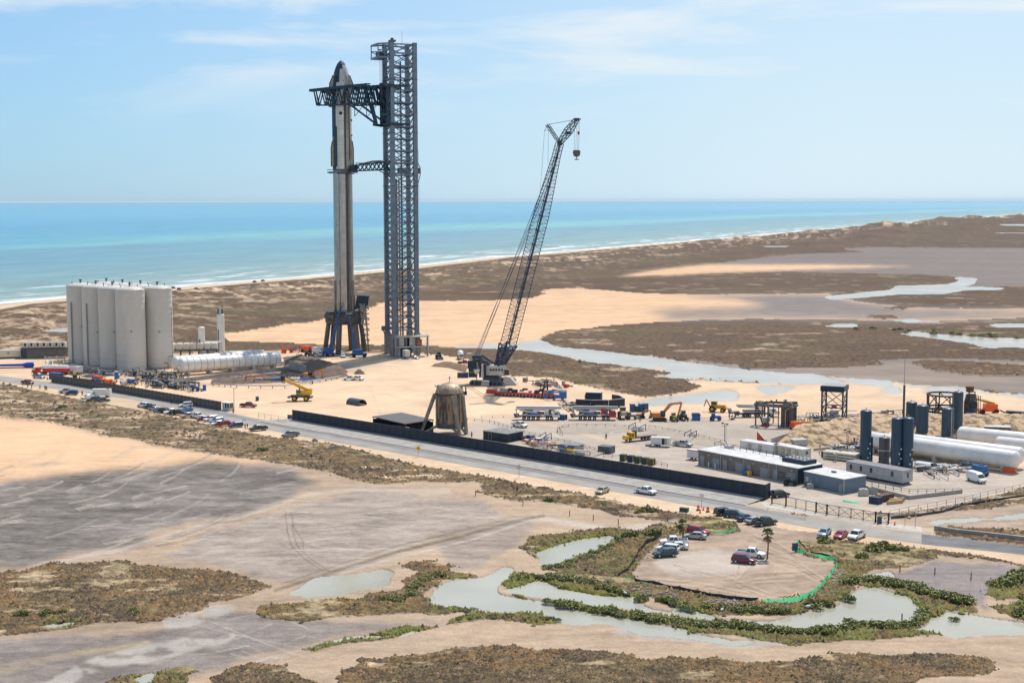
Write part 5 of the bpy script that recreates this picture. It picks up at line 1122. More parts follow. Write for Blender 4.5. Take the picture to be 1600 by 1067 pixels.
def vehicle(kind, color, px, py, head, label, group='vehicles', name=None, loc=None, rz=None, hatch=False, cap=False):
    k = KIND[kind]; key = (kind, color)
    if key not in VC:
        P_ = paint(color); m = MB(); loftbox(m, k['body'])
        if kind == 'pickup':
            for y in (-.95, .95): m.box((-1.86, y, 1.03), (2.0, .1, .32))
            m.box((-2.84, 0, 1.03), (.1, 1.9, .32))
        d = dict(body=m.mesh('body', P_, None, True))
        (b0, b1, bw), (t0, t1, tw), z0, z1 = k['gh']
        m = MB(); m.hull([(b0, -bw), (b1, -bw), (b1, bw), (b0, bw)], [(t0, -tw), (t1, -tw), (t1, tw), (t0, tw)], z0 - .02, z1); d['window_glass'] = m.mesh('window_glass', glass)
        m = MB(); m.hull([(t0 - .06, -tw - .03), (t1 + .06, -tw - .03), (t1 + .06, tw + .03), (t0 - .06, tw + .03)], [(t0 + .1, -tw + .1), (t1 - .1, -tw + .1), (t1 - .1, tw - .1), (t0 + .1, tw - .1)], z1 - .03, z1 + .06)
        for f in (.0, .45, .97):
            if kind == 'van': continue
            xb, xt = b0 + (b1 - b0) * f, t0 + (t1 - t0) * f
            for s in (-1, 1): m.bar((xb, s * (bw + .005), z0), (xt, s * (tw + .012), z1), .09, cap=False)
        d['roof'] = m.mesh('roof', P_)
        d['wheel'] = MB().tube((0, -.12, 0), (0, .12, 0), k['wr'], 14).mesh('wheel', rubber)
        d['rim'] = MB().tube((0, -.135, 0), (0, .135, 0), k['wr'] * .58, 10).mesh('rim', lgrey)
        d['headlight'] = MB().box((0, 0, 0), (.16, .36, .16)).mesh('headlight', lamp_w); d['tail_light'] = MB().box((0, 0, 0), (.1, .26, .22)).mesh('tail_light', lamp_r)
        if kind == 'pickup': d['bed_floor'] = MB().box((-1.86, 0, .90), (1.86, 1.8, .03)).mesh('bed_floor', blacks)
        d['bumper'] = MB().box((0, 0, 0), (.16, k['W'] * 1.75, .2)).mesh('bumper', dgrey)
        d['mirror'] = MB().box((0, 0, 0), (.12, .22, .16)).mesh('mirror', P_)
        VC[key] = d
    d = VC[key]
    if loc is None: loc = G(px, py, .04); 
    if rz is None: rz = heading(px, py, *head)
    t = thing(name or {'sedan': 'parked_car', 'suv': 'parked_car', 'pickup': 'pickup_truck', 'van': 'delivery_van'}[kind], label, {'sedan': 'car', 'suv': 'car', 'pickup': 'pickup truck', 'van': 'van'}[kind], loc, rz, group)
    inst('body', d['body'], t); inst('window_glass', d['window_glass'], t); inst('roof', d['roof'], t)
    for x in k['wx']:
        for s in (-1, 1):
            w_ = inst('wheel', d['wheel'], t, (x, s * (k['W'] - .08), k['wr'])); inst('rim', d['rim'], w_)
    zf = k['body'][-2][3] - .12
    for s in (-.62, .62): inst('headlight', d['headlight'], t, (k['L'] / 2 - .1, s, zf)); inst('tail_light', d['tail_light'], t, (-k['L'] / 2 + .03, s * 1.15, .85))
    for x in (-k['L'] / 2 + .02, k['L'] / 2 - .04): inst('bumper', d['bumper'], t, (x, 0, .5))
    for s in (-1, 1): inst('mirror', d['mirror'], t, (k['gh'][0][1] - .35, s * (k['W'] + .08), k['gh'][2] + .08))
    if kind == 'pickup': inst('bed_floor', d['bed_floor'], t)
    if hatch:
        m = MB(); m.box((-2.9, 0, 1.95), (1.0, 1.5, .08)); part('tailgate', m, paint(color), t, False)
    return t
RD = (60, 9.8)          # along the road in the photograph, away from the beach
def rh(px, py): return heading(px, py, 60, 9.8)
LG = 'vehicles parked along the road shoulder'
for kd, co, x, y, hd, lab, kw in (
 ('suv', 'white', 224, 636, (-30, -4), 'white car with dark rear at the far left end of the shoulder row', {}),
 ('suv', 'teal', 234.5, 638.5, (-30, -4), 'dark teal car second from the left in the shoulder row', {}),
 ('sedan', 'silver', 241, 641, (-30, -4), 'silver car third from the left in the shoulder row', {}),
 ('sedan', 'lblue', 247.5, 643.5, (-30, -4), 'blue-grey car fourth from the left in the shoulder row', {}),
 ('suv', 'green', 258.5, 645, (30, 2), 'dark green car between the blue-grey car and the white pickup', {}),
 ('pickup', 'white', 269, 646.5, (-30, 3), 'white pickup beside the black pickup in the shoulder row', {}),
 ('pickup', 'black', 279, 648, (30, 1), 'black pickup in the middle of the shoulder row', {}),
 ('suv', 'white', 290, 635.5, (-30, 2), 'white car standing on the road side, behind the blue hatchback', {}),
 ('sedan', 'blue', 291.5, 643, (-30, 5), 'blue hatchback behind the shoulder row, nearest the lane', {}),
 ('pickup', 'tan', 295, 652.5, (-30, 3), 'tan pickup left of the white double-cab in the shoulder row', {}),
 ('pickup', 'white', 308, 653, (30, 3), 'white double-cab pickup right of the tan one in the shoulder row', {}),
 ('sedan', 'maroon', 317.5, 656.5, (-30, 3), 'small purple-maroon car between two white cars in the row', {}),
 ('suv', 'white', 329, 657.5, (-30, 4), 'white car right of the maroon one in the shoulder row', {}),
 ('suv', 'lblue', 338, 660.5, (-30, 4), 'blue-grey car with raised tailgate in the shoulder row', {'hatch': True}),
 ('sedan', 'white', 341, 664, (-30, 3), 'low white car beside the red pickup in the shoulder row', {}),
 ('pickup', 'red', 353, 665.5, (30, -2), 'bright red pickup in the shoulder row', {}),
 ('suv', 'navy', 368, 667.5, (-30, 3), 'navy car with its tailgate up at the right end of the row', {'hatch': True}),
 ('pickup', 'green', 403.5, 672.5, (-30, 3), 'dark green pickup standing alone right of the shoulder row', {}),
 ('pickup', 'grey', 454, 682.5, (-30, 5), 'dark grey pickup alone by the end of the black wall', {}),
 ('pickup', 'lblue', 61, 591, (30, 3), 'blue-grey pickup by the red tanker at the far left', {}),
 ('pickup', 'maroon', 43, 600, (30, 3), 'dark maroon pickup with people behind it at the far left', {}),
 ('pickup', 'silver', 104.5, 614, (-30, 0), 'silver pickup behind the navy car by the road', {}),
 ('suv', 'navy', 111.5, 617, (-30, 0), 'navy car on the shoulder beside the silver pickup', {}),
 ('sedan', 'white', 136.5, 622.5, (-30, 4), 'low white car left of the camper on the shoulder', {}),
 ('suv', 'grey', 146, 626.5, (-30, 2), 'dark grey car in front of the white camper', {}),
 ('sedan', 'teal', 161.5, 627.5, (30, -2), 'dark teal coupe in front of the white camper', {}),
): vehicle(kd, co, x, y, hd, lab, LG, **kw)
LOT = 'vehicles around the visitors lot'
for kd, co, x, y, hd, lab, kw in (
 ('sedan', 'beige', 941, 770, (-22, 8), 'beige car parked alone on the sandy verge', {}),
 ('pickup', 'white', 1009, 771, (30, 5), 'white pickup driving along the road below the black wall', {}),
 ('suv', 'black', 1218.5, 776, (30, -3), 'black car behind the sliding fence at the end of the wall', {}),
 ('suv', 'black', 1132, 804, (28, -3), 'black car at the left end of the row of five by the road', {}),
 ('suv', 'teal', 1148, 808, (28, 2), 'dark teal car second in the row of five by the road', {}),
 ('sedan', 'navy', 1164, 812.5, (26, -5), 'navy sedan in the middle of the row of five', {}),
 ('sedan', 'silver', 1178.5, 817, (26, -5), 'silver sedan fourth in the row of five by the road', {}),
 ('pickup', 'green', 1195, 820, (28, -4), 'dark green pickup at the right end of the row of five', {}),
 ('suv', 'red', 1091, 834, (30, 5), 'red car just behind the silver sedan in the lot', {}),
 ('sedan', 'silver', 1086, 841, (-30, -2), 'silver sedan by the left palm in the lot', {}),
 ('pickup', 'white', 1053, 851, (-30, 0), 'white pickup farthest back in the left group of the lot', {}),
 ('sedan', 'white', 1057, 857, (-30, -1), 'white sedan just in front of the white pickup in the lot', {}),
 ('suv', 'white', 1043, 862, (-30, -3), 'white car between the white sedan and the dark teal one', {}),
 ('suv', 'teal', 1039, 869, (-30, 2), 'dark teal car nearest the viewer in the left lot group', {}),
 ('pickup', 'white', 1173, 869.5, (30, 3), 'white pickup in the middle of the lot beside the palm', {}),
 ('suv', 'maroon', 1162.5, 879, (30, 3), 'boxy maroon car in the middle of the lot', {}),
 ('sedan', 'lblue', 1288, 836, (-14, 9), 'blue-grey sedan left of the red one on the verge', {}),
 ('sedan', 'red', 1313.5, 839.5, (-16, 9), 'bright red sedan between the grey sedan and white pickup', {}),
 ('pickup', 'white', 1338.5, 841, (-20, 9), 'white crew-cab pickup at the right end of the verge trio', {}),
): vehicle(kd, co, x, y, hd, lab, LOT, **kw)
YG = 'vehicles inside the launch yard'
for kd, co, x, y, hd, lab, kw in (
 ('pickup', 'white', 547, 594, (-30, 0), 'left of the two white pickups alone on the open pad', {}),
 ('pickup', 'white', 558, 594, (30, 2), 'right of the two white pickups alone on the open pad', {}),
 ('pickup', 'maroon', 388, 636, (30, 1), 'maroon pickup just behind the gatehouse', {}),
 ('pickup', 'black', 247.5, 606, (30, 2), 'black pickup parked by the pipework near the storage tanks', {}),
 ('pickup', 'white', 44, 558, (30, 0), 'white pickup by the cream trailer at the far left', {}),
 ('pickup', 'white', 501, 556, (10, -8), 'white pickup left of the launch mount legs', {}),
 ('suv', 'white', 536, 558, (2, 12), 'white car under the launch mount', {}),
 ('sedan', 'silver', 649, 560.5, (22, 3), 'silver car beside the machine house at the tower foot', {}),
 ('pickup', 'white', 812, 667, (30, 5), 'white pickup on the yard track behind the low black building', {}),
 ('pickup', 'white', 842, 694, (-30, -5), 'white pickup in the sunken yard behind the black wall', {}),
 ('pickup', 'grey', 828, 689, (30, 5), 'grey pickup beside the low black building', {}),
 ('pickup', 'silver', 1067, 697, (30, 3), 'silver pickup towing the white cargo trailer', {}),
 ('pickup', 'red', 725.5, 569, (30, 0), 'red pickup in front of the concrete mixer', {}),
 ('van', 'white', 1525.5, 752.5, (26, 8), 'white high-roof van by the big white tanks', {}),
): vehicle(kd, co, x, y, hd, lab, YG, **kw)
BC = 'cars on the far beach'
for co, x, y, lab in (('navy', 271, 451, 'leftmost dark car on the distant beach'), ('black', 280, 453, 'second dark car on the distant beach beside the first'), ('blue', 307, 452.5, 'blue car alone on the distant beach'), ('black', 398, 441.5, 'black car on the beach left of the rocket'), ('navy', 411, 440, 'dark car on the beach just left of the rocket')):
    vehicle('suv', co, x, y, (30, -4), lab, BC)

# ---- bigger machines: one generic truck maker
whl = MB().tube((0, -.2, 0), (0, .2, 0), .55, 14).mesh('wheel', rubber); rml = MB().tube((0, -.22, 0), (0, .22, 0), .28, 10).mesh('rim', lgrey)
def wheels(t, xs, w_=1.1, r=.55, s=None):
    for x in xs:
        for y in (-w_, w_):
            o = inst('wheel', whl, t, (x, y, r), scale=(r / .55,) * 3); inst('rim', rml, o)
def cabin(t, x, L_, w_, z0, z1, mat, hood=0):
    m = MB(); m.hull([(x, -w_), (x + L_, -w_), (x + L_, w_), (x, w_)], [(x, -w_ * .93), (x + L_ * .85, -w_ * .93), (x + L_ * .85, w_ * .93), (x, w_ * .93)], z0, z1)
    if hood: m.box((x + L_ + hood / 2, 0, z0 + .55), (hood, w_ * 1.7, 1.1)).box((x + L_ + hood, 0, z0 + .3), (.3, w_ * 1.6, .7))
    c = part('cab', m, mat, t, False)
    m = MB(); zz = z0 + (z1 - z0) * .55; m.box((x + L_ * .955, 0, zz + .1), (.12 + L_ * .05, w_ * 1.65, (z1 - z0) * .33)); 
    for s in (-1, 1): m.box((x + L_ * .55, s * w_ * .965, zz + .08), (L_ * .5, .1, (z1 - z0) * .32))
    part('window_glass', m, glass, c, False)
def truck(name, px, py, ang, label, cat, L_, mat, **k):
    t = thing(name, label, cat, G(px, py, .04), math.radians(ang), k.get('group')); return t
for px, cm, sc_, lab in ((841, white_p, 0, 'white boom pump truck with its long arm folded on top'), (929, red, 1, 'red boom pump truck with its long grey arm folded on top')):
    t = truck('pump_truck', px, 655.5, -3, lab, 'pump truck', 14, cm, group='pump trucks')
    part('chassis', MB().box((-.3, 0, 1.15), (14.2, 1.4, .5)), dgrey, t, False); wheels(t, (-4.6, -3.1, -1.6, 0, 3.0, 4.4), 1.1, .58)
    cabin(t, 4.6, 2.5, 1.22, .9, 3.0, cm)
    part('fender', MB().box((-2.3, 0, 1.6), (6.2, 2.4, .35)).box((3.6, 0, 1.75), (2.4, 2.4, .3)), lgrey if not sc_ else grey, t, False)
    m = MB(); m.bar((-7.2, 0, 4.0), (7.6, 0, 3.95), .85, .95); m.bar((-7.2, .6, 3.4), (5.4, .6, 3.1), .5, .5); m.bar((-6, -.7, 3.1), (1.2, -.7, 2.3), .38, .4); part('boom', m, lgrey if sc_ else white_p, t, False)
    part('pipe', MB().tube((-7, -.5, 4.1), (7.4, -.5, 4.0), .12, 6).tube((-6, .9, 3.6), (6, .9, 3.3), .12, 6), grey, t, False)
    part('hopper', MB().hull([(-7.6, -.6), (-6.4, -.6), (-6.4, .6), (-7.6, .6)], [(-8.1, -1.0), (-6.2, -1), (-6.2, 1), (-8.1, 1)], .7, 1.9), dgrey, t, False)
    [part('machinery', MB().box(*q), dgrey, t, False) for q in (((-3.4, 0, 2.4), (3.4, 1.6, 1.2)), ((.9, -.3, 2.2), (2.2, 1.5, .8)), ((3.9, 0, 2.5), (.9, 2, 1.2)))]; part('turret', MB().box((2.8, 0, 2.5), (1.4, 1.4, 2.4)), red if sc_ else white_p, t, False); part('pump_unit', MB().box((-1.2, 0, 2.2), (3.4, 1.7, 1.1)), blue, t, False)
    part('outrigger', MB().bar((-5.5, -1.1, 1.4), (-3.5, -1.25, 2.2), .35).bar((1.2, -1.2, 1.3), (3.2, -1.2, 2.0), .35).bar((-6.6, -.9, 1), (-7.4, -.6, 3.6), .3), lgrey, t, False)
# grey pump truck by the rusty stand
t = truck('pump_truck', 1182, 651, 4, 'pale grey boom pump truck partly behind the rusty test frame', 'pump truck', 14, white_p, group='pump trucks')
part('chassis', MB().box((0, 0, 1.1), (14, 1.4, .5)), dgrey, t, False); wheels(t, (-4, -2.6, 0, 4.6), 1.1, .58); cabin(t, 4.2, 2.2, 1.2, .9, 2.9, white_p, 1.0)
part('boom', MB().bar((-6.8, 0, 3.9), (4.5, 0, 3.6), .6).bar((-6.2, .7, 3.3), (3, .7, 2.8), .45), lgrey, t, False); part('hopper', MB().hull([(-7.2, -.6), (-6, -.6), (-6, .6), (-7.2, .6)], [(-7.7, -1), (-5.8, -1), (-5.8, 1), (-7.7, 1)], .6, 1.9), dgrey, t, False); part('deck', MB().box((-1, 0, 2), (7, 2.2, .7)), grey, t, False)
# yellow flatbed
t = truck('flatbed_truck', 993, 688.5, 180 - heading(993, 688, 30, 0) * 0 + 14, 'yellow-cab flatbed truck with an empty long deck', 'truck', 9, yellow); t.rotation_euler.z = heading(993, 688, -30, 3.4)
part('chassis', MB().box((-1.2, 0, .95), (8.6, 1.0, .35)), dgrey, t, False); wheels(t, (-4.2, -3.1, 2.6), 1.0, .5); cabin(t, .9, 1.7, 1.1, .8, 2.8, yellow, 1.5)
part('deck', MB().box((-3.3, 0, 1.35), (7.6, 2.5, .22)), pm('deck_wood', (.33, .24, .18), .8, 0, .3, 1), t, False); part('headboard', MB().box((.55, 0, 2.1), (.15, 2.4, 2.0)), blacks, t, False); part('mudguard', MB().box((2.6, 0, 1.1), (1.3, 2.2, .2)), blacks, t, False)
for s in (-.8, .8): part('headlight', MB().box((4.25, s, 1.3), (.1, .3, .25)), lamp_w, t, False)
# trailers
def boxtrailer(px, py, hd, L_, h, w_, label, mat, door=None, axles=(0,), name='cargo_trailer', z0=.6):
    t = thing(name, label, 'trailer', G(px, py, .04), heading(px, py, *hd)); part('body', MB().box((0, 0, z0 + h / 2), (L_, w_, h)), mat, t, False)
    part('roof', MB().box((0, 0, z0 + h + .04), (L_ + .05, w_ + .05, .08)), roof_w, t, False); part('trim', MB().box((0, 0, z0 + .06), (L_ + .08, w_ + .08, .16)), grey, t, False)
    wheels(t, axles, w_ / 2, .36)
    part('drawbar', MB().bar((L_ / 2, .5, z0), (L_ / 2 + 1.3, 0, z0 - .05), .12).bar((L_ / 2, -.5, z0), (L_ / 2 + 1.3, 0, z0 - .05), .12), dgrey, t, False)
    if door: part('open_door', MB().box((door, -w_ / 2 - .03, z0 + h * .5), (.8, .08, h * .85)), blacks, t, False); part('door_leaf', MB().box((door + .75, -w_ / 2 - .08, z0 + h * .48), (.7, .08, h * .8)), tan, t, False)
    return t
t = boxtrailer(1032.5, 697, (30, 1.5), 5.6, 2.0, 2.2, 'white enclosed cargo trailer with an open side door', white_p, .9, (-.5, -1.4)); part('ramp', MB().box((-3.6, 0, .35), (1.8, 2, .1)), dgrey, t, False)
t = boxtrailer(1084, 717.5, (30, 4), 3.2, 2.1, 2.0, 'small white rental trailer with an orange roof edge beside the long building', white_p, None, (0,)); part('stripe', MB().box((0, 0, 2.62), (3.3, 2.1, .2)), orange, t, False)
t = boxtrailer(119, 584.5, (30, 5), 7.2, 2.4, 2.4, 'white semitrailer end showing behind the red tanker', white_p, None, (-2, -1), 'semitrailer', 1.0)
t = boxtrailer(497.5, 552.5, (30, 3), 6, 2.2, 2.4, 'white box trailer beside the launch mount', white_p, None, (-1, -2))
t = boxtrailer(635, 560, (-20, -6), 4.0, 2.8, 2.3, 'pale box trailer in front of the machine house', cream, None, (-1,), z0=.9)
t = boxtrailer(65, 557.5, (30, 2), 4, 1.9, 2, 'small cream trailer in front of the long grey wall building', cream, None, (0,))
t = thing('office_trailer', 'long cream office trailer cut by the left edge of the picture', 'trailer', G(2, 560, .04), heading(2, 560, 30, -1))
part('body', MB().box((0, 0, 2.2), (17, 3.2, 3.0)), cream, t, False); part('roof', MB().box((0, 0, 3.78), (17.2, 3.4, .16)), roof_w, t, False); part('skirt', MB().box((0, 0, .35), (16.6, 3.0, .7)), dgrey, t, False)
for x in (-6, -2, 3.2): part('window', MB().box((x, -1.62, 2.5), (1.1, .06, .9)), pm('tan_window', (.35, .28, .16), .4, 0, .2, 1), t, False)
# red tanker
t = thing('fuel_tanker', 'red tractor with a long red and white tanker trailer near the left edge', 'tanker truck', G(78, 585, .04), heading(78, 585, -30, -.2))
wheels(t, (6.2, 3.2, 2.0, -5.4, -6.5), 1.05, .5); cabin(t, 4.2, 1.6, 1.1, .8, 2.9, red, 1.5); part('chassis', MB().box((-.5, 0, 1.0), (13.5, 1.0, .35)), dgrey, t, False)
part('tank', MB().lathe([(0, -8), (1.15, -7.8), (1.25, -7.4), (1.25, 2.4), (1.15, 2.8), (0, 3)], 18, (0, 0, 2.8), 'X'), tankw2, t, False, True); part('tank_skirt', MB().box((-2.7, 0, 1.9), (10.6, 2.56, 1.5)), red, t, False)
part('company_stripe', MB().box((-4.2, -1.3, 2.0), (2.6, .04, .5)), yellow, t, False)
# camper
t = thing('camper_van', 'white motor camper with an over-cab bunk parked on the shoulder', 'camper', G(159, 620, .04), heading(159, 620, -30, 0))
m = MB(); m.box((-.8, 0, 1.8), (5.2, 2.2, 2.4)); m.hull([(1.7, -1.1), (2.9, -1.05), (2.9, 1.05), (1.7, 1.1)], [(1.7, -1.1), (3.2, -1.0), (3.2, 1.0), (1.7, 1.1)], 2.05, 3.0); part('body', m, white_p, t, False); cabin(t, 1.8, 1.2, 1.0, .6, 2.0, white_p, .9); wheels(t, (-2, 2.9), 1.0, .4)
for x in (-2.2, -.2): part('window', MB().box((x, -1.12, 2.3), (.9, .06, .5)), glass, t, False)
part('roof_vent', MB().box((-2.4, 0, 3.15), (.9, .8, .3)), dgrey, t, False)
# concrete mixer
t = thing('mixer_truck', 'white-drum concrete mixer truck behind the red pickup near the crane', 'concrete mixer', G(719.5, 561, .04), heading(719.5, 561, 6, 9))
wheels(t, (-2.6, -1.4, 2.8), 1.05, .5); part('chassis', MB().box((0, 0, 1), (8, 1, .3)), dgrey, t, False); cabin(t, 2.4, 1.6, 1.1, .8, 2.7, white_p)
part('drum', MB().lathe([(.5, -3.4), (1.2, -2.4), (1.45, -.2), (1.2, 1.2), (.6, 2.0), (0, 2.1)], 16, (0, 0, 2.7), 'X'), tankw2, t, False, True); part('chute', MB().bar((-3.3, 0, 3), (-4.2, 0, 1.6), .5, .3), lgrey, t, False)
# yellow rough-terrain crane
p = G(469.5, 626, .04); t = thing('mobile_crane', 'yellow rough-terrain crane with its telescopic boom raised to the left', 'crane', p, 0)
m = MB(); m.box((0, 0, 1.7), (6.6, 2.5, .9)); m.box((-4.0, 0, 1.4), (.8, 3.4, .5)); m.box((4.0, 0, 1.4), (.8, 3.4, .5)); part('chassis', m, dgrey, t, False)
wl = MB().tube((0, -.35, 0), (0, .35, 0), .95, 16).mesh('wheel', rubber); rl = MB().tube((0, -.37, 0), (0, .37, 0), .55, 12).mesh('rim', yellow)
for x in (-2.0, 2.2):
    for y in (-1.25, 1.25): o = inst('wheel', wl, t, (x, y, .95)); inst('rim', rl, o)
m = MB(); m.box((1.5, .2, 2.9), (5.0, 2.2, 1.5)); m.box((3.5, .2, 3.6), (1.4, 2.3, 1.6)); part('superstructure', m, yellow, t, False); c = part('cab', MB().box((-.4, -1.2, 3.2), (1.8, .9, 1.8)), pm('crane_cab', (.25, .28, .08), .4, 0, .2, 1), t, False); part('window_glass', MB().box((-.5, -1.67, 3.4), (1.3, .06, 1.0)), glass, c, False)
bt = at(442, 591, p.y) - p; bt.y = 0; b0 = V((2.6, .2, 3.8)); md = b0.lerp(bt, .52)
part('boom', MB().bar(b0, md, 1.0, 1.1), yellow, t, False); part('boom_extension', MB().bar(md, bt, .8, .85), yellow, t, False); part('boom_head', MB().box(tuple(bt), (1.5, 1.0, 1.7)).bar(bt, bt + V((-1.6, 0, -.6)), .35), blacks, t, False); part('lift_cylinder', MB().tube((-.3, .2, 2.6), b0.lerp(bt, .34), .22, 8), blacks, t, False)
# modular transporter with flat modules
p = G(819, 620, .02); t = thing('modular_transporter', 'long red many-wheeled transporter carrying grey blocks and black frames', 'transporter', p, heading(819, 618, 30, 1.4))
for k in range(3): part('module', MB().box((-8 + 8 * k, 0, 1.25), (7.8, 2.6, .6)), red, t, False)
part('power_pack', MB().box((-12.6, 0, 1.5), (3.4, 2.4, 1.5)), red, t, False); wheels(t, [-11 + 1.35 * k for k in range(17)], 1.0, .42)
for x, w_ in ((-7.5, 3), (9.5, 3.4)): part('grey_block', MB().box((x, 0, 2.2), (w_, 2.2, 1.3)), pm('ballast', (.28, .28, .25), .8, 0, .2, 1), t, False)
m = MB(); rr4 = random.Random(4)
for k in range(14): x = rr4.uniform(-6, 8); m.box((x, rr4.uniform(-.8, .8), rr4.uniform(1.9, 3.0)), (rr4.uniform(.6, 2), rr4.uniform(.4, 1.4), rr4.uniform(.4, 1.2)))
m.bar((7, 0, 1.6), (8.2, 0, 6.2), .5); m.bar((9, 0, 1.6), (8.8, 0, 6.2), .5); m.bar((7, 0, 3), (9, 0, 4.6), .3); part('frame_load', m, blacks, t, False)
# blue knuckle machine
p = G(871, 625); t = thing('articulated_loader', 'blue articulated lift machine with folded arms by the black enclosure', 'lift machine', p, heading(871, 625, 30, 0))
wheels(t, (-1.2, 1.8), .9, .5); part('body', MB().box((1, 0, 1.3), (4.6, 1.8, 1.2)).box((2, 0, 2.4), (2.6, 1.6, 1.2)), blue, t, False)
m = MB(); m.path([(1, 0, 2.6), (-2.6, 0, 3.4), (-4.2, 0, 1.0)], .5); m.path([(2, .4, 3), (-1.6, .5, 3.8), (-3.4, .4, 1.6)], .45); m.box((-4.2, 0, .8), (1.0, .8, .4)); part('arm', m, blue, t, False); part('engine', MB().lathe([(0, -1.3), (.8, -1), (.8, 1), (0, 1.3)], 12, (2.2, 0, 3.2), 'X'), lgrey, t, False)
# excavators and loaders
def excavator(px, py, ang, label, boom_pts, mat=orange, s=1.0, tracks=True):
    t = thing('excavator', label, 'excavator', G(px, py), ang)
    for y in (-1.1, 1.1): part('track', MB().prism([(-2.1 * s, .4), (-1.7 * s, .03), (1.7 * s, .03), (2.1 * s, .4), (1.7 * s, .85), (-1.7 * s, .85)], y * s - .3, y * s + .3), rubber, t, False)
    part('house', MB().box((-.6 * s, 0, 1.7 * s), (3.6 * s, 2.5 * s, 1.4 * s)), mat, t, False); part('counterweight', MB().box((-2.3 * s, 0, 1.7 * s), (.7 * s, 2.4 * s, 1.2 * s)), dgrey, t, False)
    c = part('cab', MB().box((.8 * s, -.8 * s, 2.2 * s), (1.4 * s, 1.0 * s, 1.7 * s)), blacks, t, False); part('window_glass', MB().box((.9 * s, -1.33 * s, 2.5 * s), (1.1 * s, .06, .9 * s)), glass, c, False)
    b = boom_pts; part('boom', MB().bar(b[0], b[1], .7 * s).bar(b[1], b[2], .6 * s), mat, t, False); part('stick', MB().bar(b[2], b[3], .5 * s), mat, t, False)
    part('cylinder', MB().tube(V(b[0]).lerp(V(b[1]), .2) - V((0, 0, .5)), V(b[1]).lerp(V(b[2]), .3), .12, 6), lgrey, t, False)
    x, y, z = b[3]; part('bucket', MB().hull([(x - .5, -.6), (x + .5, -.6), (x + .5, .6), (x - .5, .6)], [(x - .2, -.6), (x + .8, -.6), (x + .8, .6), (x - .2, .6)], max(z - .9, .02), z + .1), dgrey, t, False); return t
OE = pm('excavator_orange', (.62, .22, .05), .5, 0, .2, 1)
excavator(1030, 657, heading(1030, 657, 30, 0), 'orange excavator with its arm arched high to the right', [(1, 0, 2.4), (3.2, 0, 5.4), (7.0, 0, 5.9), (5.9, 0, 1.8)], OE, 1.1).location = G(1031, 657)
excavator(484, 592, heading(484, 592, 30, 2), 'orange excavator working beside the dark mound', [(1, 0, 2), (3, 0, 3.4), (6.4, 0, 4.0), (6.0, 0, 1.0)], OE)
excavator(1002, 653, heading(1002, 653, 30, 0), 'small orange mini-excavator left of the black posts', [(.6, 0, 1.6), (1.4, 0, 2.7), (3.0, 0, 2.4), (2.9, 0, .7)], OE, .6)
def loader(px, py, ang, label, mat, arm=True, back=True, s=1.0):
    t = thing('backhoe_loader', label, 'loader', G(px, py), ang)
    part('body', MB().box((.8 * s, 0, 1.5 * s), (3.0 * s, 1.2 * s, 1.0 * s)).box((-.8 * s, 0, 1.4 * s), (1.8 * s, 1.6 * s, .8 * s)), mat, t, False)
    c = part('cab', MB().box((-.7 * s, 0, 2.9 * s), (1.7 * s, 1.5 * s, .12)).box((-.7 * s, 0, 2.0 * s), (1.5 * s, 1.4 * s, .3)), mat, t, False); part('window_glass', MB().box((-.7 * s, 0, 2.45 * s), (1.5 * s, 1.4 * s, .85 * s)), glass, c, False)
    for x, r in ((-1.1, .85), (1.7, .6)):
        for y in (-.95, .95): o = inst('wheel', whl, t, (x * s, y * s, r * s), scale=(r / .55 * s,) * 3); inst('rim', MB().tube((0, -.22, 0), (0, .22, 0), .28, 10).mesh('rim', mat), o)
    if arm: part('loader_arm', MB().bar((1.2 * s, .7 * s, 1.9 * s), (3.4 * s, .7 * s, .8 * s), .25).bar((1.2 * s, -.7 * s, 1.9 * s), (3.4 * s, -.7 * s, .8 * s), .25), mat, t, False); part('bucket', MB().prism([(3.3 * s, .1), (4.3 * s, .1), (4.0 * s, .35), (3.6 * s, 1.1 * s), (3.3 * s, 1.1 * s)], -1.1 * s, 1.1 * s), dgrey, t, False)
    if back: part('backhoe_arm', MB().bar((-1.8 * s, 0, 1.3 * s), (-2.9 * s, 0, 3.3 * s), .4).bar((-2.9 * s, 0, 3.3 * s), (-3.5 * s, 0, 1.4 * s), .35), mat, t, False)
    return t
loader(1120, 643.5, heading(1120, 643, 30, 1.5), 'yellow backhoe loader on the sand beyond the yard', pm('loader_yellow', (.62, .34, .03), .5, 0, .2, 1), s=1.25)
loader(1068, 656, heading(1068, 656, 10, 6), 'dark green tractor between the excavator and the blue hut', dgreen, False, False, 1.0); loader(1053, 657, heading(1053, 657, 10, 6), 'yellow-green tractor under the excavator arm', pm('olive_yellow', (.40, .38, .05), .5, 0, .2, 1), False, False, .85)
loader(973.5, 654, heading(973, 654, 6, 8), 'tall tan tractor with a green cab right of the red pump truck', tan, False, False, 1.3); loader(986, 655, heading(986, 655, 10, 0), 'small open grey tractor beside the tan one', grey, True, False, .8)
loader(686, 561, heading(686, 561, 10, 6), 'dark loader parked right of the launch tower', blacks, True, False, 1.1); loader(482, 556.5, heading(482, 556, 20, 3), 'dark loader left of the launch mount', blacks, True, False, .9)
loader(303.5, 611, heading(303, 611, 30, 0), 'small blue utility loader on the pad near the retaining wall', blue, True, False, .8); loader(1117, 657, heading(1117, 657, 30, 0), 'blue compressor tractor behind the far railing', blue, False, False, .8)
loader(1234, 758, heading(1234, 758, 30, 2), 'dark golf buggy parked in front of the long building', blacks, False, False, .75)
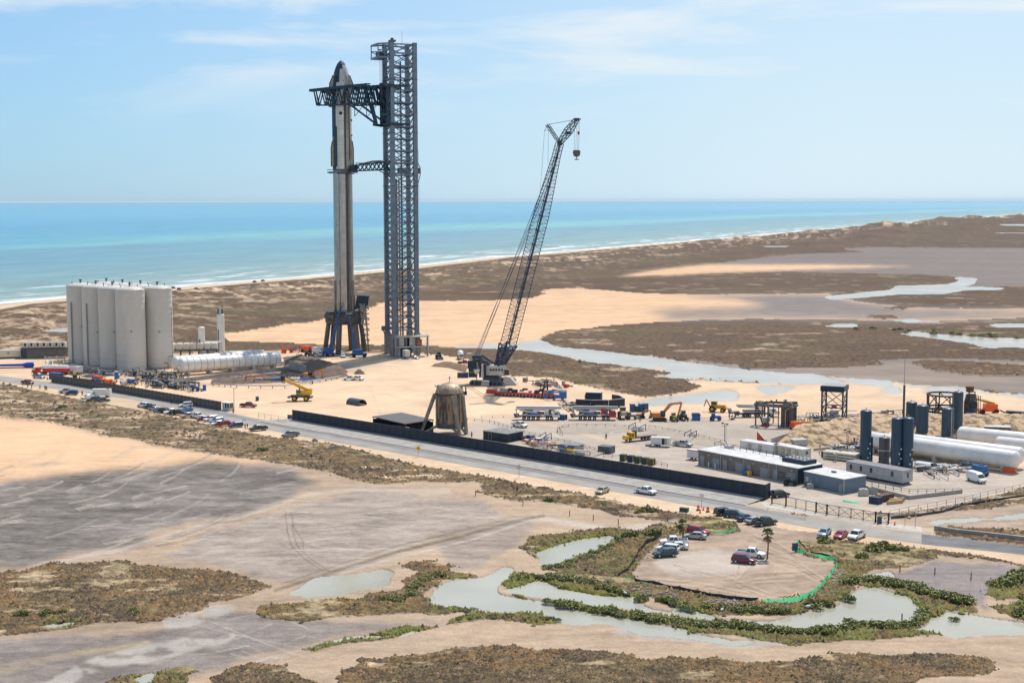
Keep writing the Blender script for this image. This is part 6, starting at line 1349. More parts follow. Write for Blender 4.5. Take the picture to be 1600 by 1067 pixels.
# other boom lifts
OR = pm('lift_orange', (.85, .14, .03), .4, 0, .1, 1); YB = pm('lift_boom_tan', (.55, .36, .07), .5, 0, .2, 1)
p = G(1246, 670); boomlift(p, heading(1246, 670, 30, -2), at(1280, 660.5, p.y + 3), OR, 'orange boom lift with its boom lowered to the right along the sand berm', YB, s=.9)
p = G(1544, 646); boomlift(p, heading(1544, 646, -30, 0), at(1521, 622, p.y), OR, 'orange boom lift with a yellow boom raised beside the test tower', YB, s=1.25)
p = G(1528, 742); boomlift(p, heading(1528, 742, -30, -6), at(1503, 723.5, p.y + 6), pm('lift_blue2', (.03, .13, .28), .4, 0, .1, 1), 'blue boom lift folded behind the white van', s=1.0)
p = G(480, 550); boomlift(p, heading(480, 550, 30, 1), at(489, 545, p.y), OR, 'orange boom lift far left of the launch mount', s=1.1)
p = G(154, 597); boomlift(p, heading(154, 597, 30, 2), at(161, 592, p.y), OR, 'orange boom lift folded behind the grey wall', s=.95); p = G(171, 601); boomlift(p, heading(171, 601, 30, 2), at(176, 597.5, p.y), OR, 'low orange lift right of the first behind the grey wall', s=.75)
p = G(205, 601); boomlift(p, heading(205, 601, 30, 2), at(209, 595, p.y), blue, 'blue lift behind the grey wall by the pipework', s=.8)
# ================================================================ BUILDINGS OF THE YARD
def quadframe(fl, fr, side_px, z):
    """front-left, front-right ground points and the roof's rear right corner (px) -> axes"""
    a, b = G(*fl), G(*fr); c = G(*side_px, z); c.z = 0
    u = (b - a).normalized(); n = V((-u.y, u.x, 0)); wdt = abs((c - b).dot(n)); return a, (b - a).length, wdt, math.atan2(u.y, u.x)
def door(t, x, w_, h, mat, z=0, label=None, nm='door', y=-.06):
    o = part(nm, MB().box((x, y, z + h / 2), (w_, .12, h)), mat, t, False)
    if nm == 'door': part('door_frame', MB().bar((x - w_ / 2 - .05, y, z), (x - w_ / 2 - .05, y, z + h + .05), .1, .16).bar((x + w_ / 2 + .05, y, z), (x + w_ / 2 + .05, y, z + h + .05), .1, .16).bar((x - w_ / 2, y, z + h + .05), (x + w_ / 2, y, z + h + .05), .1, .16), grey, o, False); part('handle', MB().box((x + w_ * .38, y - .1, z + 1.05), (.08, .1, .14)), dgrey, o, False)
    return o
def posts_rail(label, pts, h=1.1, step=2.6, mat=None, pw=.13, rails=2, z=0.0, name='railing', cat='railing', group=None, pwide=None):
    P = [p if isinstance(p, Vector) else G(*p, z) for p in pts]
    t = thing(name, label, cat, P[0], 0, group); L_ = [0]
    for a, b in zip(P, P[1:]): L_.append(L_[-1] + (b - a).length)
    n = max(1, round(L_[-1] / step)); pm_ = MB().box((0, 0, h / 2), (pwide or pw, pwide or pw, h)).mesh('post', mat or dgrey); loc = []
    for i in range(n + 1):
        s = L_[-1] * i / n; j = 0
        while j < len(L_) - 2 and L_[j + 1] < s: j += 1
        q = P[j].lerp(P[j + 1], (s - L_[j]) / (L_[j + 1] - L_[j] + 1e-9)); inst('post', pm_, t, q - P[0]); loc.append(q - P[0])
    for k in range(rails):
        zz = h * (1 - k / max(rails, 1)) - .05; part('rail', MB().path([q + V((0, 0, zz)) for q in loc], .07), mat or dgrey, t, False)
    return t
# long brown-grey building
a, Ln, wd_, r = quadframe((1091, 725.6), (1246, 756.6), (1287, 725.6), 4.0); wd_ = min(wd_, 9.5)
t = thing('control_building', 'long low brown-grey building with pale flat roof and many grey doors', 'building', a, r); H_ = 4.0
part('wall', MB().box((Ln / 2, wd_ / 2, H_ / 2), (Ln, wd_, H_)), clad, t, False)
part('roof', MB().box((Ln / 2, wd_ / 2, H_ + .1), (Ln + .5, wd_ + .5, .2)), roof_w, t, False)
part('side_wall_cladding', MB().box((Ln + .06, wd_ / 2, H_ / 2), (.12, wd_ - .1, H_ - .1)), blacks, t, False)
dm = pm('door_grey', (.27, .30, .31), .6, 0, .1, 1)
for k, (f, w_) in enumerate(((.02, 1.2), (.165, 2.4), (.26, 1.2), (.405, 2.4), (.505, 1.2), (.655, 2.4), (.765, 1.2), (.92, 2.4))):
    door(t, .9 + f * Ln, w_, 2.5, dm)
for f in (.24, .48, .73, .80): part('downpipe', MB().tube((f * Ln, -.12, 0), (f * Ln, -.12, H_ - .1), .09, 6), lgrey, t, False)
for f in (.12, .35, .58, .69, .95): part('wall_lamp', MB().box((f * Ln, -.2, 3.2), (.5, .3, .25)), lgrey, t, False)
o = part('window', MB().box((.85 * Ln, -.05, 1.7), (1.8, .1, 1.4)), blacks, t, False); part('pane', MB().box((.85 * Ln, -.12, 1.7), (1.5, .05, 1.1)), glass, o, False)
for x in (Ln - 8.5, ): 
    part('roof_unit', MB().box((Ln - 5.0, wd_ - 3.0, H_ + .7), (7.5, 4.6, 1.0)), blacks, t, False)
    fm_ = MB().lathe([(.42, 0), (.42, .12), (0, .14)], 10).mesh('fan', lgrey)
    for i in range(6):
        for j in range(3): inst('fan', fm_, t, (Ln - 8.0 + 1.2 * i, wd_ - 4.4 + 1.4 * j, H_ + 1.22))
part('roof_vent', MB().box((Ln - 10.5, wd_ - 2.4, H_ + .9), (1.5, 1.3, .5)).box((Ln - 10.5, wd_ - 2.4, H_ + .45), (.8, .8, .5)), blacks, t, False)
part('roof_pipework', MB().path([(1, wd_ - 1, H_ + 1.4), (3, wd_ - 1.5, H_ + .6), (6, wd_ - 1, H_ + 1.2)], .2).box((4, wd_ - 2, H_ + .6), (2.2, 1.2, .8)), lgrey, t, False)
Rm = Matrix.Rotation(r, 3, 'Z')
posts_rail('black railing along the roof edge of the long brown-grey building', [a + Rm @ V((-1, wd_ * .78, H_ + .2)), a + Rm @ V((Ln * .78, wd_ * .78, H_ + .2))], 1.15, 2.3, blacks)
for x, mt_, sx, nm, lb, ct in ((.52, blue, 1.3, 'waste_bin', 'blue bin against the long brown-grey building', 'bin'), (.56, yellow, .8, 'waste_bin', 'yellow bin right of the blue one by the long building', 'bin')):
    q = a + Rm @ V((x * Ln, -1.0, 0)); b_ = thing(nm, lb, ct, q, r); part('body', MB().hull([(-sx / 2, -.45), (sx / 2, -.45), (sx / 2, .45), (-sx / 2, .45)], [(-sx * .6, -.55), (sx * .6, -.55), (sx * .6, .55), (-sx * .6, .55)], .05, 1.2), mt_, b_, False); part('lid', MB().box((0, 0, 1.26), (sx * 1.22, 1.15, .1)), mt_, b_, False)
for k, f in enumerate((.135, .205)):
    q = a + Rm @ V((f * Ln, -.9, 0)); solo('bollard', MB().tube((q.x, q.y, 0), (q.x, q.y, 1.3), .16, 8).tube((q.x, q.y, 1.3), (q.x, q.y, 1.4), .1, 8), white_p, ('left', 'right')[k] + ' white bollard beside the doors of the long building', 'bollard', 'white bollards', q)
# blue-grey building
a, Ln, wd_, r = quadframe((1256, 758), (1318.5, 771.3), (1350.4, 742.6), 3.5); wd_ = min(max(wd_, 6), 10)
t = thing('equipment_building', 'small blue-grey box building with a white flat roof', 'building', a, r); H_ = 3.5
part('wall', MB().box((Ln / 2, wd_ / 2, H_ / 2), (Ln, wd_, H_)), clad_b, t, False); part('roof', MB().box((Ln / 2, wd_ / 2, H_ + .08), (Ln + .3, wd_ + .3, .16)), roof_w, t, False)
part('roof_hatch', MB().box((Ln * .45, wd_ * .55, H_ + .35), (1.1, .8, .35)), dgrey, t, False); door(t, Ln - 1.0, .9, 2.1, dm)
part('electrical_panel', MB().box((1.2, -.12, 1.8), (.9, .2, 1.2)), lgrey, t, False); part('electrical_panel', MB().box((2.4, -.1, 1.5), (.4, .16, .5)), lgrey, t, False)
part('corner_trim', MB().box((Ln - .02, -.02, H_ / 2), (.16, .16, H_ - .1)), lgrey, t, False); door(t, Ln * .35, .9, 2.1, clad_b)
def tank_small(px, py, s, label, mat, nm='septic_box'):
    t = thing(nm, label, 'tank', G(px, py), .1); part('body', MB().hull([(-s, -s * .7), (s, -s * .7), (s, s * .7), (-s, s * .7)], [(-s * .9, -s * .6), (s * .9, -s * .6), (s * .9, s * .6), (-s * .9, s * .6)], 0, s * 1.5), mat, t, False); part('lid', MB().lathe([(s * .4, s * 1.5), (s * .4, s * 1.65), (0, s * 1.68)], 10), mat, t, False)
tank_small(1349, 774, 1.1, 'pale concrete box left of the second box by the blue-grey building', conc_w); tank_small(1363, 771, 1.1, 'grey concrete box right of the pale one by the blue-grey building', conc_m); tank_small(1266, 763, .8, 'low grey concrete cover in front of the blue-grey building', conc_m)
# grey-white site office on stilts
a, Ln, wd_, r = quadframe((1321.7, 742), (1410, 758.5), (1424, 731), 3.6); wd_ = min(max(wd_, 3.2), 4.2)
t = thing('site_office', 'long grey-white site office cabin on short stilts below the navy tanks', 'cabin', a, r)
part('wall', MB().box((Ln / 2, wd_ / 2, 2.1), (Ln, wd_, 3.0)), pm('cabin_grey', (.42, .42, .41), .6, 0, .15, .8), t, False); part('roof', MB().box((Ln / 2, wd_ / 2, 3.65), (Ln + .2, wd_ + .2, .1)), pm('cabin_roof', (.20, .20, .21), .7, 0, .2, 1), t, False)
bat = MB().box((0, -.03, 2.1), (.06, .06, 2.9)).mesh('batten', lgrey)
for k in range(1, 9): inst('batten', bat, t, (Ln * k / 9, 0, 0))
for f in (.09, .27, .45, .82): o = part('window', MB().box((f * Ln, -.04, 2.4), (.75, .08, 1.3)), dgrey, t, False); part('pane', MB().box((f * Ln, -.1, 2.4), (.6, .04, 1.1)), glass, o, False)
o = part('window', MB().box((Ln + .04, wd_ / 2, 2.4), (.08, .7, 1.3)), dgrey, t, False); lg_ = MB().box((0, wd_ / 2, .3), (.4, wd_ * .8, .6)).mesh('leg', dgrey)
for k in range(6): inst('leg', lg_, t, (.8 + (Ln - 1.6) * k / 5, 0, 0))
# white containers
for k, (fl, fr, rc, h, lb) in enumerate((((1156, 704), (1207, 712), (1216, 696), 2.9, 'left of two long cream-white cabins behind the long building roof'), ((1207, 710), (1254, 719), (1266, 701), 2.9, 'right of two long cream-white cabins, with a dark sign on its end'))):
    a, Ln, wd_, r = quadframe(fl, fr, rc, h); wd_ = 3.4
    t = thing('portable_cabin', lb, 'cabin', a, r, 'cream-white cabins'); part('wall', MB().box((Ln / 2, wd_ / 2, h / 2), (Ln, wd_, h)), cream if k else white_p, t, False); part('roof', MB().box((Ln / 2, wd_ / 2, h + .06), (Ln + .2, wd_ + .2, .12)), roof_w, t, False)
    for f in ((.3, .62) if not k else (.12, .35, .55, .8)): door(t, f * Ln, .9, 2.1, pm('cream_door', (.50, .45, .28), .6, 0, .1, 1), .2)
    if k: part('sign', MB().box((Ln + .04, wd_ / 2, 1.9), (.06, .9, .8)), dgrey, t, False)
# low black building and black shed behind the wall
a, Ln, wd_, r = quadframe((755, 686), (793, 691.5), (823, 674.5), 2.5); wd_ = min(wd_, 9)
t = thing('black_cabin', 'low black box building with pale roof edge behind the black wall', 'building', a, r)
part('wall', MB().box((Ln / 2, wd_ / 2, 1.25), (Ln, wd_, 2.5)), wallb, t, False); part('roof', MB().box((Ln / 2, wd_ / 2, 2.56), (Ln + .3, wd_ + .3, .12)), pm('roof_grey', (.22, .22, .21), .8, 0, .3, .6), t, False); door(t, Ln * .3, .9, 2.0, seam); part('rib', MB().box((Ln + .04, wd_ * .3, 1.2), (.08, .15, 2.3)), seam, t, False)
A4 = [G(581.6, 650.6, 4.2), G(633, 662.2, 4.2), G(678, 655.6, 4.2), G(627.5, 644.4, 4.2)]; c0 = sum(A4, V()) / 4; c0.z = 0
t = thing('canopy_shed', 'open shed with a flat dark grey roof behind the black wall', 'shed', c0)
q = [p - c0 for p in A4]; m = MB(); m.add([(p.x, p.y, 4.0) for p in q] + [(p.x, p.y, 4.25) for p in q], [(3, 2, 1, 0), (4, 5, 6, 7), (0, 1, 5, 4), (1, 2, 6, 5), (2, 3, 7, 6), (3, 0, 4, 7)]); part('roof', m, pm('shed_roof', (.105, .10, .10), .7, 0, .2, .4), t, False)
pmm = MB().box((0, 0, 2), (.22, .22, 4)).mesh('post', blacks)
for i in range(4):
    for f in (0, .5): inst('post', pmm, t, (q[i].lerp(q[(i + 1) % 4], f) * .97).xy.to_3d())
m = MB()
for i, j in ((2, 3), (3, 0)): m.bar(q[i].xy.to_3d() * .96 + V((0, 0, 1.8)), q[j].xy.to_3d() * .96 + V((0, 0, 1.8)), .12, 3.4)
part('wall', m, blacks, t, False); part('stored_boxes', MB().box((-2, -1, 1.1), (5, 3, 2.2), .4).box((4, 2, .9), (4, 2, 1.8), .4), dgrey, t, False)
# black enclosure
t = thing('black_enclosure', 'angular enclosure of black panels with a pale top edge', 'enclosure', G(922.5, 638))
P = [G(*p) - G(922.5, 638) for p in ((899.5, 636.5), (922.5, 638), (951, 638), (976, 635.5), (968, 630.5), (956, 629))]
for a, b in zip(P, P[1:]):
    n = max(1, round((b - a).length / 5.0))
    for i in range(n): x, y = a.lerp(b, i / n), a.lerp(b, (i + 1) / n); part('panel', MB().bar(x + V((0, 0, 1.45)) + (y - x) * .012, y + V((0, 0, 1.45)) - (y - x) * .012, .2, 2.9), wallb, t, False); part('cap', MB().bar(x + V((0, 0, 2.95)), y + V((0, 0, 2.95)), .4, .1), lgrey, t, False)
t = thing('black_container', 'black box container standing behind the black panel enclosure', 'container', G(928, 632), heading(928, 632, 30, 1)); part('body', MB().box((0, 0, 2.6), (5.4, 3.2, 3.6)), wallb, t, False); part('roof', MB().box((0, 0, 4.45), (5.6, 3.4, .1)), lgrey, t, False); part('end_panel', MB().box((-2.9, -.4, 2.2), (.3, 2.2, 3.0)), yellow, t, False)
for k in range(5): o = solo('pallet', MB().box((0, 0, .75), (.14, 1.3, 1.45)).box((0, -.5, .75), (.3, .12, 1.4)).box((0, .5, .75), (.3, .12, 1.4)), lumber, ('leftmost', 'second', 'middle', 'fourth', 'rightmost')[k] + ' upright wooden pallet in the row leaning on the black panels', 'pallet', 'pallets leaning on the black panels'); o.location = G(932 + 3.6 * k, 639.5); o.rotation_euler = (0, .12, 1.2)
# gatehouse
t = thing('gatehouse', 'small gatehouse booth with white frame at the end of the grey wall', 'booth', G(356.5, 641), heading(356, 641, 30, 3)); part('wall', MB().box((0, 0, .5), (3.2, 2.2, 1.0)).box((-1.0, 0, 1.6), (1.0, 2.1, 2.2)), lgrey, t, False); part('roof', MB().box((0, 0, 2.75), (3.8, 2.8, .2)), white_p, t, False); part('window', MB().box((.5, 0, 1.75), (2.1, 2.0, 1.5)), glass, t, False)
for x in (-1.55, -.5, .5, 1.55): part('post', MB().bar((x, -1.1, 1), (x, -1.1, 2.7), .12), white_p, t, False)
# left: grey block building with cream units on top
a, b = G(34, 560), G(106, 559); r = math.atan2((b - a).y, (b - a).x); Ln = (b - a).length
t = thing('chiller_building', 'long grey block wall building carrying a row of cream cooling units', 'building', a, r); part('wall', MB().box((Ln / 2, 3, 2.2), (Ln, 6, 4.4)), pm('block_wall', (.20, .195, .19), .9, 0, .2, .5), t, False); part('gantry', MB().box((Ln / 2, 1, 4.65), (Ln + 1.5, 6.6, .25)), blacks, t, False); part('dark_bay', MB().box((1.0, -.06, 2), (2.6, .12, 3.8)), steeld, t, False)
um = MB().box((0, 0, 1.3), (2.6, 2.6, 2.5)).mesh('cooling_unit', cream); ul = MB().box((0, -1.32, 1.5), (.9, .06, 1.3)).mesh('louvre', blacks); uf = MB().lathe([(.8, 2.55), (.8, 2.75), (0, 2.8)], 10).mesh('fan', white_p)
for k in range(7): o = inst('cooling_unit', um, t, (1.9 + k * (Ln - 3) / 6.3, .4, 4.8)); inst('louvre', ul, o); inst('fan', uf, o)
# cream units right of the tanks, on the deck behind the pipes
t = thing('cooler_bank', 'row of white finned coolers on a dark deck between tanks and slim column', 'cooler', G(272, 561), heading(272, 561, 30, -.6)); part('deck', MB().box((9, 0, 4.2), (22, 6, .4)), steeld, t, False)
um = MB().box((0, 0, 1.4), (2.6, 4.6, 2.6)).mesh('cooler_unit', cream); ul = MB().box((0, -2.33, 1.4), (2.1, .06, 1.9)).mesh('fin_panel', lgrey); uf = MB().lathe([(.9, 2.7), (.9, 2.95), (0, 3)], 10).mesh('fan', white_p)
for k in range(7): o = inst('cooler_unit', um, t, (-.5 + k * 3.1, 0, 4.4)); inst('fin_panel', ul, o); inst('fan', uf, o, (0, .8, 0))
lgm = MB().box((0, 0, 2), (.4, .4, 4)).mesh('leg', steeld)
for k in range(6):
    for y in (-2.4, 2.4): inst('leg', lgm, t, (-1 + k * 4, y, 0))
t = thing('grey_cabin', 'grey box cabin under the slim columns behind the white tanks', 'cabin', G(330, 556), heading(330, 556, 30, 0)); part('wall', MB().box((0, 0, 3.2), (9, 5, 6.4)), grey, t, False); part('roof', MB().box((0, 0, 6.5), (9.2, 5.2, .2)), lgrey, t, False)

# ================================================================ STEEL STANDS
def stand(label, D, xs, ytop, ybot, mat, rz, sx, sy, name='steel_frame_tower'):
    pass
p = G(1303, 660.5); Hs = hgt(1303, 606, p.y); t = thing('steel_frame_tower', 'tall black four-legged steel frame with a heavy top platform', 'test stand', p, -.42)
s = 3.3
for x in (-s, s):
    for y in (-s, s): part('leg', MB().box((x, y, Hs / 2), (.5, .5, Hs)), navy, t, False)
part('top_platform', MB().box((0, 0, Hs + .1), (7.6, 7.6, 1.5)), blacks, t, False); part('top_deck', MB().box((0, 0, Hs + .95), (7.2, 7.2, .2)), grey, t, False)
for z0_, z1_ in ((.4, Hs * .47), (Hs * .47, Hs - .8)):
    for k in range(4):
        a, b = ((-s, -s), (s, -s), (s, s), (-s, s))[k], ((s, -s), (s, s), (-s, s), (-s, -s))[k]
        part('cross_brace', MB().bar((*a, z0_), (*b, z1_), .2).bar((*a, z1_), (*b, z0_), .2), navy, t, False); part('beam', MB().bar((*a, z1_), (*b, z1_), .3), navy, t, False)
part('piping', MB().path([(-2, -1, 0), (-2, -1, 3), (1, 0, 4), (1, 0, 0)], .45, 6).path([(0, -2, .5), (2, -2, 2.5), (2, 1, 2.5)], .4, 6).box((0, 0, 2.4), (2.6, 2.2, 3.2)), lgrey, t, False); part('valve_block', MB().box((.2, -1.2, 5.3), (1.6, 1, .9)), red, t, False)
for k in range(4): part('branch_pipe', MB().tube((4, -2 + k, 1.0 + k), (7.0, -2 + k, 1.2 + k), .14, 6), lgrey, t, False)
rustg = pm('stained_steel', (.15, .135, .12), .8, .1, .4, .8, dark=(.06, .055, .05)); p = G(1212, 664.5); Hs = hgt(1212, 632, p.y); t = thing('test_stand', 'rusty open test stand with a round beam ring on stained columns', 'test stand', p, -.2)
for k in range(8):
    a = k * PI / 4 + .2; part('leg', MB().bar((4.3 * math.cos(a), 4.3 * math.sin(a), 0), (4.3 * math.cos(a), 4.3 * math.sin(a), Hs), .55 if k % 2 else .35), rustg, t, False)
for r_, z in ((4.6, Hs), (3.4, Hs + .3)): part('ring_beam', MB().path([(r_ * 1.45 * math.cos(k * PI / 8), r_ * math.sin(k * PI / 8), z) for k in range(17)], .55), rustg, t, False)
for x, y, w_ in ((2.5, -2.5, 1.4), (3.8, -1.2, 1.1), (4.8, -2.2, 1.5), (3.3, .5, 1.5), (6.0, -1, 1.0), (2.0, -1, .8)): part('column_box', MB().box((x, y, Hs * .46), (w_, 1.0, Hs * .92)), rustg if w_ < 1.4 else dgrey, t, False)
part('pipe', MB().path([(3.0, -3.2, 0), (3.0, -3.2, Hs * .8), (4, -3, Hs * .9)], .4, 6), tan, t, False); part('brace', MB().bar((-6.4, 0, Hs), (-4, -1, .4), .35).bar((-6.3, 0, 0), (-6.3, 0, Hs + .6), .45).bar((-4, 0, 2), (-5.8, 0, Hs - .5), .25), rustg, t, False); part('blue_hopper', MB().lathe([(.3, 0), (1.3, 1.0), (1.3, 2.2), (0, 2.4)], 10, (-3, -1.5, .6)), lgrey, t, False); part('red_base', MB().box((-3, -1.7, .5), (2.2, 1.4, .9)), red, t, False)
m = MB(); rr5 = random.Random(9)
for k in range(26): a = rr5.uniform(0, 6.28); m.box((6 * math.cos(a), 4.2 * math.sin(a), Hs + rr5.uniform(.1, .9)), (rr5.uniform(.3, 1.6), rr5.uniform(.3, .9), rr5.uniform(.2, .8)), a)
part('top_clutter', m, rustg, t, False)
p = G(1475, 657); Hs = hgt(1475, 616, p.y); t = thing('ring_test_stand', 'round two-tier steel ring test stand behind the navy tanks', 'test stand', p, 0)
for z, mt_, r_ in ((Hs, rust, 5.6), (Hs * .5, blacks, 5.6), (.7, blacks, 6.0), (Hs * .38, blacks, 5.6)): part('ring_beam', MB().path([(r_ * math.cos(k * PI / 6), r_ * math.sin(k * PI / 6), z) for k in range(13)], .5, 4), mt_, t, False)
for k in range(8):
    a, a2 = k * PI / 4, (k + 1) * PI / 4; c1, c2 = V((5.6 * math.cos(a), 5.6 * math.sin(a), 0)), V((5.6 * math.cos(a2), 5.6 * math.sin(a2), 0)); part('leg', MB().bar(c1, c1 + V((0, 0, Hs)), .38), rustg, t, False); part('cross_brace', MB().bar(c1 + V((0, 0, Hs * .5)), c2 + V((0, 0, Hs)), .25).bar(c1, c2 + V((0, 0, Hs * .5)), .3).bar(c2, c1 + V((0, 0, Hs * .5)), .3), blacks, t, False)
p = G(1516, 656); Hs = hgt(1516, 606, p.y); t = thing('test_tower', 'dark rusty test tower with a drum-shaped head beside the tallest navy tank', 'test stand', p, .1)
part('shell', MB().lathe([(2.3, 0), (2.3, Hs * .55), (1.6, Hs * .8)], 8), rustg, t, False); part('head', MB().lathe([(0, -1.1), (1.2, -.9), (1.3, .9), (0, 1.1)], 12, (-.4, 0, Hs - .4)), rust, t, False); part('frame', MB().bar((-1.6, -1.6, 0), (-1.2, -1.2, Hs - 1), .3).bar((1.6, -1.6, 0), (.8, -1, Hs - 1), .3).bar((2.8, -1, 0), (2.8, -1, Hs - 2.4), .16).bar((2.2, -1, 0), (2.2, -1, Hs - 2.4), .16).bar((-1.6, -1.6, Hs * .6), (1, -1.2, Hs * .8), .25), blacks, t, False); part('pulley', MB().tube((0, -2.3, Hs * .5), (0, -2.6, Hs * .5), 1.1, 14), blacks, t, False)
p = G(1515, 659); t = thing('blue_drum', 'large bright blue drum at the foot of the dark test tower', 'tank', p, .2); part('body', MB().tube((0, -1.2, 1.6), (0, 1.2, 1.6), 1.6, 18), blue, t, False); part('stand', MB().box((0, 0, .2), (2.2, 2.2, .4)), dgrey, t, False)
# masts
p = G(1411, 683); t = thing('radio_mast', 'tall dark pole mast with a thin whip antenna above the navy tanks', 'mast', p); z1_, z2_ = hgt(1411, 602, p.y), hgt(1411, 548, p.y)
part('pole', MB().tube((0, 0, 0), (0, 0, z1_), .33, 10), navy, t, False); part('whip', MB().tube((0, 0, z1_), (0, 0, z2_), .09, 6), grey, t, False); part('crossarm', MB().box((0, 0, z1_ + .9), (1.2, .15, .15)).box((0, 0, z1_ + .5), (.3, .3, 1)).box((0, 0, z2_ + .1), (1.4, .1, .1)), lgrey, t, False)
for px, yb, yt, lb in ((1132, 690, 661, 'portable light tower with two lamp heads behind the long building'), (1323, 700, 672, 'thin dark pole with guy wires in front of the sand berm')):
    p = G(px, yb); h = hgt(px, yt, p.y); t = thing('light_mast', lb, 'mast', p); part('pole', MB().tube((0, 0, 0), (0, 0, h), .12, 6).tube((.4, 0, 0), (.4, 0, h * .8), .07, 5), grey, t, False); part('lamp_head', MB().box((-.6, 0, h), (.7, .3, .4)).box((.7, 0, h - .3), (.7, .3, .4)).box((0, 0, h * .85), (1.8, .1, .1)), dgrey, t, False)
p = G(366, 642); h = hgt(366, 607, p.y); t = thing('lamp_post', 'slim lamp post standing right of the gatehouse', 'lamp post', p); part('pole', MB().tube((0, 0, 0), (0, 0, h), .1, 6), grey, t, False); part('lamp_head', MB().box((.3, 0, h), (.9, .3, .15)), grey, t, False)

# ================================================================ HOPPER TEST VEHICLE
p = G(703, 677.5); D = p.y; t = thing('hopper', 'stubby weathered steel test vehicle on three tubular legs', 'test vehicle', p, 0); R_ = 22.4 * D / F
zb_, zr_, zt_ = hgt(703, 667, D), hgt(703, 613, D), hgt(703, 597, D)
hopm = pm('weathered_hull', (.30, .19, .11), .75, .15, .5, .5, stretch=(1.6, 1.6, .3), dark=(.09, .08, .075), thr=(.42, .56)); domem = pm('weathered_dome', (.40, .31, .22), .55, .3, .4, .5, dark=(.22, .16, .10))
part('hull', MB().lathe([(0, zb_), (R_, zb_), (R_, zr_)], 36), hopm, t, False, True); part('hull_base', MB().lathe([(R_ + .03, zb_), (R_ + .03, zb_ + 1.6)], 36), pm('hull_base_grey', (.12, .13, .14), .6, .4, .4, 1), t, False, True)  # darker grey band round the bottom of the hull
part('dome', MB().lathe([(R_ * math.cos(i * PI / 20), zr_ + (zt_ - zr_) * math.sin(i * PI / 20)) for i in range(11)], 20), domem, t, False); part('rim', MB().lathe([(R_ + .05, zr_ - .7), (R_ + .15, zr_ - .5), (R_ + .15, zr_ - .1), (R_, zr_ + .05)], 36), rust, t, False)
part('antenna', MB().tube((0, 0, zt_ - .2), (0, 0, zt_ + 1.3), .12, 6).tube((0, 0, zt_ + 1.1), (0, 0, zt_ + 1.7), .22, 8), grey, t, False)
for a in (.2, 1.0, 2.2, 2.9): part('thruster_pod', MB().box((R_ * .8 * math.cos(a), -abs(R_ * .6 * math.sin(a)) if a < 2 else R_ * .4, zr_ + 1.6), (1.0, 1.0, .9), a), dgrey, t, False)
part('thruster_pod', MB().box((R_ + .5, -.5, zr_ - .2), (.9, 1.0, 1.0)).box((R_ + .6, -.3, zr_ + .9), (.4, .5, 1.6)), blacks, t, False); part('thruster_pod', MB().bar((-R_ * .7, -1, zr_ + 1), (-R_ - .2, -1, zr_ + 2.4), .3).box((-R_ * .6, -1.2, zr_ + 1.6), (1.6, .9, .7), .5), grey, t, False)
part('porthole', MB().tube((-R_ * .45, -R_ * .86, zb_ + (zr_ - zb_) * .6), (-R_ * .5, -R_ * .93, zb_ + (zr_ - zb_) * .6), .65, 14), rust, t, False)
legm = pm('leg_tube', (.33, .28, .22), .6, .2, .3, .5)
for ax, ex, ey, lb in ((-R_, -9.0, -.5, None), (.9, 3.3, -5.2, None), (R_ * .9, 5.2, -1.0, None)):
    ay = -math.sqrt(max(R_ * R_ - ax * ax, 0)) if ax < R_ * .95 else 0
    part('leg', MB().tube((ax * 1.03, ay * 1.03, zr_ - .4), (ex * .99, ey, .2), .62, 12, .55), legm, t, False); part('leg_strut', MB().tube((ax * .8, ay * .8, zb_ + .5), (ex * .93, ey, .4), .4, 10), legm, t, False); part('foot_pad', MB().lathe([(.9, 0), (.9, .15), (.4, .3)], 12, (ex, ey, 0)), legm, t, False)
part('leg', MB().tube((1.8, -R_ * .95, zr_ - .3), (2.2, -R_ * .97, zb_), .5, 10), legm, t, False); part('plumbing', MB().tube((3.3, -R_ * .72, zb_), (3.3, -R_ * .72, zr_ - .4), .22, 8).tube((-3.9, -R_ * .5, zb_), (-3.9, -R_ * .5, zr_ - .8), .16, 8), legm, t, False)

# ================================================================ BERMS
def mound(name, label, cat, crest, foot, back, h, mat, rough=.6, n=44, m_=9, seed=1):
    def samp(poly, k):
        P = [G(*p) for p in poly]; L_ = [0]
        for u, v in zip(P, P[1:]): L_.append(L_[-1] + (v - u).length)
        o = []
        for i in range(k + 1):
            s = L_[-1] * i / k; j = 0
            while j < len(L_) - 2 and L_[j + 1] < s: j += 1
            o.append(P[j].lerp(P[j + 1], (s - L_[j]) / (L_[j + 1] - L_[j] + 1e-9)))
        return o
    A_, C_, B_ = samp(foot, n), samp(crest, n), samp(back, n); vs = []
    for i in range(n + 1):
        e = min(1, i / 4, (n - i) / 4) if h > 0 else 1
        for j in range(m_ + 1):
            f = j / m_; q = A_[i].lerp(C_[i], f * 2) if f < .5 else C_[i].lerp(B_[i], f * 2 - 1)
            pr = math.sin(min(1, f * 2.2) * PI / 2) if f < .5 else math.cos((f - .5) * PI) ** .7
            nz = float(fbm(np.array([q.x / 3.]), np.array([q.y / 3.]), 4, seed)[0]) - .5
            vs.append((q.x, q.y, h * e * max(pr, 0) * (1 + .3 * nz) + (nz * rough if 0 < j < m_ else -.15)))
    fs = [(i * (m_ + 1) + j, (i + 1) * (m_ + 1) + j, (i + 1) * (m_ + 1) + j + 1, i * (m_ + 1) + j + 1) for i in range(n) for j in range(m_)]
    mb = MB().add(vs, fs); b0 = G(*foot[0]); o = solo(name, mb, mat, label, cat, None, tuple(b0), True); return o
bm_ = pm('berm_sand', (.40, .28, .17), .95, 0, .5, .35, dark=(.13, .095, .055), thr=(.40, .54), bump=.15, bscale=1.2)  # brown mottling darkens the sand, the shaded eroded face put into the colour
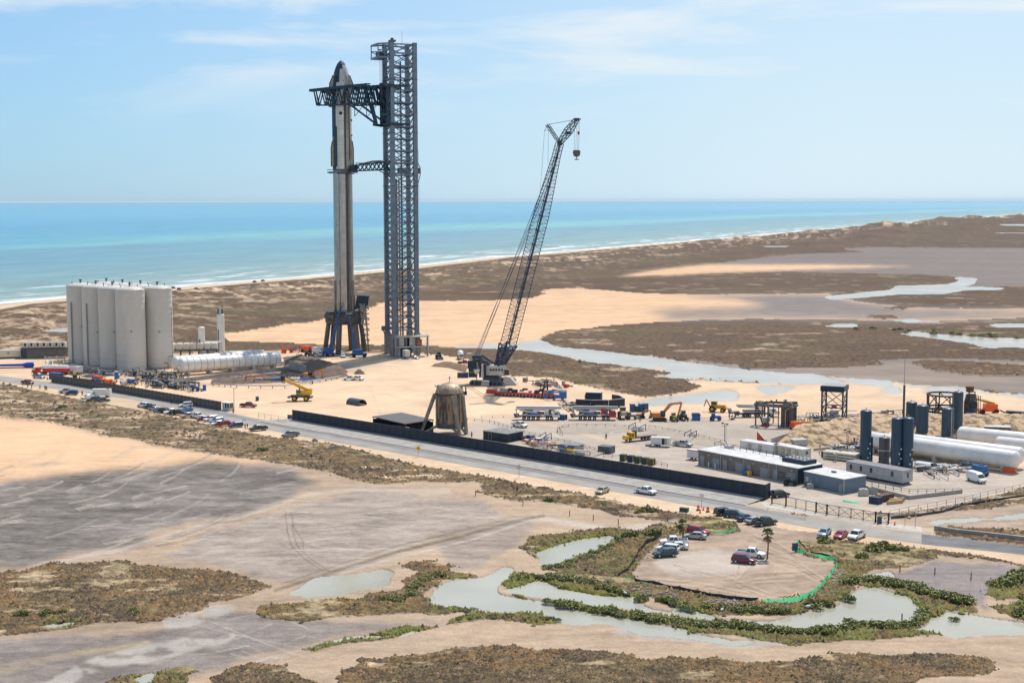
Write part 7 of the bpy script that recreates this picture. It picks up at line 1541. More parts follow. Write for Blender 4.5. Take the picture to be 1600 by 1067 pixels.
mound('sand_berm', 'long eroded sand berm running behind the navy and white tanks', 'berm', [(1216, 694), (1240, 688), (1300, 678), (1345, 671), (1380, 670), (1450, 670), (1520, 670), (1600, 670), (1700, 670)], [(1190, 706), (1240, 702), (1300, 697), (1345, 692), (1380, 688), (1450, 688), (1520, 686), (1600, 682), (1700, 684)], [(1225, 684), (1250, 680), (1300, 672), (1345, 664), (1380, 661), (1450, 660), (1520, 660), (1600, 660), (1700, 660)], 4.4, bm_, 1.1)
dk = pm('dark_spoil', (.15, .105, .075), .95, 0, .4, .3, bump=.15, bscale=1.2)
mound('spoil_mound', 'dark brown spoil mound at the right end of the ribbed white tanks', 'mound', [(446, 568), (470, 566), (500, 574), (540, 584)], [(436, 586), (470, 590), (510, 594), (548, 588)], [(440, 556), (470, 556), (510, 566), (545, 580)], 2.7, dk, .7, 30)
mound('soil_heap', 'small dark soil heap on the pad above the white pickups', 'mound', [(556, 583.5), (566, 583)], [(550, 585), (573, 585)], [(552, 581), (572, 581)], 1.6, dk, .3, 12)
mound('soil_bank', 'low brown earth bank in front of the white ribbed tanks', 'mound', [(330, 596), (400, 592), (450, 590)], [(325, 602), (400, 600), (470, 596)], [(330, 592), (400, 586), (450, 584)], 1.0, dk, .6, 30, seed=5)
mound('soil_bank', 'brown earth bank near the crane behind the red pickup', 'mound', [(676, 570), (700, 570), (730, 577)], [(672, 573), (700, 575), (728, 583)], [(680, 567), (705, 567), (735, 572)], 1.2, pm('spoil2', (.20, .13, .08), .95, 0, .4, .3, bump=.1), .5, 20, seed=6)
m = MB(); a, b = G(452, 580), G(478, 586); m.bar(a + V((0, 0, 3)), b + V((0, 0, 2.0)), .4, 3.6); solo('retaining_wall', m, conc_m, 'short concrete retaining wall against the dark spoil mound', 'wall')
m = MB(); a, b = G(1205, 697), G(1232, 688); m.bar(a + V((0, 0, 1.2)), b + V((0, 0, 1.2)), .4, 2.4); solo('retaining_wall', m, lgrey, 'ribbed grey retaining panel at the left end of the sand berm', 'wall')
t = thing('spoil_chute', 'red and blue slanted panel at the left end of the sand berm', 'panel', G(1183, 690), heading(1183, 690, 30, 8)); part('red_panel', MB().prism([(0, 0), (0, 3.2), (4.0, 1.2), (4.0, 0)], -.1, .1), red, t, False); part('blue_panel', MB().prism([(1.5, -.1), (5.2, 1.3), (5.2, 0)], -.35, -.15), blue, t, False)
# corrugated arch
p = G(557, 632); t = thing('arch_shelter', 'dark corrugated half-pipe shelter open at its right end on the pad', 'shelter', p, heading(557, 632, 30, 5)); m = MB()
pr = []
for k in range(25): pr += [(2.0 + (.06 if k % 2 else 0), -3.4 + 6.8 * k / 24)]
part('shell', MB().lathe(pr, 16, (0, 0, .1), 'X', -PI / 2 + PI / 2, PI / 2 + PI / 2), pm('corrugated', (.085, .10, .125), .5, .4, .3, 1), t, False); part('inner_shell', MB().lathe([(1.9, -3.4), (1.9, 3.4)], 16, (0, 0, .1), 'X', 0, PI), dgrey, t, False); part('end_cap', MB().lathe([(0, -3.42), (2.0, -3.42)], 16, (0, 0, .1), 'X', 0, PI), dgrey, t, False)

# ================================================================ RAILINGS, FENCES, GATE
posts_rail('railing along the yard track above the low black building', [(690, 655.5), (722, 656), (768, 661), (800, 671), (823, 678.5), (845, 683.5)], 1.0, 3.0)
posts_rail('railing between the two stair flights in the middle of the yard', [(862, 688), (885, 692), (909, 698.5), (945, 709)], 1.0, 2.6)
posts_rail('curved railing round the sunken concrete yard', [(879, 681), (871, 676), (871, 671), (885, 667.5), (905, 666), (950, 667), (990, 669)], 1.0, 3.0)
posts_rail('railing right of the concrete ramp, running down to the long building', [(1014, 669), (1040, 673), (1070, 679.5), (1087, 682), (1110, 688), (1135, 694)], 1.0, 2.8)
posts_rail('railing behind the right half of the black wall', [(943, 714), (975, 716.5), (1002, 719), (1043, 730)], 1.0, 2.6)
posts_rail('far low railing left of the white pump truck', [(752, 653), (780, 653), (804, 653)], .9, 3.5, grey)
posts_rail('railing around the sandy triangle by the site office', [(1352, 757), (1385, 764), (1422, 770), (1460, 770), (1502, 769)], 1.0, 2.2)
posts_rail('low railing beside the rental trailer', [(1087, 716), (1094, 711), (1103, 706)], 1.0, 1.6)
posts_rail('wire fence gap between the grey wall and the black wall', [(404, 653), (425, 657), (447, 660)], 1.7, 3.6, grey, .1)
posts_rail('row of low posts in front of the excavators', [(1000, 659), (1050, 660), (1100, 657), (1160, 653)], .9, 4.2, dgrey, .25, 1)
posts_rail('chain link fence running right from the gate up to the picture edge', [(1390, 811), (1420, 805), (1473, 795), (1511, 788), (1543, 780), (1600, 768), (1690, 750)], 2.0, 3.2, grey, .10, 3, name='chain_link_fence', cat='fence')
posts_rail('pair of bare fence posts at the corner of the concrete apron', [(1414, 821), (1430, 823)], 2.6, 3, grey, .09, 0, name='fence_post_pair', cat='fence')
# dark silt barrier at the foot of the chain link fence
m = MB(); P = [G(*p) for p in ((1392, 811), (1440, 806), (1475, 800), (1512, 790), (1545, 784), (1600, 776), (1690, 756))]
for a, b in zip(P, P[1:]): m.bar(a + V((0, 0, .35)), b + V((0, 0, .25)), .1, .5)
solo('silt_barrier', m, blacks, 'black silt barrier at the foot of the chain link fence on the right', 'barrier')
gt = thing('sliding_gate', 'long black barred sliding gate and fence at the yard entrance', 'gate', G(1228, 791)); g0 = G(1228, 791)
GP = [G(*p) - g0 for p in ((1206, 787), (1228, 791), (1275, 800.5), (1292, 804), (1368, 816), (1388, 818))]
for i, (a, b) in enumerate(zip(GP, GP[1:])):
    n = max(1, round((b - a).length / 3.0)); hh = 2.3
    for z in (.25, hh): part('rail', MB().bar(a + V((0, 0, z)), b + V((0, 0, z)), .1), blacks, gt, False)
    for k in range(n + 1): inst('post', MB().box((0, 0, hh / 2), (.16 if 0 < k < n else .3, .16 if 0 < k < n else .3, hh + (.3 if k in (0, n) else 0))).mesh('post', blacks), gt, a.lerp(b, k / n))
    if i >= 2:
        for k in range(n): x, y = a.lerp(b, k / n), a.lerp(b, (k + 1) / n); part('brace', MB().bar(x + V((0, 0, .3)), y + V((0, 0, hh)), .07).bar(x + V((0, 0, hh)), y + V((0, 0, .3)), .07), blacks, gt, False)
    bars = MB()
    for k in range(n * 7): q = a.lerp(b, k / (n * 7)); bars.bar(q + V((0, 0, .2)), q + V((0, 0, hh)), .035, n=3, cap=False)
    part('bar_panel', bars, blacks, gt, False)['kind'] = 'stuff'
part('motor_box', MB().box(tuple(GP[4] + V((.6, -1, .8))), (.9, .7, 1.6)), navy, gt, False)
# concrete trench walls
def wallpath(label, pts, h, w_, mat=conc_m, name='low_wall', z=0):
    m = MB(); P = [G(*p) for p in pts]
    for a, b in zip(P, P[1:]): m.bar(a + V((0, 0, h / 2)), b + V((0, 0, h / 2)), w_, h)
    return solo(name, m, mat, label, 'wall')
wallpath('low concrete kerb wall below the sandy triangle by the site office', [(1345, 762), (1400, 775), (1420, 780), (1503, 770)], .9, .4)
wallpath('long concrete barrier beside the road at the right edge', [(1460, 828), (1500, 834), (1540, 838), (1600, 845), (1700, 858)], 1.0, .6)
def rampmesh(label, pts, z0, z1, mat=conc_w):
    P = [G(*p) for p in pts]; m = MB(); m.add([(P[0].x, P[0].y, z1), (P[1].x, P[1].y, z1), (P[2].x, P[2].y, z0), (P[3].x, P[3].y, z0)] + [(P[0].x, P[0].y, -.3), (P[1].x, P[1].y, -.3), (P[2].x, P[2].y, -.31), (P[3].x, P[3].y, -.31)], [(3, 2, 1, 0), (4, 5, 6, 7), (0, 1, 5, 4), (1, 2, 6, 5), (2, 3, 7, 6), (3, 0, 4, 7)]); return solo('concrete_slope', m, mat, label, 'slope')
slm = pm('slope_concrete', (.36, .30, .235), .9, 0, .15, .3)
rampmesh('pale concrete slope below the railing behind the yellow flatbed', [(1014, 669), (1087, 682), (1078, 692), (1012, 679)], .05, .55, slm); rampmesh('pale concrete slope right of the flatbed up to the long building', [(1089, 682.5), (1135, 694), (1120, 700), (1084, 693)], .05, .5, slm)
rampmesh('curved concrete slope at the top of the sunken yard', [(873, 668), (990, 669), (990, 675), (880, 678)], .05, .4, slm); rampmesh('concrete slope below the railing in mid yard', [(862, 688), (945, 709), (925, 714), (858, 698)], .05, .5, slm)
for k, (x, y, lb) in enumerate(((996, 672, 'grey steel ramp bridge between the two railings behind the flatbed'), (852, 687, 'stair flight left of the mid-yard railing'), (1079, 683, 'small stair with handrails right of the pale slope'))):
    t = thing('access_stair', lb, 'stair', G(x, y), heading(x, y, 30, 5)); L3 = 4.4 if k == 0 else 2.2
    for s in range(6): part('step', MB().box((0, -1.4 + s * .5, .15 + s * .12), (L3, .5, .12)), grey, t, False)
    for sx in (-L3 / 2, L3 / 2): part('handrail', MB().path([(sx, -1.6, 0), (sx, -1.6, 1.2), (sx, 1.4, 2.0), (sx, 1.4, 0)], .16), blacks, t, False)
# parking bay lines on the sunken yard
pl = pm('bay_line', (.58, .52, .44), .8, 0, .2, 1)
for k in range(6):
    a, b = G(884 + 17.5 * k, 677), G(893 + 17.5 * k, 673.5); dd = (b - a); n_ = V((-dd.y, dd.x, 0)).normalized() * .35; m = MB().add([tuple(a + n_ + V((0, 0, .03))), tuple(a - n_ + V((0, 0, .03))), tuple(b - n_ + V((0, 0, .03))), tuple(b + n_ + V((0, 0, .03)))], [(0, 1, 2, 3)]); o = part('parking_line', m, pl, None); o['kind'] = 'structure'
# ================================================================ PIPEWORK
def manifold(label, corners, n, hmax, seed, mats, name='pipework'):
    rr = random.Random(seed); P = [G(*p) for p in corners]; c = sum(P, V()) / len(P); t = thing(name, label, 'pipework', c)
    def rp(): u, v = rr.random(), rr.random(); return P[0].lerp(P[1], u).lerp(P[3].lerp(P[2], u), v) - c
    ux = (P[1] - P[0]).normalized(); uy = (P[3] - P[0]).normalized(); ang = math.atan2(ux.y, ux.x)
    for k in range(n):
        q = rp(); z = rr.uniform(.4, hmax); d = (ux if rr.random() < .65 else uy) * rr.uniform(2, 9); rad = rr.choice((.12, .16, .22, .3)); kind = rr.random(); mt_ = rr.choice(mats)
        if kind < .45: part('pipe', MB().path([q + V((0, 0, z)), q + d + V((0, 0, z)), q + d + V((0, 0, .1))], rad * 2, 7), mt_, t, False)
        elif kind < .62: part('support_frame', MB().path([q, q + V((0, 0, z + .5)), q + d * .5 + V((0, 0, z + .5)), q + d * .5], .18), mt_, t, False)
        elif kind < .78: part('valve', MB().tube(q + V((0, 0, z)), q + V((0, 0, z + .9)), .22, 8).tube(q + V((0, 0, z + .9)), q + V((0, 0, z + 1.0)), .5, 10), mt_, t, False)
        elif kind < .9: part('skid_box', MB().box((q.x, q.y, z * .5 + .1), (rr.uniform(.8, 2.2), rr.uniform(.6, 1.5), z), ang), mt_, t, False)
        else: part('vessel', MB().tube(q + V((0, 0, .8)), q + d * .5 + V((0, 0, .8)), .55, 12), mt_, t, False)
    return t
mix = [grey, lgrey, lgrey, tan, dgrey, rustg, white_p, pm('pipe_brown', (.28, .20, .13), .7, .1, .3, 1), blacks, steeld]
manifold('tangle of pipes and valves in front of the ribbed white tanks', [(205, 590), (300, 601), (296, 611), (232, 603)], 110, 2.2, 1, mix)
manifold('dense valve skid between the storage tanks and the white tanks', [(195, 584), (272, 590), (290, 600), (215, 590)], 90, 3.0, 2, mix)
manifold('pump equipment along the foot of the storage tanks', [(110, 577), (210, 586), (200, 589), (105, 581)], 60, 2.0, 3, [white_p, lgrey, lgrey, grey, grey, dgrey])
manifold('tall pale pipe rack rising between the right storage tank and white tanks', [(252, 570), (284, 574), (280, 580), (252, 578)], 26, 7.0, 4, [cream, rustg, lgrey, pm('pipe_brown', (.28, .2, .13))])
manifold('equipment laydown between the grey wall and the tank row', [(100, 585), (240, 603), (250, 608), (110, 596)], 44, 1.8, 5, [blue, orange, grey, white_p, yellow, tan, dgreen, blacks])
manifold('pipework and pumps under the sand berm behind the site office', [(1270, 704), (1400, 690), (1400, 702), (1290, 716)], 90, 2.4, 6, mix)
manifold('valve skids between the navy tanks and the white tanks', [(1440, 694), (1500, 690), (1500, 698), (1450, 702)], 50, 2.4, 7, mix)
manifold('loose pipes and fittings beside the blue lift', [(1425, 734), (1500, 728), (1505, 742), (1440, 742)], 34, 1.2, 8, mix)
manifold('scattered steel parts lying behind the red transporter', [(815, 595), (880, 600), (885, 606), (835, 604)], 46, 1.6, 9, [grey, lgrey, rustg, red, white_p, blacks, tan])
manifold('gear laydown around the black frame tower', [(1240, 652), (1290, 652), (1290, 660), (1245, 662)], 36, 1.5, 10, mix)
manifold('gear laydown right of the black frame tower', [(1322, 652), (1400, 648), (1405, 656), (1325, 660)], 50, 1.8, 11, mix + [yellow, blue])
manifold('equipment in the muddy dip before the ribbed white tanks', [(370, 590), (490, 588), (490, 598), (380, 599)], 50, 1.2, 12, [grey, lgrey, blue, rustg, orange, white_p, dk])
manifold('stores and frames just behind the black wall in mid yard', [(800, 691), (900, 712), (905, 709), (830, 692)], 40, 1.4, 13, [rust, white_p, yellow, blacks, grey, tan, red])
manifold('small gear on the pad left of the launch mount', [(440, 549), (500, 549), (500, 552), (440, 552)], 26, 2.2, 14, [navy, red, grey, orange, blacks])
manifold('gear by the left edge yard below the cooling units', [(70, 563), (108, 563), (106, 572), (72, 570)], 26, 2.0, 15, [white_p, orange, lgrey, white_p, tan])
manifold('small equipment near the upper yard road at right', [(1555, 652), (1640, 652), (1640, 664), (1560, 662)], 24, 1.6, 16, [blacks, grey, navy, lgrey])
manifold('workshop stores before the enclosure of black panels', [(868, 630), (900, 632), (900, 640), (880, 640)], 24, 1.4, 17, [rustg, red, white_p, grey, tan])
# pipe stacks
def pipestack(label, px, py, hd, L_, rows, cols, r, mat):
    t = thing('pipe_stack', label, 'pipe stack', G(px, py), heading(px, py, *hd)); me = MB().tube((-L_ / 2, 0, 0), (L_ / 2, 0, 0), r, 10).mesh('pipe', mat)
    for i in range(rows):
        for j in range(cols): inst('pipe', me, t, (0, (j - cols / 2) * r * 2.15, r + .15 + i * (r * 2 + .2)))
        for x in (-L_ * .38, 0, L_ * .38): part('timber_spacer', MB().box((x, -r, .07 + i * (r * 2 + .2)), (.2, cols * r * 2.2, .13)), lumber, t, False)
pipestack('stack of cream pipes on timbers below the sand berm', 1316, 718, (30, 3.5), 9.5, 3, 6, .28, cream); pipestack('two long white pipes lying in front of the white tank', 1465, 730, (60, 8), 12, 1, 3, .42, white_p); pipestack('grey-white gas cylinders laid behind the cream pipes', 1320, 704, (30, 5), 7, 1, 2, .75, tankw2)
# long thin pipe rails on the pad
for k, (pts, lb) in enumerate(((((333, 603), (370, 606), (445, 607), (530, 592)), 'long white pipe on low trestles around the yard of the ribbed tanks'), (((455, 601), (500, 597), (535, 591)), 'short grey pipe run beside the yellow crane'))):
    P = [G(*p) for p in pts]; t = thing('pipe_run', lb, 'pipe', P[0]); part('pipe', MB().path([p - P[0] + V((0, 0, 1.0)) for p in P], .45, 8), lgrey if k == 0 else grey, t, False)
    for a, b in zip(P, P[1:]):
        for f in (0, .25, .5, .75): q = a.lerp(b, f) - P[0]; part('trestle', MB().bar(q, q + V((0, 0, .9)), .25), dgrey, t, False)
# ================================================================ SMALL THINGS
def drum(px, py, label, mat, r=.7, h=1.6, nm='storage_drum', cat='drum', grp=None):
    t = thing(nm, label, cat, G(px, py), 0, grp); part('body', MB().tube((0, 0, 0), (0, 0, h), r, 14), mat, t, False); part('lid', MB().lathe([(r + .05, h), (r + .05, h + .1), (0, h + .16)], 14), mat, t, False)
drum(402, 626, 'dark blue drum alone on the pad left of the yellow crane', navy, .6, 1.4)
def portaloo(px, py, label, mat, grp=None, s=1.0):
    t = thing('portable_toilet', label, 'portable toilet', G(px, py), .3, grp); part('body', MB().box((0, 0, 1.1 * s), (1.2 * s, 1.2 * s, 2.2 * s)), mat, t, False); part('roof', MB().hull([(-.65 * s, -.65 * s), (.65 * s, -.65 * s), (.65 * s, .65 * s), (-.65 * s, .65 * s)], [(-.4 * s, -.4 * s), (.4 * s, -.4 * s), (.4 * s, .4 * s), (-.4 * s, .4 * s)], 2.2 * s, 2.45 * s), lgrey, t, False); part('door', MB().box((0, -.63 * s, 1.05 * s), (.8 * s, .06, 1.9 * s)), mat, t, False)
nbx = pm('dusty_blue', (.04, .10, .20), .6, 0, .3, 1)
for k, (x, lb) in enumerate(((988, 'leftmost of four blue toilets by the far shore'), (995, 'second from the left of four blue toilets, the lowest one'), (1001.5, 'third from the left of four blue toilets by the far shore'), (1008.5, 'rightmost of four blue toilets by the far shore'))): portaloo(x, 643, lb, nbx, 'blue toilets', (1.2, .9, 1.25, 1.3)[k])
portaloo(182, 592, 'bright blue toilet behind the grey wall', blue, None, 1.3); portaloo(319.5, 610, 'blue machine box on the pad near the retaining wall', blue, None, 1.0)
t = thing('blue_hut', 'small blue hut with a gabled roof between the tractors', 'hut', G(1087.5, 656), heading(1087, 656, 30, 0)); part('wall', MB().box((0, 0, .8), (2.6, 1.8, 1.6)), blue, t, False); part('roof', MB().prism([(-1.5, 1.6), (1.5, 1.6), (1.1, 2.3), (-1.1, 2.3)], -1.0, 1.0), nbx, t, False)
t = thing('cable_reel', 'black upright cable reel ring by the far railing', 'reel', G(1144, 655.5), 0); part('rim', MB().lathe([(.9, -.2), (1.2, -.2), (1.2, .2), (.9, .2), (.9, -.2)], 16, (0, 0, 1.2), 'Y'), blacks, t, False); part('hub', MB().bar((-1, 0, 1.2), (1, 0, 1.2), .15).bar((0, 0, .2), (0, 0, 2.2), .15), blacks, t, False)
def crate(px, py, label, mat, d, nm='storage_box', cat='box', hd=(30, 3), grp=None):
    t = thing(nm, label, cat, G(px, py), heading(px, py, *hd), grp); part('body', MB().box((0, 0, d[2] / 2), d), mat, t, False); part('lid', MB().box((0, 0, d[2] + .05), (d[0] + .08, d[1] + .08, .1)), mat, t, False); return t
crate(879, 655.5, 'blue container box just right of the white pump truck', nbx, (2.6, 1.8, 1.6)); crate(453, 656, 'dark sign box at the left end of the black wall', dgrey, (1.6, .6, 1.6)); crate(88, 592, 'long blue tarpaulin-covered container behind the grey wall', pm('tarp_blue', (.04, .10, .25), .7, 0, .3, 1), (6, 2.4, 2.4))
crate(947.5, 707, 'low dark hut behind the black wall, left of its railing', dgrey, (4, 3, 1.9), cat='hut'); crate(893, 705, 'dark blue-grey hut behind the black wall in mid yard', clad_b, (6, 3.5, 2.0), cat='hut')
for k, (x, c_, lb) in enumerate(((974, dgreen, 'leftmost dark green generator behind the black wall'), (986, blacks, 'second black generator box behind the black wall'), (997, dgreen, 'dark green generator in the middle of the row behind the wall'), (1008, dgreen, 'fourth dark green generator behind the wall'), (1018, pm('olive', (.10, .10, .05)), 'rightmost olive generator with yellow edges behind the wall'))):
    t = crate(x, 719.5 + k * 1.7, lb, c_, (1.7, 1.4, 1.7), 'generator', 'generator', grp='generators behind the wall'); part('yellow_post', MB().box((.86, -.72, .85), (.08, .08, 1.7)), yellow, t, False)
crate(1382, 782, 'rusty lumber skip beside the dark blue skip', pm('skip_rust', (.12, .07, .05), .8, 0, .4, 1), (4.8, 1.8, 1.5), 'skip', 'skip', (30, -6)); crate(1368, 786, 'dark blue skip full of scrap near the gate', pm('skip_blue', (.03, .05, .09), .7, 0, .4, 1), (2.6, 1.8, 1.5), 'skip', 'skip', (30, 5))
for k in range(3): o = solo('timber_stack', MB().box((0, 0, .25 + .0), (4.4, .5, .4)).box((0, .1, .6), (4.2, .45, .25)), lumber, ('front', 'middle', 'rear')[k] + ' stack of pale lumber beside the skips', 'lumber', 'lumber stacks'); o.location = G(1398 + 2 * k, 787 - 2.2 * k); o.rotation_euler = (0, 0, .4)
crate(1577, 738, 'orange-red tank box at the end of the white tanks', OR, (3.4, 1.2, 1.2), hd=(30, 3)); crate(1248, 692 + 6, 'grey equipment box with a blue door before the sand berm', lgrey, (4.4, 2.4, 2.2), hd=(30, -2))
t = thing('tracked_stacker', 'dark dump trailer on the far road at the right edge', 'trailer', G(1588, 654), heading(1588, 654, 30, 2)); part('body', MB().box((0, 0, 1.7), (6.4, 2.2, 1.5)), blacks, t, False); part('drawbar', MB().bar((-3.2, 0, 1.6), (-5.2, 0, 2.4), .4), blacks, t, False); wheels(t, (1.2, 2.4), 1.0, .5)
t = thing('guard_shed', 'dark shed with white flat roof and doors beyond the navy tanks', 'shed', G(1560, 680), heading(1560, 680, 30, 1)); part('wall', MB().box((0, 0, 1.3), (6.4, 2.6, 2.6)), pm('shed_green', (.09, .11, .10), .7, 0, .2, 1), t, False); part('roof', MB().box((-.4, 0, 2.75), (7.6, 3.2, .2)), roof_w, t, False); door(t, 2.2, .9, 2.0, lumber, y=-1.36); door(t, -.6, .9, 2.0, cream, y=-1.36)
# blue wrapped pipes at the left edge
t = thing('wrapped_load', 'bright blue tarpaulin-wrapped pipe load lying at the far left', 'wrapped load', G(20, 575), heading(20, 575, 30, -.5)); part('tarpaulin', MB().lathe([(0, -11), (1.4, -10.5), (1.3, -7), (.5, -6), (.6, 4), (1.1, 6), (1.2, 8.5), (0, 9)], 12, (0, 0, 1.3), 'X'), pm('tarp', (.015, .08, .50), .5, 0, .2, 1), t, False); part('cradle', MB().box((0, 0, .2), (17, 1.2, .35)), red, t, False)
# traffic barrels and cones
for k, (x, y, lb) in enumerate(((1091, 797, 'leftmost orange traffic barrel beside the road'), (1106, 799.5, 'middle orange traffic barrel beside the road'), (1117, 801.5, 'rightmost orange traffic barrel beside the road'))):
    t = thing('traffic_barrel', lb, 'traffic barrel', G(x, y), 0, 'orange traffic barrels'); part('body', MB().lathe([(.38, .1), (.36, .4), (.34, .41), (.32, .8), (.3, .81), (.28, 1.2), (0, 1.25)], 12), OR, t, False); part('stripe', MB().lathe([(.375, .45), (.36, .6)], 12), white_p, t, False); part('base', MB().lathe([(.55, 0), (.5, .12), (0, .13)], 8), rubber, t, False)
for x, y, lb in ((1099, 797, 'small orange cone between two traffic barrels'), (1094, 801.5, 'small orange cone in front of the left traffic barrel'), (1376, 817, 'orange cone at the right end of the gate'), (1398, 820, 'orange cone on the concrete apron right of the gate')):
    t = thing('traffic_cone', lb, 'traffic cone', G(x, y), 0, 'orange cones'); part('cone', MB().lathe([(.24, .05), (.05, .85), (0, .86)], 10), OR, t, False); part('base', MB().box((0, 0, .03), (.6, .6, .06)), OR, t, False)
t = crate(1069, 799.5, 'dark green utility cabinet on a pale slab beside the road', dgreen, (2.0, 1.0, .9), 'utility_cabinet', 'cabinet'); part('slab', MB().box((0, 0, .02), (3.6, 2.6, .1)), conc_w, t, False)
# road signs
def sign(px, yb, yt, label, mat, shape, front, s=.6):
    p = G(px, yb); h = hgt(px, yt, p.y); t = thing('road_sign', label, 'road sign', p, 0); part('post', MB().bar((0, 0, 0), (0, 0, h), .1), grey, t, False)
    m = MB(); n = 4; z = h - s * .8; pts = [(0, s), (s, 0), (0, -s), (-s, 0)] if shape == 'diamond' else [(-s * .6, -s * .8), (s * .6, -s * .8), (s * .6, s * .8), (-s * .6, s * .8)]
    o = part('sign_plate', MB().prism([(x, z + y) for x, y in pts], -.09, -.05), mat, t, False)
    if front: part('sign_symbol', MB().box((0, -.1, z), (.12, .02, s * .8)), blacks, o, False)
sign(653.5, 714, 697, 'yellow diamond warning sign beside the road below the black wall', pm('sign_yellow', (.80, .42, .02)), 'diamond', True, .7); sign(811, 746, 726, 'pale back of a diamond sign beside the road', lgrey, 'diamond', False, .75); sign(1096, 795, 771, 'white rectangular sign on a post near the orange barrels', white_p, 'rect', False, .8)
sign(1242, 862, 848, 'small blue notice board on a post at the lot corner', pm('notice_blue', (.04, .09, .16)), 'rect', False, 1.0)
# wooden marker posts on the flats and in the ponds
for k, (x, y, lb) in enumerate(((743, 775, 'short wooden post at the left end of the line on the flats'), (817, 790, 'wooden marker post with a pale top on the flats'), (890, 806, 'wooden marker post third along the flats line'), (927, 813, 'wooden marker post fourth along the flats line'), (966, 820, 'wooden marker post fifth along the flats line'), (1043, 815, 'wooden post beside the sand track above the lot'), (1406, 893, 'dark post at the edge of the pink mud pond'), (1435, 897, 'left of two dark posts standing in the pink mud pond'), (1502, 905, 'right of two dark posts standing in the pink mud pond'), (1409, 970, 'leaning post at the near bank of the pond'))):
    x2 = {1435: 1460.5, 1502: 1517}.get(x, x); o = solo('marker_post', MB().bar((0, 0, -.4), (.03, 0, 1.25), .22, n=6).lathe([(.11, 1.25), (.06, 1.38), (0, 1.4)], 6), wood, lb, 'post', 'wooden marker posts'); o.location = G(x2, y)
# ---------------------------------------------------------------- people: one continuous skinned figure, posed
def person(px, py, label, shirt, trousers, pose=0, rz=0.0, z=0.0):
    J = dict(pel=(0, 0, .95), sp=(0, 0, 1.2), ch=(0, .01, 1.42), nk=(0, 0, 1.54), hd=(0, -.02, 1.68), ht=(0, -.01, 1.80))
    st = .12 if pose == 0 else .28
    vs = [J['pel'], J['sp'], J['ch'], J['nk'], J['hd'], J['ht']]; ed = [(0, 1), (1, 2), (2, 3), (3, 4), (4, 5)]; rd = [.15, .14, .17, .06, .10, .08]
    def ch(root, pts, rs):
        p_ = root
        for q, r_ in zip(pts, rs): vs.append(q); rd.append(r_); ed.append((p_, len(vs) - 1)); p_ = len(vs) - 1
    for s in (-1, 1):
        fy = st * s * (.6 if pose else 0)
        ch(0, [(s * .10, fy * .1, .86), (s * .12, -fy * .5 - .02, .48), (s * .13, fy * -1, .09), (s * .14, fy * -1 - .14, .04)], (.10, .07, .05, .04))
        if pose == 2: ch(2, [(s * .20, -.02, 1.42), (s * .27, -.10, 1.18), (s * .10, -.34, 1.42), (s * .05, -.38, 1.50)], (.07, .055, .045, .04))
        else: ch(2, [(s * .20, 0, 1.42), (s * .27, .02, 1.14), (s * .28, -.06, .88), (s * .28, -.09, .80)], (.07, .055, .045, .04))
    me = bpy.data.meshes.new('body'); me.from_pydata(vs, ed, []); t = thing('person', label, 'person', G(px, py, z), rz, 'people beside the road')
    o = inst('body', me, t); me.materials.append(pm('cloth_' + shirt, PAINT.get(shirt, (.3, .3, .3)), .9, 0, .2, 4)); sk = o.modifiers.new('s', 'SKIN'); o.modifiers.new('b', 'SUBSURF').render_levels = 1
    for i, v in enumerate(me.skin_vertices[0].data): v.radius = (rd[i], rd[i])
    me.skin_vertices[0].data[0].use_root = True
    leg = MB()
    for s in (-1, 1):
        fy = st * s * (.6 if pose else 0); leg.tube((s * .08, fy * .1, .95), (s * .12, -fy * .5 - .02, .48), .125, 8, .095).tube((s * .12, -fy * .5 - .02, .48), (s * .13, -fy, .12), .095, 8, .075)
    part('trousers', leg, pm('cloth_t_' + trousers, PAINT.get(trousers, (.05, .05, .06)), .9, 0, .2, 4), t, False)
    part('face', MB().lathe([(0, 1.58), (.085, 1.61), (.10, 1.68), (.09, 1.74)], 10, (0, -.03, 0)), pm('skin', (.45, .27, .18), .6, 0, .1, 2), t, False); part('hair', MB().lathe([(.115, 1.69), (.12, 1.75), (.07, 1.82), (0, 1.83)], 10, (0, 0, 0)), pm('hair', (.03, .02, .015), .8), t, False)
for a in (((364.5, 646, 'person in a red top standing by the lane below the gatehouse', 'red', 'navy', 1, .5)), ((383, 670, 'left of two people standing between the two lone pickups', 'grey', 'navy', 0, 1.0)), ((386.5, 670, 'right of two people standing between the two lone pickups', 'black', 'tan', 0, -.6)), ((268, 631, 'person in dark clothes standing against the grey panelled wall', 'navy', 'black', 2, 0.2)),
          ((62.5, 608, 'person in light clothes alone on the shoulder near the maroon pickup', 'silver', 'navy', 1, .3)), ((70.5, 609.5, 'left of a pair of people on the shoulder left of the navy car', 'black', 'black', 0, 0.1)), ((73, 609.8, 'right of a pair of people on the shoulder left of the navy car', 'grey', 'navy', 0, .9)), ((49.5, 607.5, 'person in a pale top right behind the maroon pickup', 'beige', 'black', 2, 2.8)), ((43.5, 606.5, 'person in dark clothes left behind the maroon pickup', 'black', 'navy', 2, 2.9)),
          ((128.5, 618, 'person in a maroon top beside the navy car', 'maroon', 'black', 0, 0)), ((74, 594, 'person in a white top by the end of the grey wall', 'white', 'navy', 0, .4)), ((808, 768, 'figure in an orange vest standing in the scrub', 'orange', 'navy', 0, .3)), ((737, 683, 'person in an orange vest near the hopper legs', 'orange', 'navy', 0, .3)), ((947, 686, 'person in dark clothes on the sunken concrete yard', 'black', 'black', 1, .3)), ((359, 634.5, 'person standing behind the gatehouse in a grey top', 'grey', 'navy', 0, 0))): person(*a)
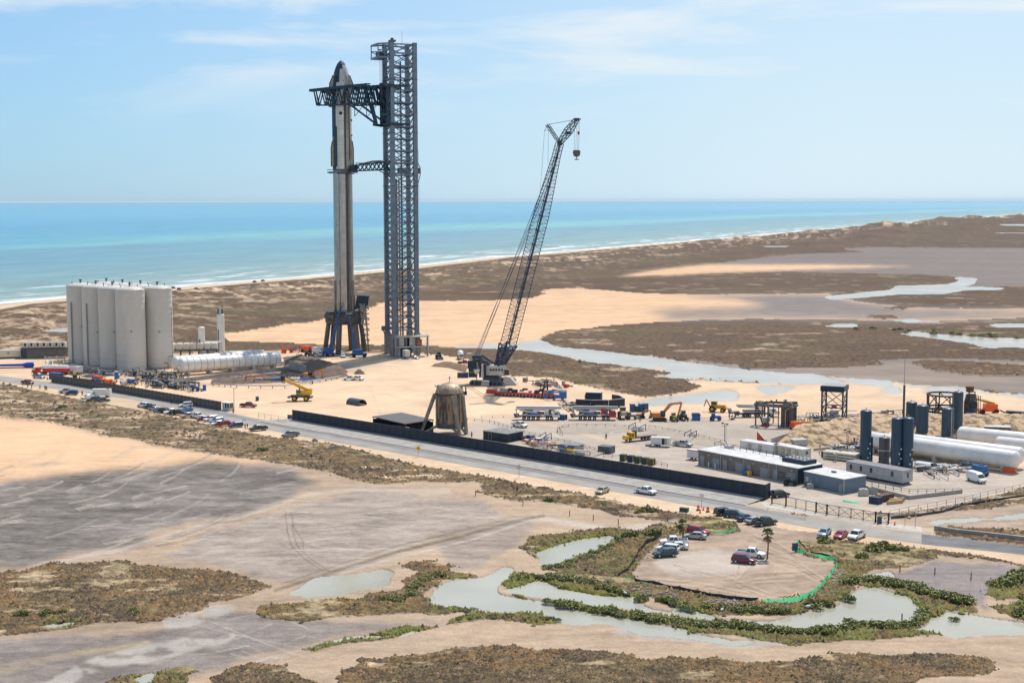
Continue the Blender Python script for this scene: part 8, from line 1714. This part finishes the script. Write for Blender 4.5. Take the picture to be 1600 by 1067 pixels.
# ================================================================ PLANTS
leaf1 = pm('mangrove_leaf', (.19, .20, .05), .6, 0, .45, 1.2, dark=(.10, .11, .03), thr=(.38, .62)); leaf2 = pm('mangrove_leaf_light', (.24, .25, .06), .6, 0, .4, 1.2, dark=(.13, .14, .035)); stem = pm('bush_stem', (.10, .07, .045), .9)
scrubd = pm('scrub_brown', (.15, .09, .048), .9, 0, .5, .8, dark=(.06, .043, .028), thr=(.4, .6)); scrubt = pm('scrub_straw', (.27, .19, .10), .9, 0, .35, .8); scrubg = pm('scrub_green', (.16, .165, .035), .85, 0, .4, .8); scrubk = pm('scrub_dark', (.065, .046, .03), .9, 0, .4, .8)
scrubo = pm('scrub_olive', (.165, .115, .05), .9, 0, .4, .8)
def leafcloud(seed, r, h, n, ls, lobes=5):
    rg = np.random.RandomState(seed); L_ = [(rg.uniform(-.5, .5) * r, rg.uniform(-.5, .5) * r, h * rg.uniform(.22, .5), r * rg.uniform(.42, .68)) for _ in range(lobes)]
    k = rg.randint(0, lobes, n); d = rg.normal(size=(n, 3)); d /= np.linalg.norm(d, axis=1)[:, None]; d[:, 2] = np.abs(d[:, 2]) * 1.0 - .25 * (rg.rand(n) < .3)
    LL = np.array(L_)[k]; rad = LL[:, 3] * (.72 + .34 * rg.rand(n)); c = LL[:, :3] + d * rad[:, None] * np.array([1, 1, h / r * .8]); c[:, 2] = np.maximum(c[:, 2], .08)
    u = rg.normal(size=(n, 3)); u /= np.linalg.norm(u, axis=1)[:, None]; w_ = np.cross(u, d + rg.normal(size=(n, 3)) * .5); w_ /= np.linalg.norm(w_, axis=1)[:, None] + 1e-6
    s = ls * (.6 + .8 * rg.rand(n))[:, None]; v = np.stack([c - u * s - w_ * s * .6, c + u * s - w_ * s * .6, c + u * s + w_ * s * .6, c - u * s + w_ * s * .6], 1).reshape(-1, 3)
    return v, np.arange(4 * n).reshape(n, 4)
def mesh_only(name, v, f, mats, mi=None):
    me = bpy.data.meshes.new(name); k = f.shape[1]; me.vertices.add(len(v)); me.vertices.foreach_set('co', v.astype(np.float32).ravel()); me.loops.add(f.size); me.loops.foreach_set('vertex_index', f.astype(np.int32).ravel())
    me.polygons.add(len(f)); me.polygons.foreach_set('loop_start', np.arange(0, f.size, k, dtype=np.int32)); me.polygons.foreach_set('loop_total', np.full(len(f), k, np.int32))
    for m in mats: me.materials.append(m)
    if mi is not None: me.polygons.foreach_set('material_index', mi.astype(np.int32))
    me.update(calc_edges=True); return me
BV = []
for k in range(5):
    v, f = leafcloud(20 + k, 1.6, 1.9, 420, .15); BV.append((v, f))
bmesh_ = [mesh_only('foliage', v, f, [leaf1, leaf2], (np.random.RandomState(4).rand(len(f)) < .3)) for v, f in BV]
stm = MB()
for a in range(5): stm.bar((0, 0, -.1), (.5 * math.cos(a * 1.3), .5 * math.sin(a * 1.3), 1.0), .09, w2=.04)
stmesh = stm.mesh('stem', stem)
def bush(px, py, s, label, grp='lone mangrove bushes', k=0):
    t = thing('mangrove_bush', label, 'bush', G(px, py) - V((0, 0, .45 * s)), k * 1.3, grp); t.scale = (s, s, s * .9); inst('foliage', bmesh_[k % 5], t); inst('stem', stmesh, t)
for k, (x, y, s, lb) in enumerate(((1368, 862, 1.5, 'largest dark bush in the grass below the white crew-cab pickup'), (1388, 858, 1.3, 'dark bush right of the largest one below the crew-cab pickup'), (1346, 870, 1.0, 'bush at the left of the dark clump below the road'), (1412, 860, .9, 'small round bush right of the dark clump below the road'), (1325, 938, .95, 'lone bush standing in the pond edge at the right'), (1272, 949, 1.3, 'round bush on the bank under the green barrier'), (1292, 944, .9, 'smaller bush right of the round one under the barrier'),
    (1001, 937, 1.0, 'bush on the pond bank left of the black barrier'), (1036, 938, .9, 'dark bush at the root of the small spit below the lot'), (855, 783, .95, 'lone dark bush in the scrub strip left of the beige car'), (943, 791, .75, 'small dark bush below the beige car'), (1014, 800, 1.3, 'dark blue-green bush at the right end of the scrub strip'), (996, 802, .8, 'small green bush left of the blue-green one'), (985, 838, 1.3, 'dense bush at the head of the upper pond'), (1019, 836, 1.3, 'dark bush left of the black barrier top'), (970, 845, .8, 'bush on the right bank of the upper pond'),
    (410, 704, 1.1, 'lone grey-green bush in the scrub below the road at left'), (97, 637, 1.2, 'lone bush in the scrub far left below the parked cars'), (1590, 900, 1.6, 'big bush at the right edge above the mud pond'), (1380, 830 + 20, .7, 'faint low bush under the red sedan'), (1291, 848, 1.3, 'greyish bush beside the green barrier corner'), (1490, 968, .6, 'small bush on the spit at the right'), (70, 960, 1.0, 'green bush at the lower left grass edge'), (95, 958, .8, 'second green bush at the lower left grass edge'), (32, 962, .9, 'bush at the far lower left grass edge'), (210, 957, .8, 'bush on the lower edge of the left grass island'))): bush(x, y, s, lb, k=k)
# hedges of mangrove that read as one mass
def hedge(name_lab, pts, n, s0, seed, wid=6):
    rg = np.random.RandomState(seed); V_, F_, M_ = [], [], []; off = 0; P = np.array(pts, float); seg = np.hypot(*(P[1:] - P[:-1]).T); cum = np.concatenate([[0], np.cumsum(seg)])
    for i in range(n):
        s = cum[-1] * (i + rg.rand()) / n; j = min(np.searchsorted(cum, s) - 1, len(seg) - 1); j = max(j, 0); q = P[j] + (P[j + 1] - P[j]) * (s - cum[j]) / seg[j]; g = G(q[0] + rg.uniform(-wid, wid), q[1] + rg.uniform(-1, 1) * wid * .25)
        v, f = BV[rg.randint(5)]; a = rg.rand() * 6.28; sc_ = s0 * (rg.uniform(.3, 1.15) if i % 3 else rg.uniform(.7, 1.25)); R2 = np.array([[math.cos(a), -math.sin(a), 0], [math.sin(a), math.cos(a), 0], [0, 0, .68]]) * sc_
        sel = rg.rand(len(f)) < .62; ff = f[sel]; vv = v.reshape(-1, 4, 3)[sel].reshape(-1, 3) @ R2.T + np.array([g.x, g.y, -.05]); V_.append(vv); F_.append(np.arange(len(vv)).reshape(-1, 4) + off); off += len(vv); M_.append((rg.rand(len(ff)) < .28).astype(int))
    me = mesh_only('mangrove_hedge', np.concatenate(V_), np.concatenate(F_), [leaf1, leaf2], np.concatenate(M_)); o = bpy.data.objects.new('mangrove_hedge', me); C.objects.link(o); tag(o, name_lab, 'hedge'); o['kind'] = 'stuff'
hedge('mangrove belt between the two ponds in the middle foreground', [(850, 942), (900, 949), (960, 958), (1010, 967), (1050, 972), (1080, 976)], 46, .85, 1)
hedge('dark mangrove belt along the near bank of the right pond', [(1095, 979), (1130, 977), (1180, 984), (1230, 989), (1290, 988), (1340, 978), (1400, 980), (1430, 974), (1452, 956)], 90, 1.0, 2, 5)
hedge('mangrove belt from the pond head towards the right spit', [(1320, 912), (1345, 908), (1380, 910), (1410, 918), (1440, 926), (1470, 933), (1500, 940), (1518, 944)], 62, 1.15, 3, 5)
hedge('mangrove belt along the far bank of the second pond', [(800, 906), (830, 902), (870, 904), (910, 909), (940, 918), (975, 930)], 46, .85, 4, 5)
hedge('dark mangroves hugging the bank below the visitors lot', [(1098, 950), (1130, 952), (1170, 956), (1200, 956), (1230, 957)], 36, 1.0, 5, 5)
hedge('mangroves on the left bank of the large pond', [(600, 935), (625, 940), (640, 930), (655, 915), (665, 905), (690, 898)], 30, .8, 6, 8)
hedge('mangrove fringe on the right bank of the upper pond', [(850, 888), (885, 886), (915, 872), (935, 862), (965, 848)], 24, .75, 7, 4)
hedge('mangroves at the right edge beyond the mud pond', [(1548, 915), (1580, 908), (1610, 905), (1640, 915), (1600, 960), (1640, 962)], 44, 1.3, 8, 12)
hedge('mangrove fringe on the lower bank of the large pond', [(690, 950), (720, 955), (742, 955)], 10, .6, 9, 5); hedge('low mangroves on the sand bar below the large pond', [(715, 967), (760, 964), (820, 966), (880, 970)], 18, .55, 10, 5)
hedge('mangroves on the small spit below the visitors lot', [(1036, 938), (1060, 946), (1080, 956)], 14, .9, 12, 4)
hedge('mangroves along the far creek at the right', [(1350, 516), (1390, 517), (1430, 519), (1480, 522), (1530, 525), (1590, 526)], 22, 1.5, 11, 14)
# tufts of scrub over the marsh, denser than anyone could count
def tufts():
    U, V_, X, Y, H, veg, col, wm, gm = GD; rg = np.random.RandomState(11)
    i = np.nonzero((SCAR.ravel() < .5) & (veg.ravel() > .6) & (V_.ravel() > 560) & (V_.ravel() < 1104) & (U.ravel() > -100) & (U.ravel() < 1700))[0]
    Vr = V_.ravel(); pr = np.clip((Vr[i] - 560) / 300, .12, 1) ; pick = np.repeat(i[rg.rand(len(i)) < pr * .8], 2)
    Xp, Yp, Hp = X.ravel()[pick], Y.ravel()[pick], H.ravel()[pick]; n = len(pick); D = Yp
    jx = rg.uniform(-.5, .5, n) * D / 1000 * 2.6; jy = rg.uniform(-.5, .5, n) * D * D / 156000 * 2; far_ = np.where(rg.rand(n) < .13, 3.6, 1.0); Xp = Xp + jx * far_; Yp = Yp + jy * far_
    size = np.clip(D / 260, .8, 2.4) * rg.uniform(.14, .36, n) * (.6 + 1.5 * rg.rand(n) ** 5)
    g_ = gm.ravel()[pick]; hgt_ = size * rg.uniform(.35, .9, n) * (1 + .9 * g_)
    a0 = rg.rand(n) * 6.28; vs = np.zeros((n, 6, 3), np.float32); 
    for k in range(5):
        a = a0 + k * 1.2566; rr = size * rg.uniform(.6, 1.2, n); vs[:, k] = np.stack([Xp + rr * np.cos(a), Yp + rr * np.sin(a), Hp - .06 + 0 * a], 1)
    vs[:, 5] = np.stack([Xp + size * rg.uniform(-.4, .4, n), Yp + size * rg.uniform(-.4, .4, n), Hp + hgt_], 1)
    base = np.arange(n)[:, None] * 6; f = np.stack([np.concatenate([base + k, base + (k + 1) % 5, base + 5], 1) for k in range(5)], 1).reshape(-1, 3)
    g = gm.ravel()[pick]; r = rg.rand(n); big = fbm(Xp / 9, Yp / 9, 3, 700)
    mi = np.where(r < .46, 0, np.where(r < .46 + .16 * (big > .5), 1, np.where(r < .80, 3, 4))); mi = np.where((big < .42) & (rg.rand(n) < .55), 3, mi); mi = np.where((rg.rand(n) < (g - .12) * 1.0), 2, mi)
    mi = np.where((fbm(Xp / 12, Yp / 12, 3, 720) > .52) & (rg.rand(n) < .34) & (mi != 2), 5, mi)
    me = mesh_only('marsh_scrub', vs.reshape(-1, 3), f, [scrubd, scrubt, scrubg, scrubk, scrubo, pm('scrub_rust', (.25, .135, .045), .9, 0, .4, .8)], np.repeat(mi, 5)); o = bpy.data.objects.new('marsh_scrub', me); C.objects.link(o); o['kind'] = 'stuff'; o['label'] = 'low brown and green marsh scrub covering the islands and banks'
    return n
NT = tufts()
# palms
def palm(px, py, ytop, label, seed):
    p = G(px, py); h = hgt(px, ytop, p.y) - 1.2; t = thing('palm_tree', label, 'palm tree', p, seed); rr = random.Random(seed); m = MB(); q = V((0, 0, -.1)); n = 8
    for i in range(n):
        q2 = V((.12 * math.sin(i * .5 + seed), .05 * i / n, h * (i + 1) / n)); m.bar(q, q2, .34 - .12 * i / n, n=9, w2=.34 - .12 * (i + 1) / n); q = q2
    tr = part('trunk', m, pm('palm_trunk', (.17, .115, .07), .95, 0, .3, 3, stretch=(1, 1, 3)), t, False)
    lm = pm('palm_frond', (.10, .125, .03), .6, 0, .35, 1.5); ld = pm('palm_dead', (.26, .18, .09), .8, 0, .3, 2)
    for k in range(26):
        dead = k > 20; a = rr.uniform(0, 6.28); el = rr.uniform(-.25, 1.25) if not dead else rr.uniform(-1.3, -.8); st = V((math.cos(a) * math.cos(el), math.sin(a) * math.cos(el), math.sin(el))); L1 = rr.uniform(.7, 1.0); c = q + st * L1; m = MB(); m.bar(q, c, .06)
        sd_v = st.cross(V((0, 0, 1))).normalized(); up = sd_v.cross(st)
        for j in range(11):
            b = (j - 5) / 5 * 1.35; d = (st * math.cos(b) + sd_v * math.sin(b)); e = c + d * (.95 - .15 * abs(b)) + V((0, 0, -.28 - .1 * abs(b))); w_ = up.cross(d).normalized() * .075
            m.add([tuple(c), tuple(c.lerp(e, .55) + w_ + up * .08), tuple(e), tuple(c.lerp(e, .55) - w_ + up * .08)], [(0, 1, 2, 3)])
        part('frond', m, ld if dead else lm, t, False)
palm(1199, 873, 825, 'taller palm standing alone in the middle of the lot', 3); palm(1066.5, 846, 811, 'shorter palm behind the left group of parked cars', 6)
# silt fences round the lot: green netting and black fabric
def fence_strip(label, pts, h, mat, name='silt_fence', lean=.0, seed=1, w_=.1, cat='silt fence'):
    rr = random.Random(seed); P = [G(*p) for p in pts]; Q = []
    for a, b in zip(P, P[1:]):
        n = max(1, int((b - a).length / 1.2))
        for i in range(n): Q.append(a.lerp(b, i / n) + V((rr.uniform(-.12, .12), rr.uniform(-.25, .25), 0)))
    Q.append(P[-1]); t = thing(name, label, cat, Q[0]); m = MB(); k = len(Q); vs = []
    for q in Q: hh = h * rr.uniform(.8, 1.1); vs += [tuple(q - Q[0] + V((0, w_, 0))), tuple(q - Q[0] + V((rr.uniform(-.1, .1), lean * rr.uniform(.3, 1), hh))), tuple(q - Q[0] + V((0, -w_ - lean, 0)))]
    m.add(vs, [f for i in range(k - 1) for f in ((3 * i, 3 * i + 3, 3 * i + 4, 3 * i + 1), (3 * i + 1, 3 * i + 4, 3 * i + 5, 3 * i + 2))]); part('netting', m, mat, t, False)
    pmh = MB().box((0, 0, h * .6), (.08, .08, h * 1.2)).mesh('stake', wood)
    for i in range(0, k, 3): inst('stake', pmh, t, Q[i] - Q[0])
fence_strip('bright green netting curving round the right side of the lot', [(1248, 848), (1240, 855), (1243, 861), (1262, 867), (1290, 872), (1305, 876), (1308, 884), (1300, 897), (1288, 910), (1275, 924), (1262, 931), (1243, 937), (1225, 940), (1190, 941)], .6, green, lean=.45, seed=2, w_=.35)
fence_strip('black silt fence on the near and left edge of the lot', [(1185, 940), (1150, 937), (1110, 933), (1060, 922), (1020, 914), (992, 909)], .75, blacks, seed=3); fence_strip('black silt fence climbing the left side of the lot', [(966, 902), (980, 893), (990, 880), (999, 862), (1010, 850), (1028, 842), (1034, 833)], .9, blacks, seed=4); fence_strip('short green netting at the lower left of the lot', [(978, 903), (995, 909), (1018, 915)], .4, green, lean=.2, seed=5, w_=.2); fence_strip('green netting behind the red and silver cars', [(1108, 833), (1130, 834), (1146, 831), (1151, 827)], .5, green, lean=.2, seed=6, w_=.2)
fence_strip('green netting scraps beside the gate skips', [(1318, 783), (1330, 785), (1342, 786)], .3, green, lean=.3, seed=7, w_=.4); fence_strip('black fabric overlap on the green netting', [(1250, 848), (1262, 864), (1285, 868), (1296, 871)], .55, blacks, seed=8)
# boards left in the lot
m = MB()
for k in range(6): m.box((.5 * k, .15 * k, .08 + .04 * k), (3.2, .25, .08), .3 + .25 * k)
o = solo('board_pile', m, lumber, 'loose pile of boards near the front edge of the lot', 'boards'); o.location = G(1228, 931); o['kind'] = 'stuff'
rr6 = random.Random(21); rkm = pm('rubble', (.30, .24, .19), .95, 0, .3, 1)
m = MB()
for k in range(260):
    x = rr6.choice((rr6.uniform(985, 1060), rr6.uniform(1100, 1160), rr6.uniform(1300, 1318))); y = {0: 0}.get(0); 
    y = (918 + (x - 985) * .25 + rr6.uniform(-5, 6)) if x < 1100 else ((941 + rr6.uniform(-2, 5)) if x < 1200 else rr6.uniform(893, 915))
    g = G(x, y); s = rr6.uniform(.15, .55); m.hull([(g.x - s, g.y - s), (g.x + s, g.y - s * .8), (g.x + s * .9, g.y + s), (g.x - s, g.y + s * .7)], [(g.x - s * .5, g.y - s * .4), (g.x + s * .5, g.y - s * .5), (g.x + s * .4, g.y + s * .4), (g.x - s * .5, g.y + s * .4)], -.1, s * .9)
o = part('rubble', m, rkm, None); o['kind'] = 'stuff'; o['label'] = 'grey rubble blocks on the bank of the lot'
# white scraps and birds scattered on the marsh
bd = MB().lathe([(0, -.28), (.1, -.12), (.13, .05), (.06, .2), (.07, .26), (0, .33)], 8, (0, 0, .25), 'X').mesh('body', white_p); lgb = MB().bar((0, .04, 0), (0, .04, .2), .02).bar((0, -.04, 0), (0, -.04, .2), .02).mesh('leg', dgrey); hd_ = MB().lathe([(0, -.05), (.05, 0), (0, .12)], 6, (.3, 0, .42), 'X').bar((.2, 0, .28), (.3, 0, .42), .06).mesh('head', white_p)
for k, (x, y, lb) in enumerate(((1262, 951, 'white egret on the bank right of the silt fence'), (1128, 956, 'white egret at the pond edge below the lot'), (977, 930, 'white egret at the left tip of the pond bank'))):
    t = thing('egret', lb, 'bird', G(x, y), k, 'white egrets'); t.scale = (2, 2, 2); inst('body', bd, t); inst('legs', lgb, t); inst('head', hd_, t)
# ================================================================ AIR
hz = MB().box((0, 60000, 78), (420000, 420000, 176)).mesh('haze', None); ho_ = inst('haze', hz); ho_['kind'] = 'stuff'
hm = bpy.data.materials.new('haze'); hm.use_nodes = True; t = hm.node_tree; t.nodes.clear(); o_ = t.nodes.new('ShaderNodeOutputMaterial'); pv = t.nodes.new('ShaderNodeVolumePrincipled')
pv.inputs['Color'].default_value = (.72, .90, 1, 1); pv.inputs['Density'].default_value = 0.9e-5; pv.inputs['Anisotropy'].default_value = .1; t.links.new(pv.outputs[0], o_.inputs['Volume']); hz.materials.append(hm)
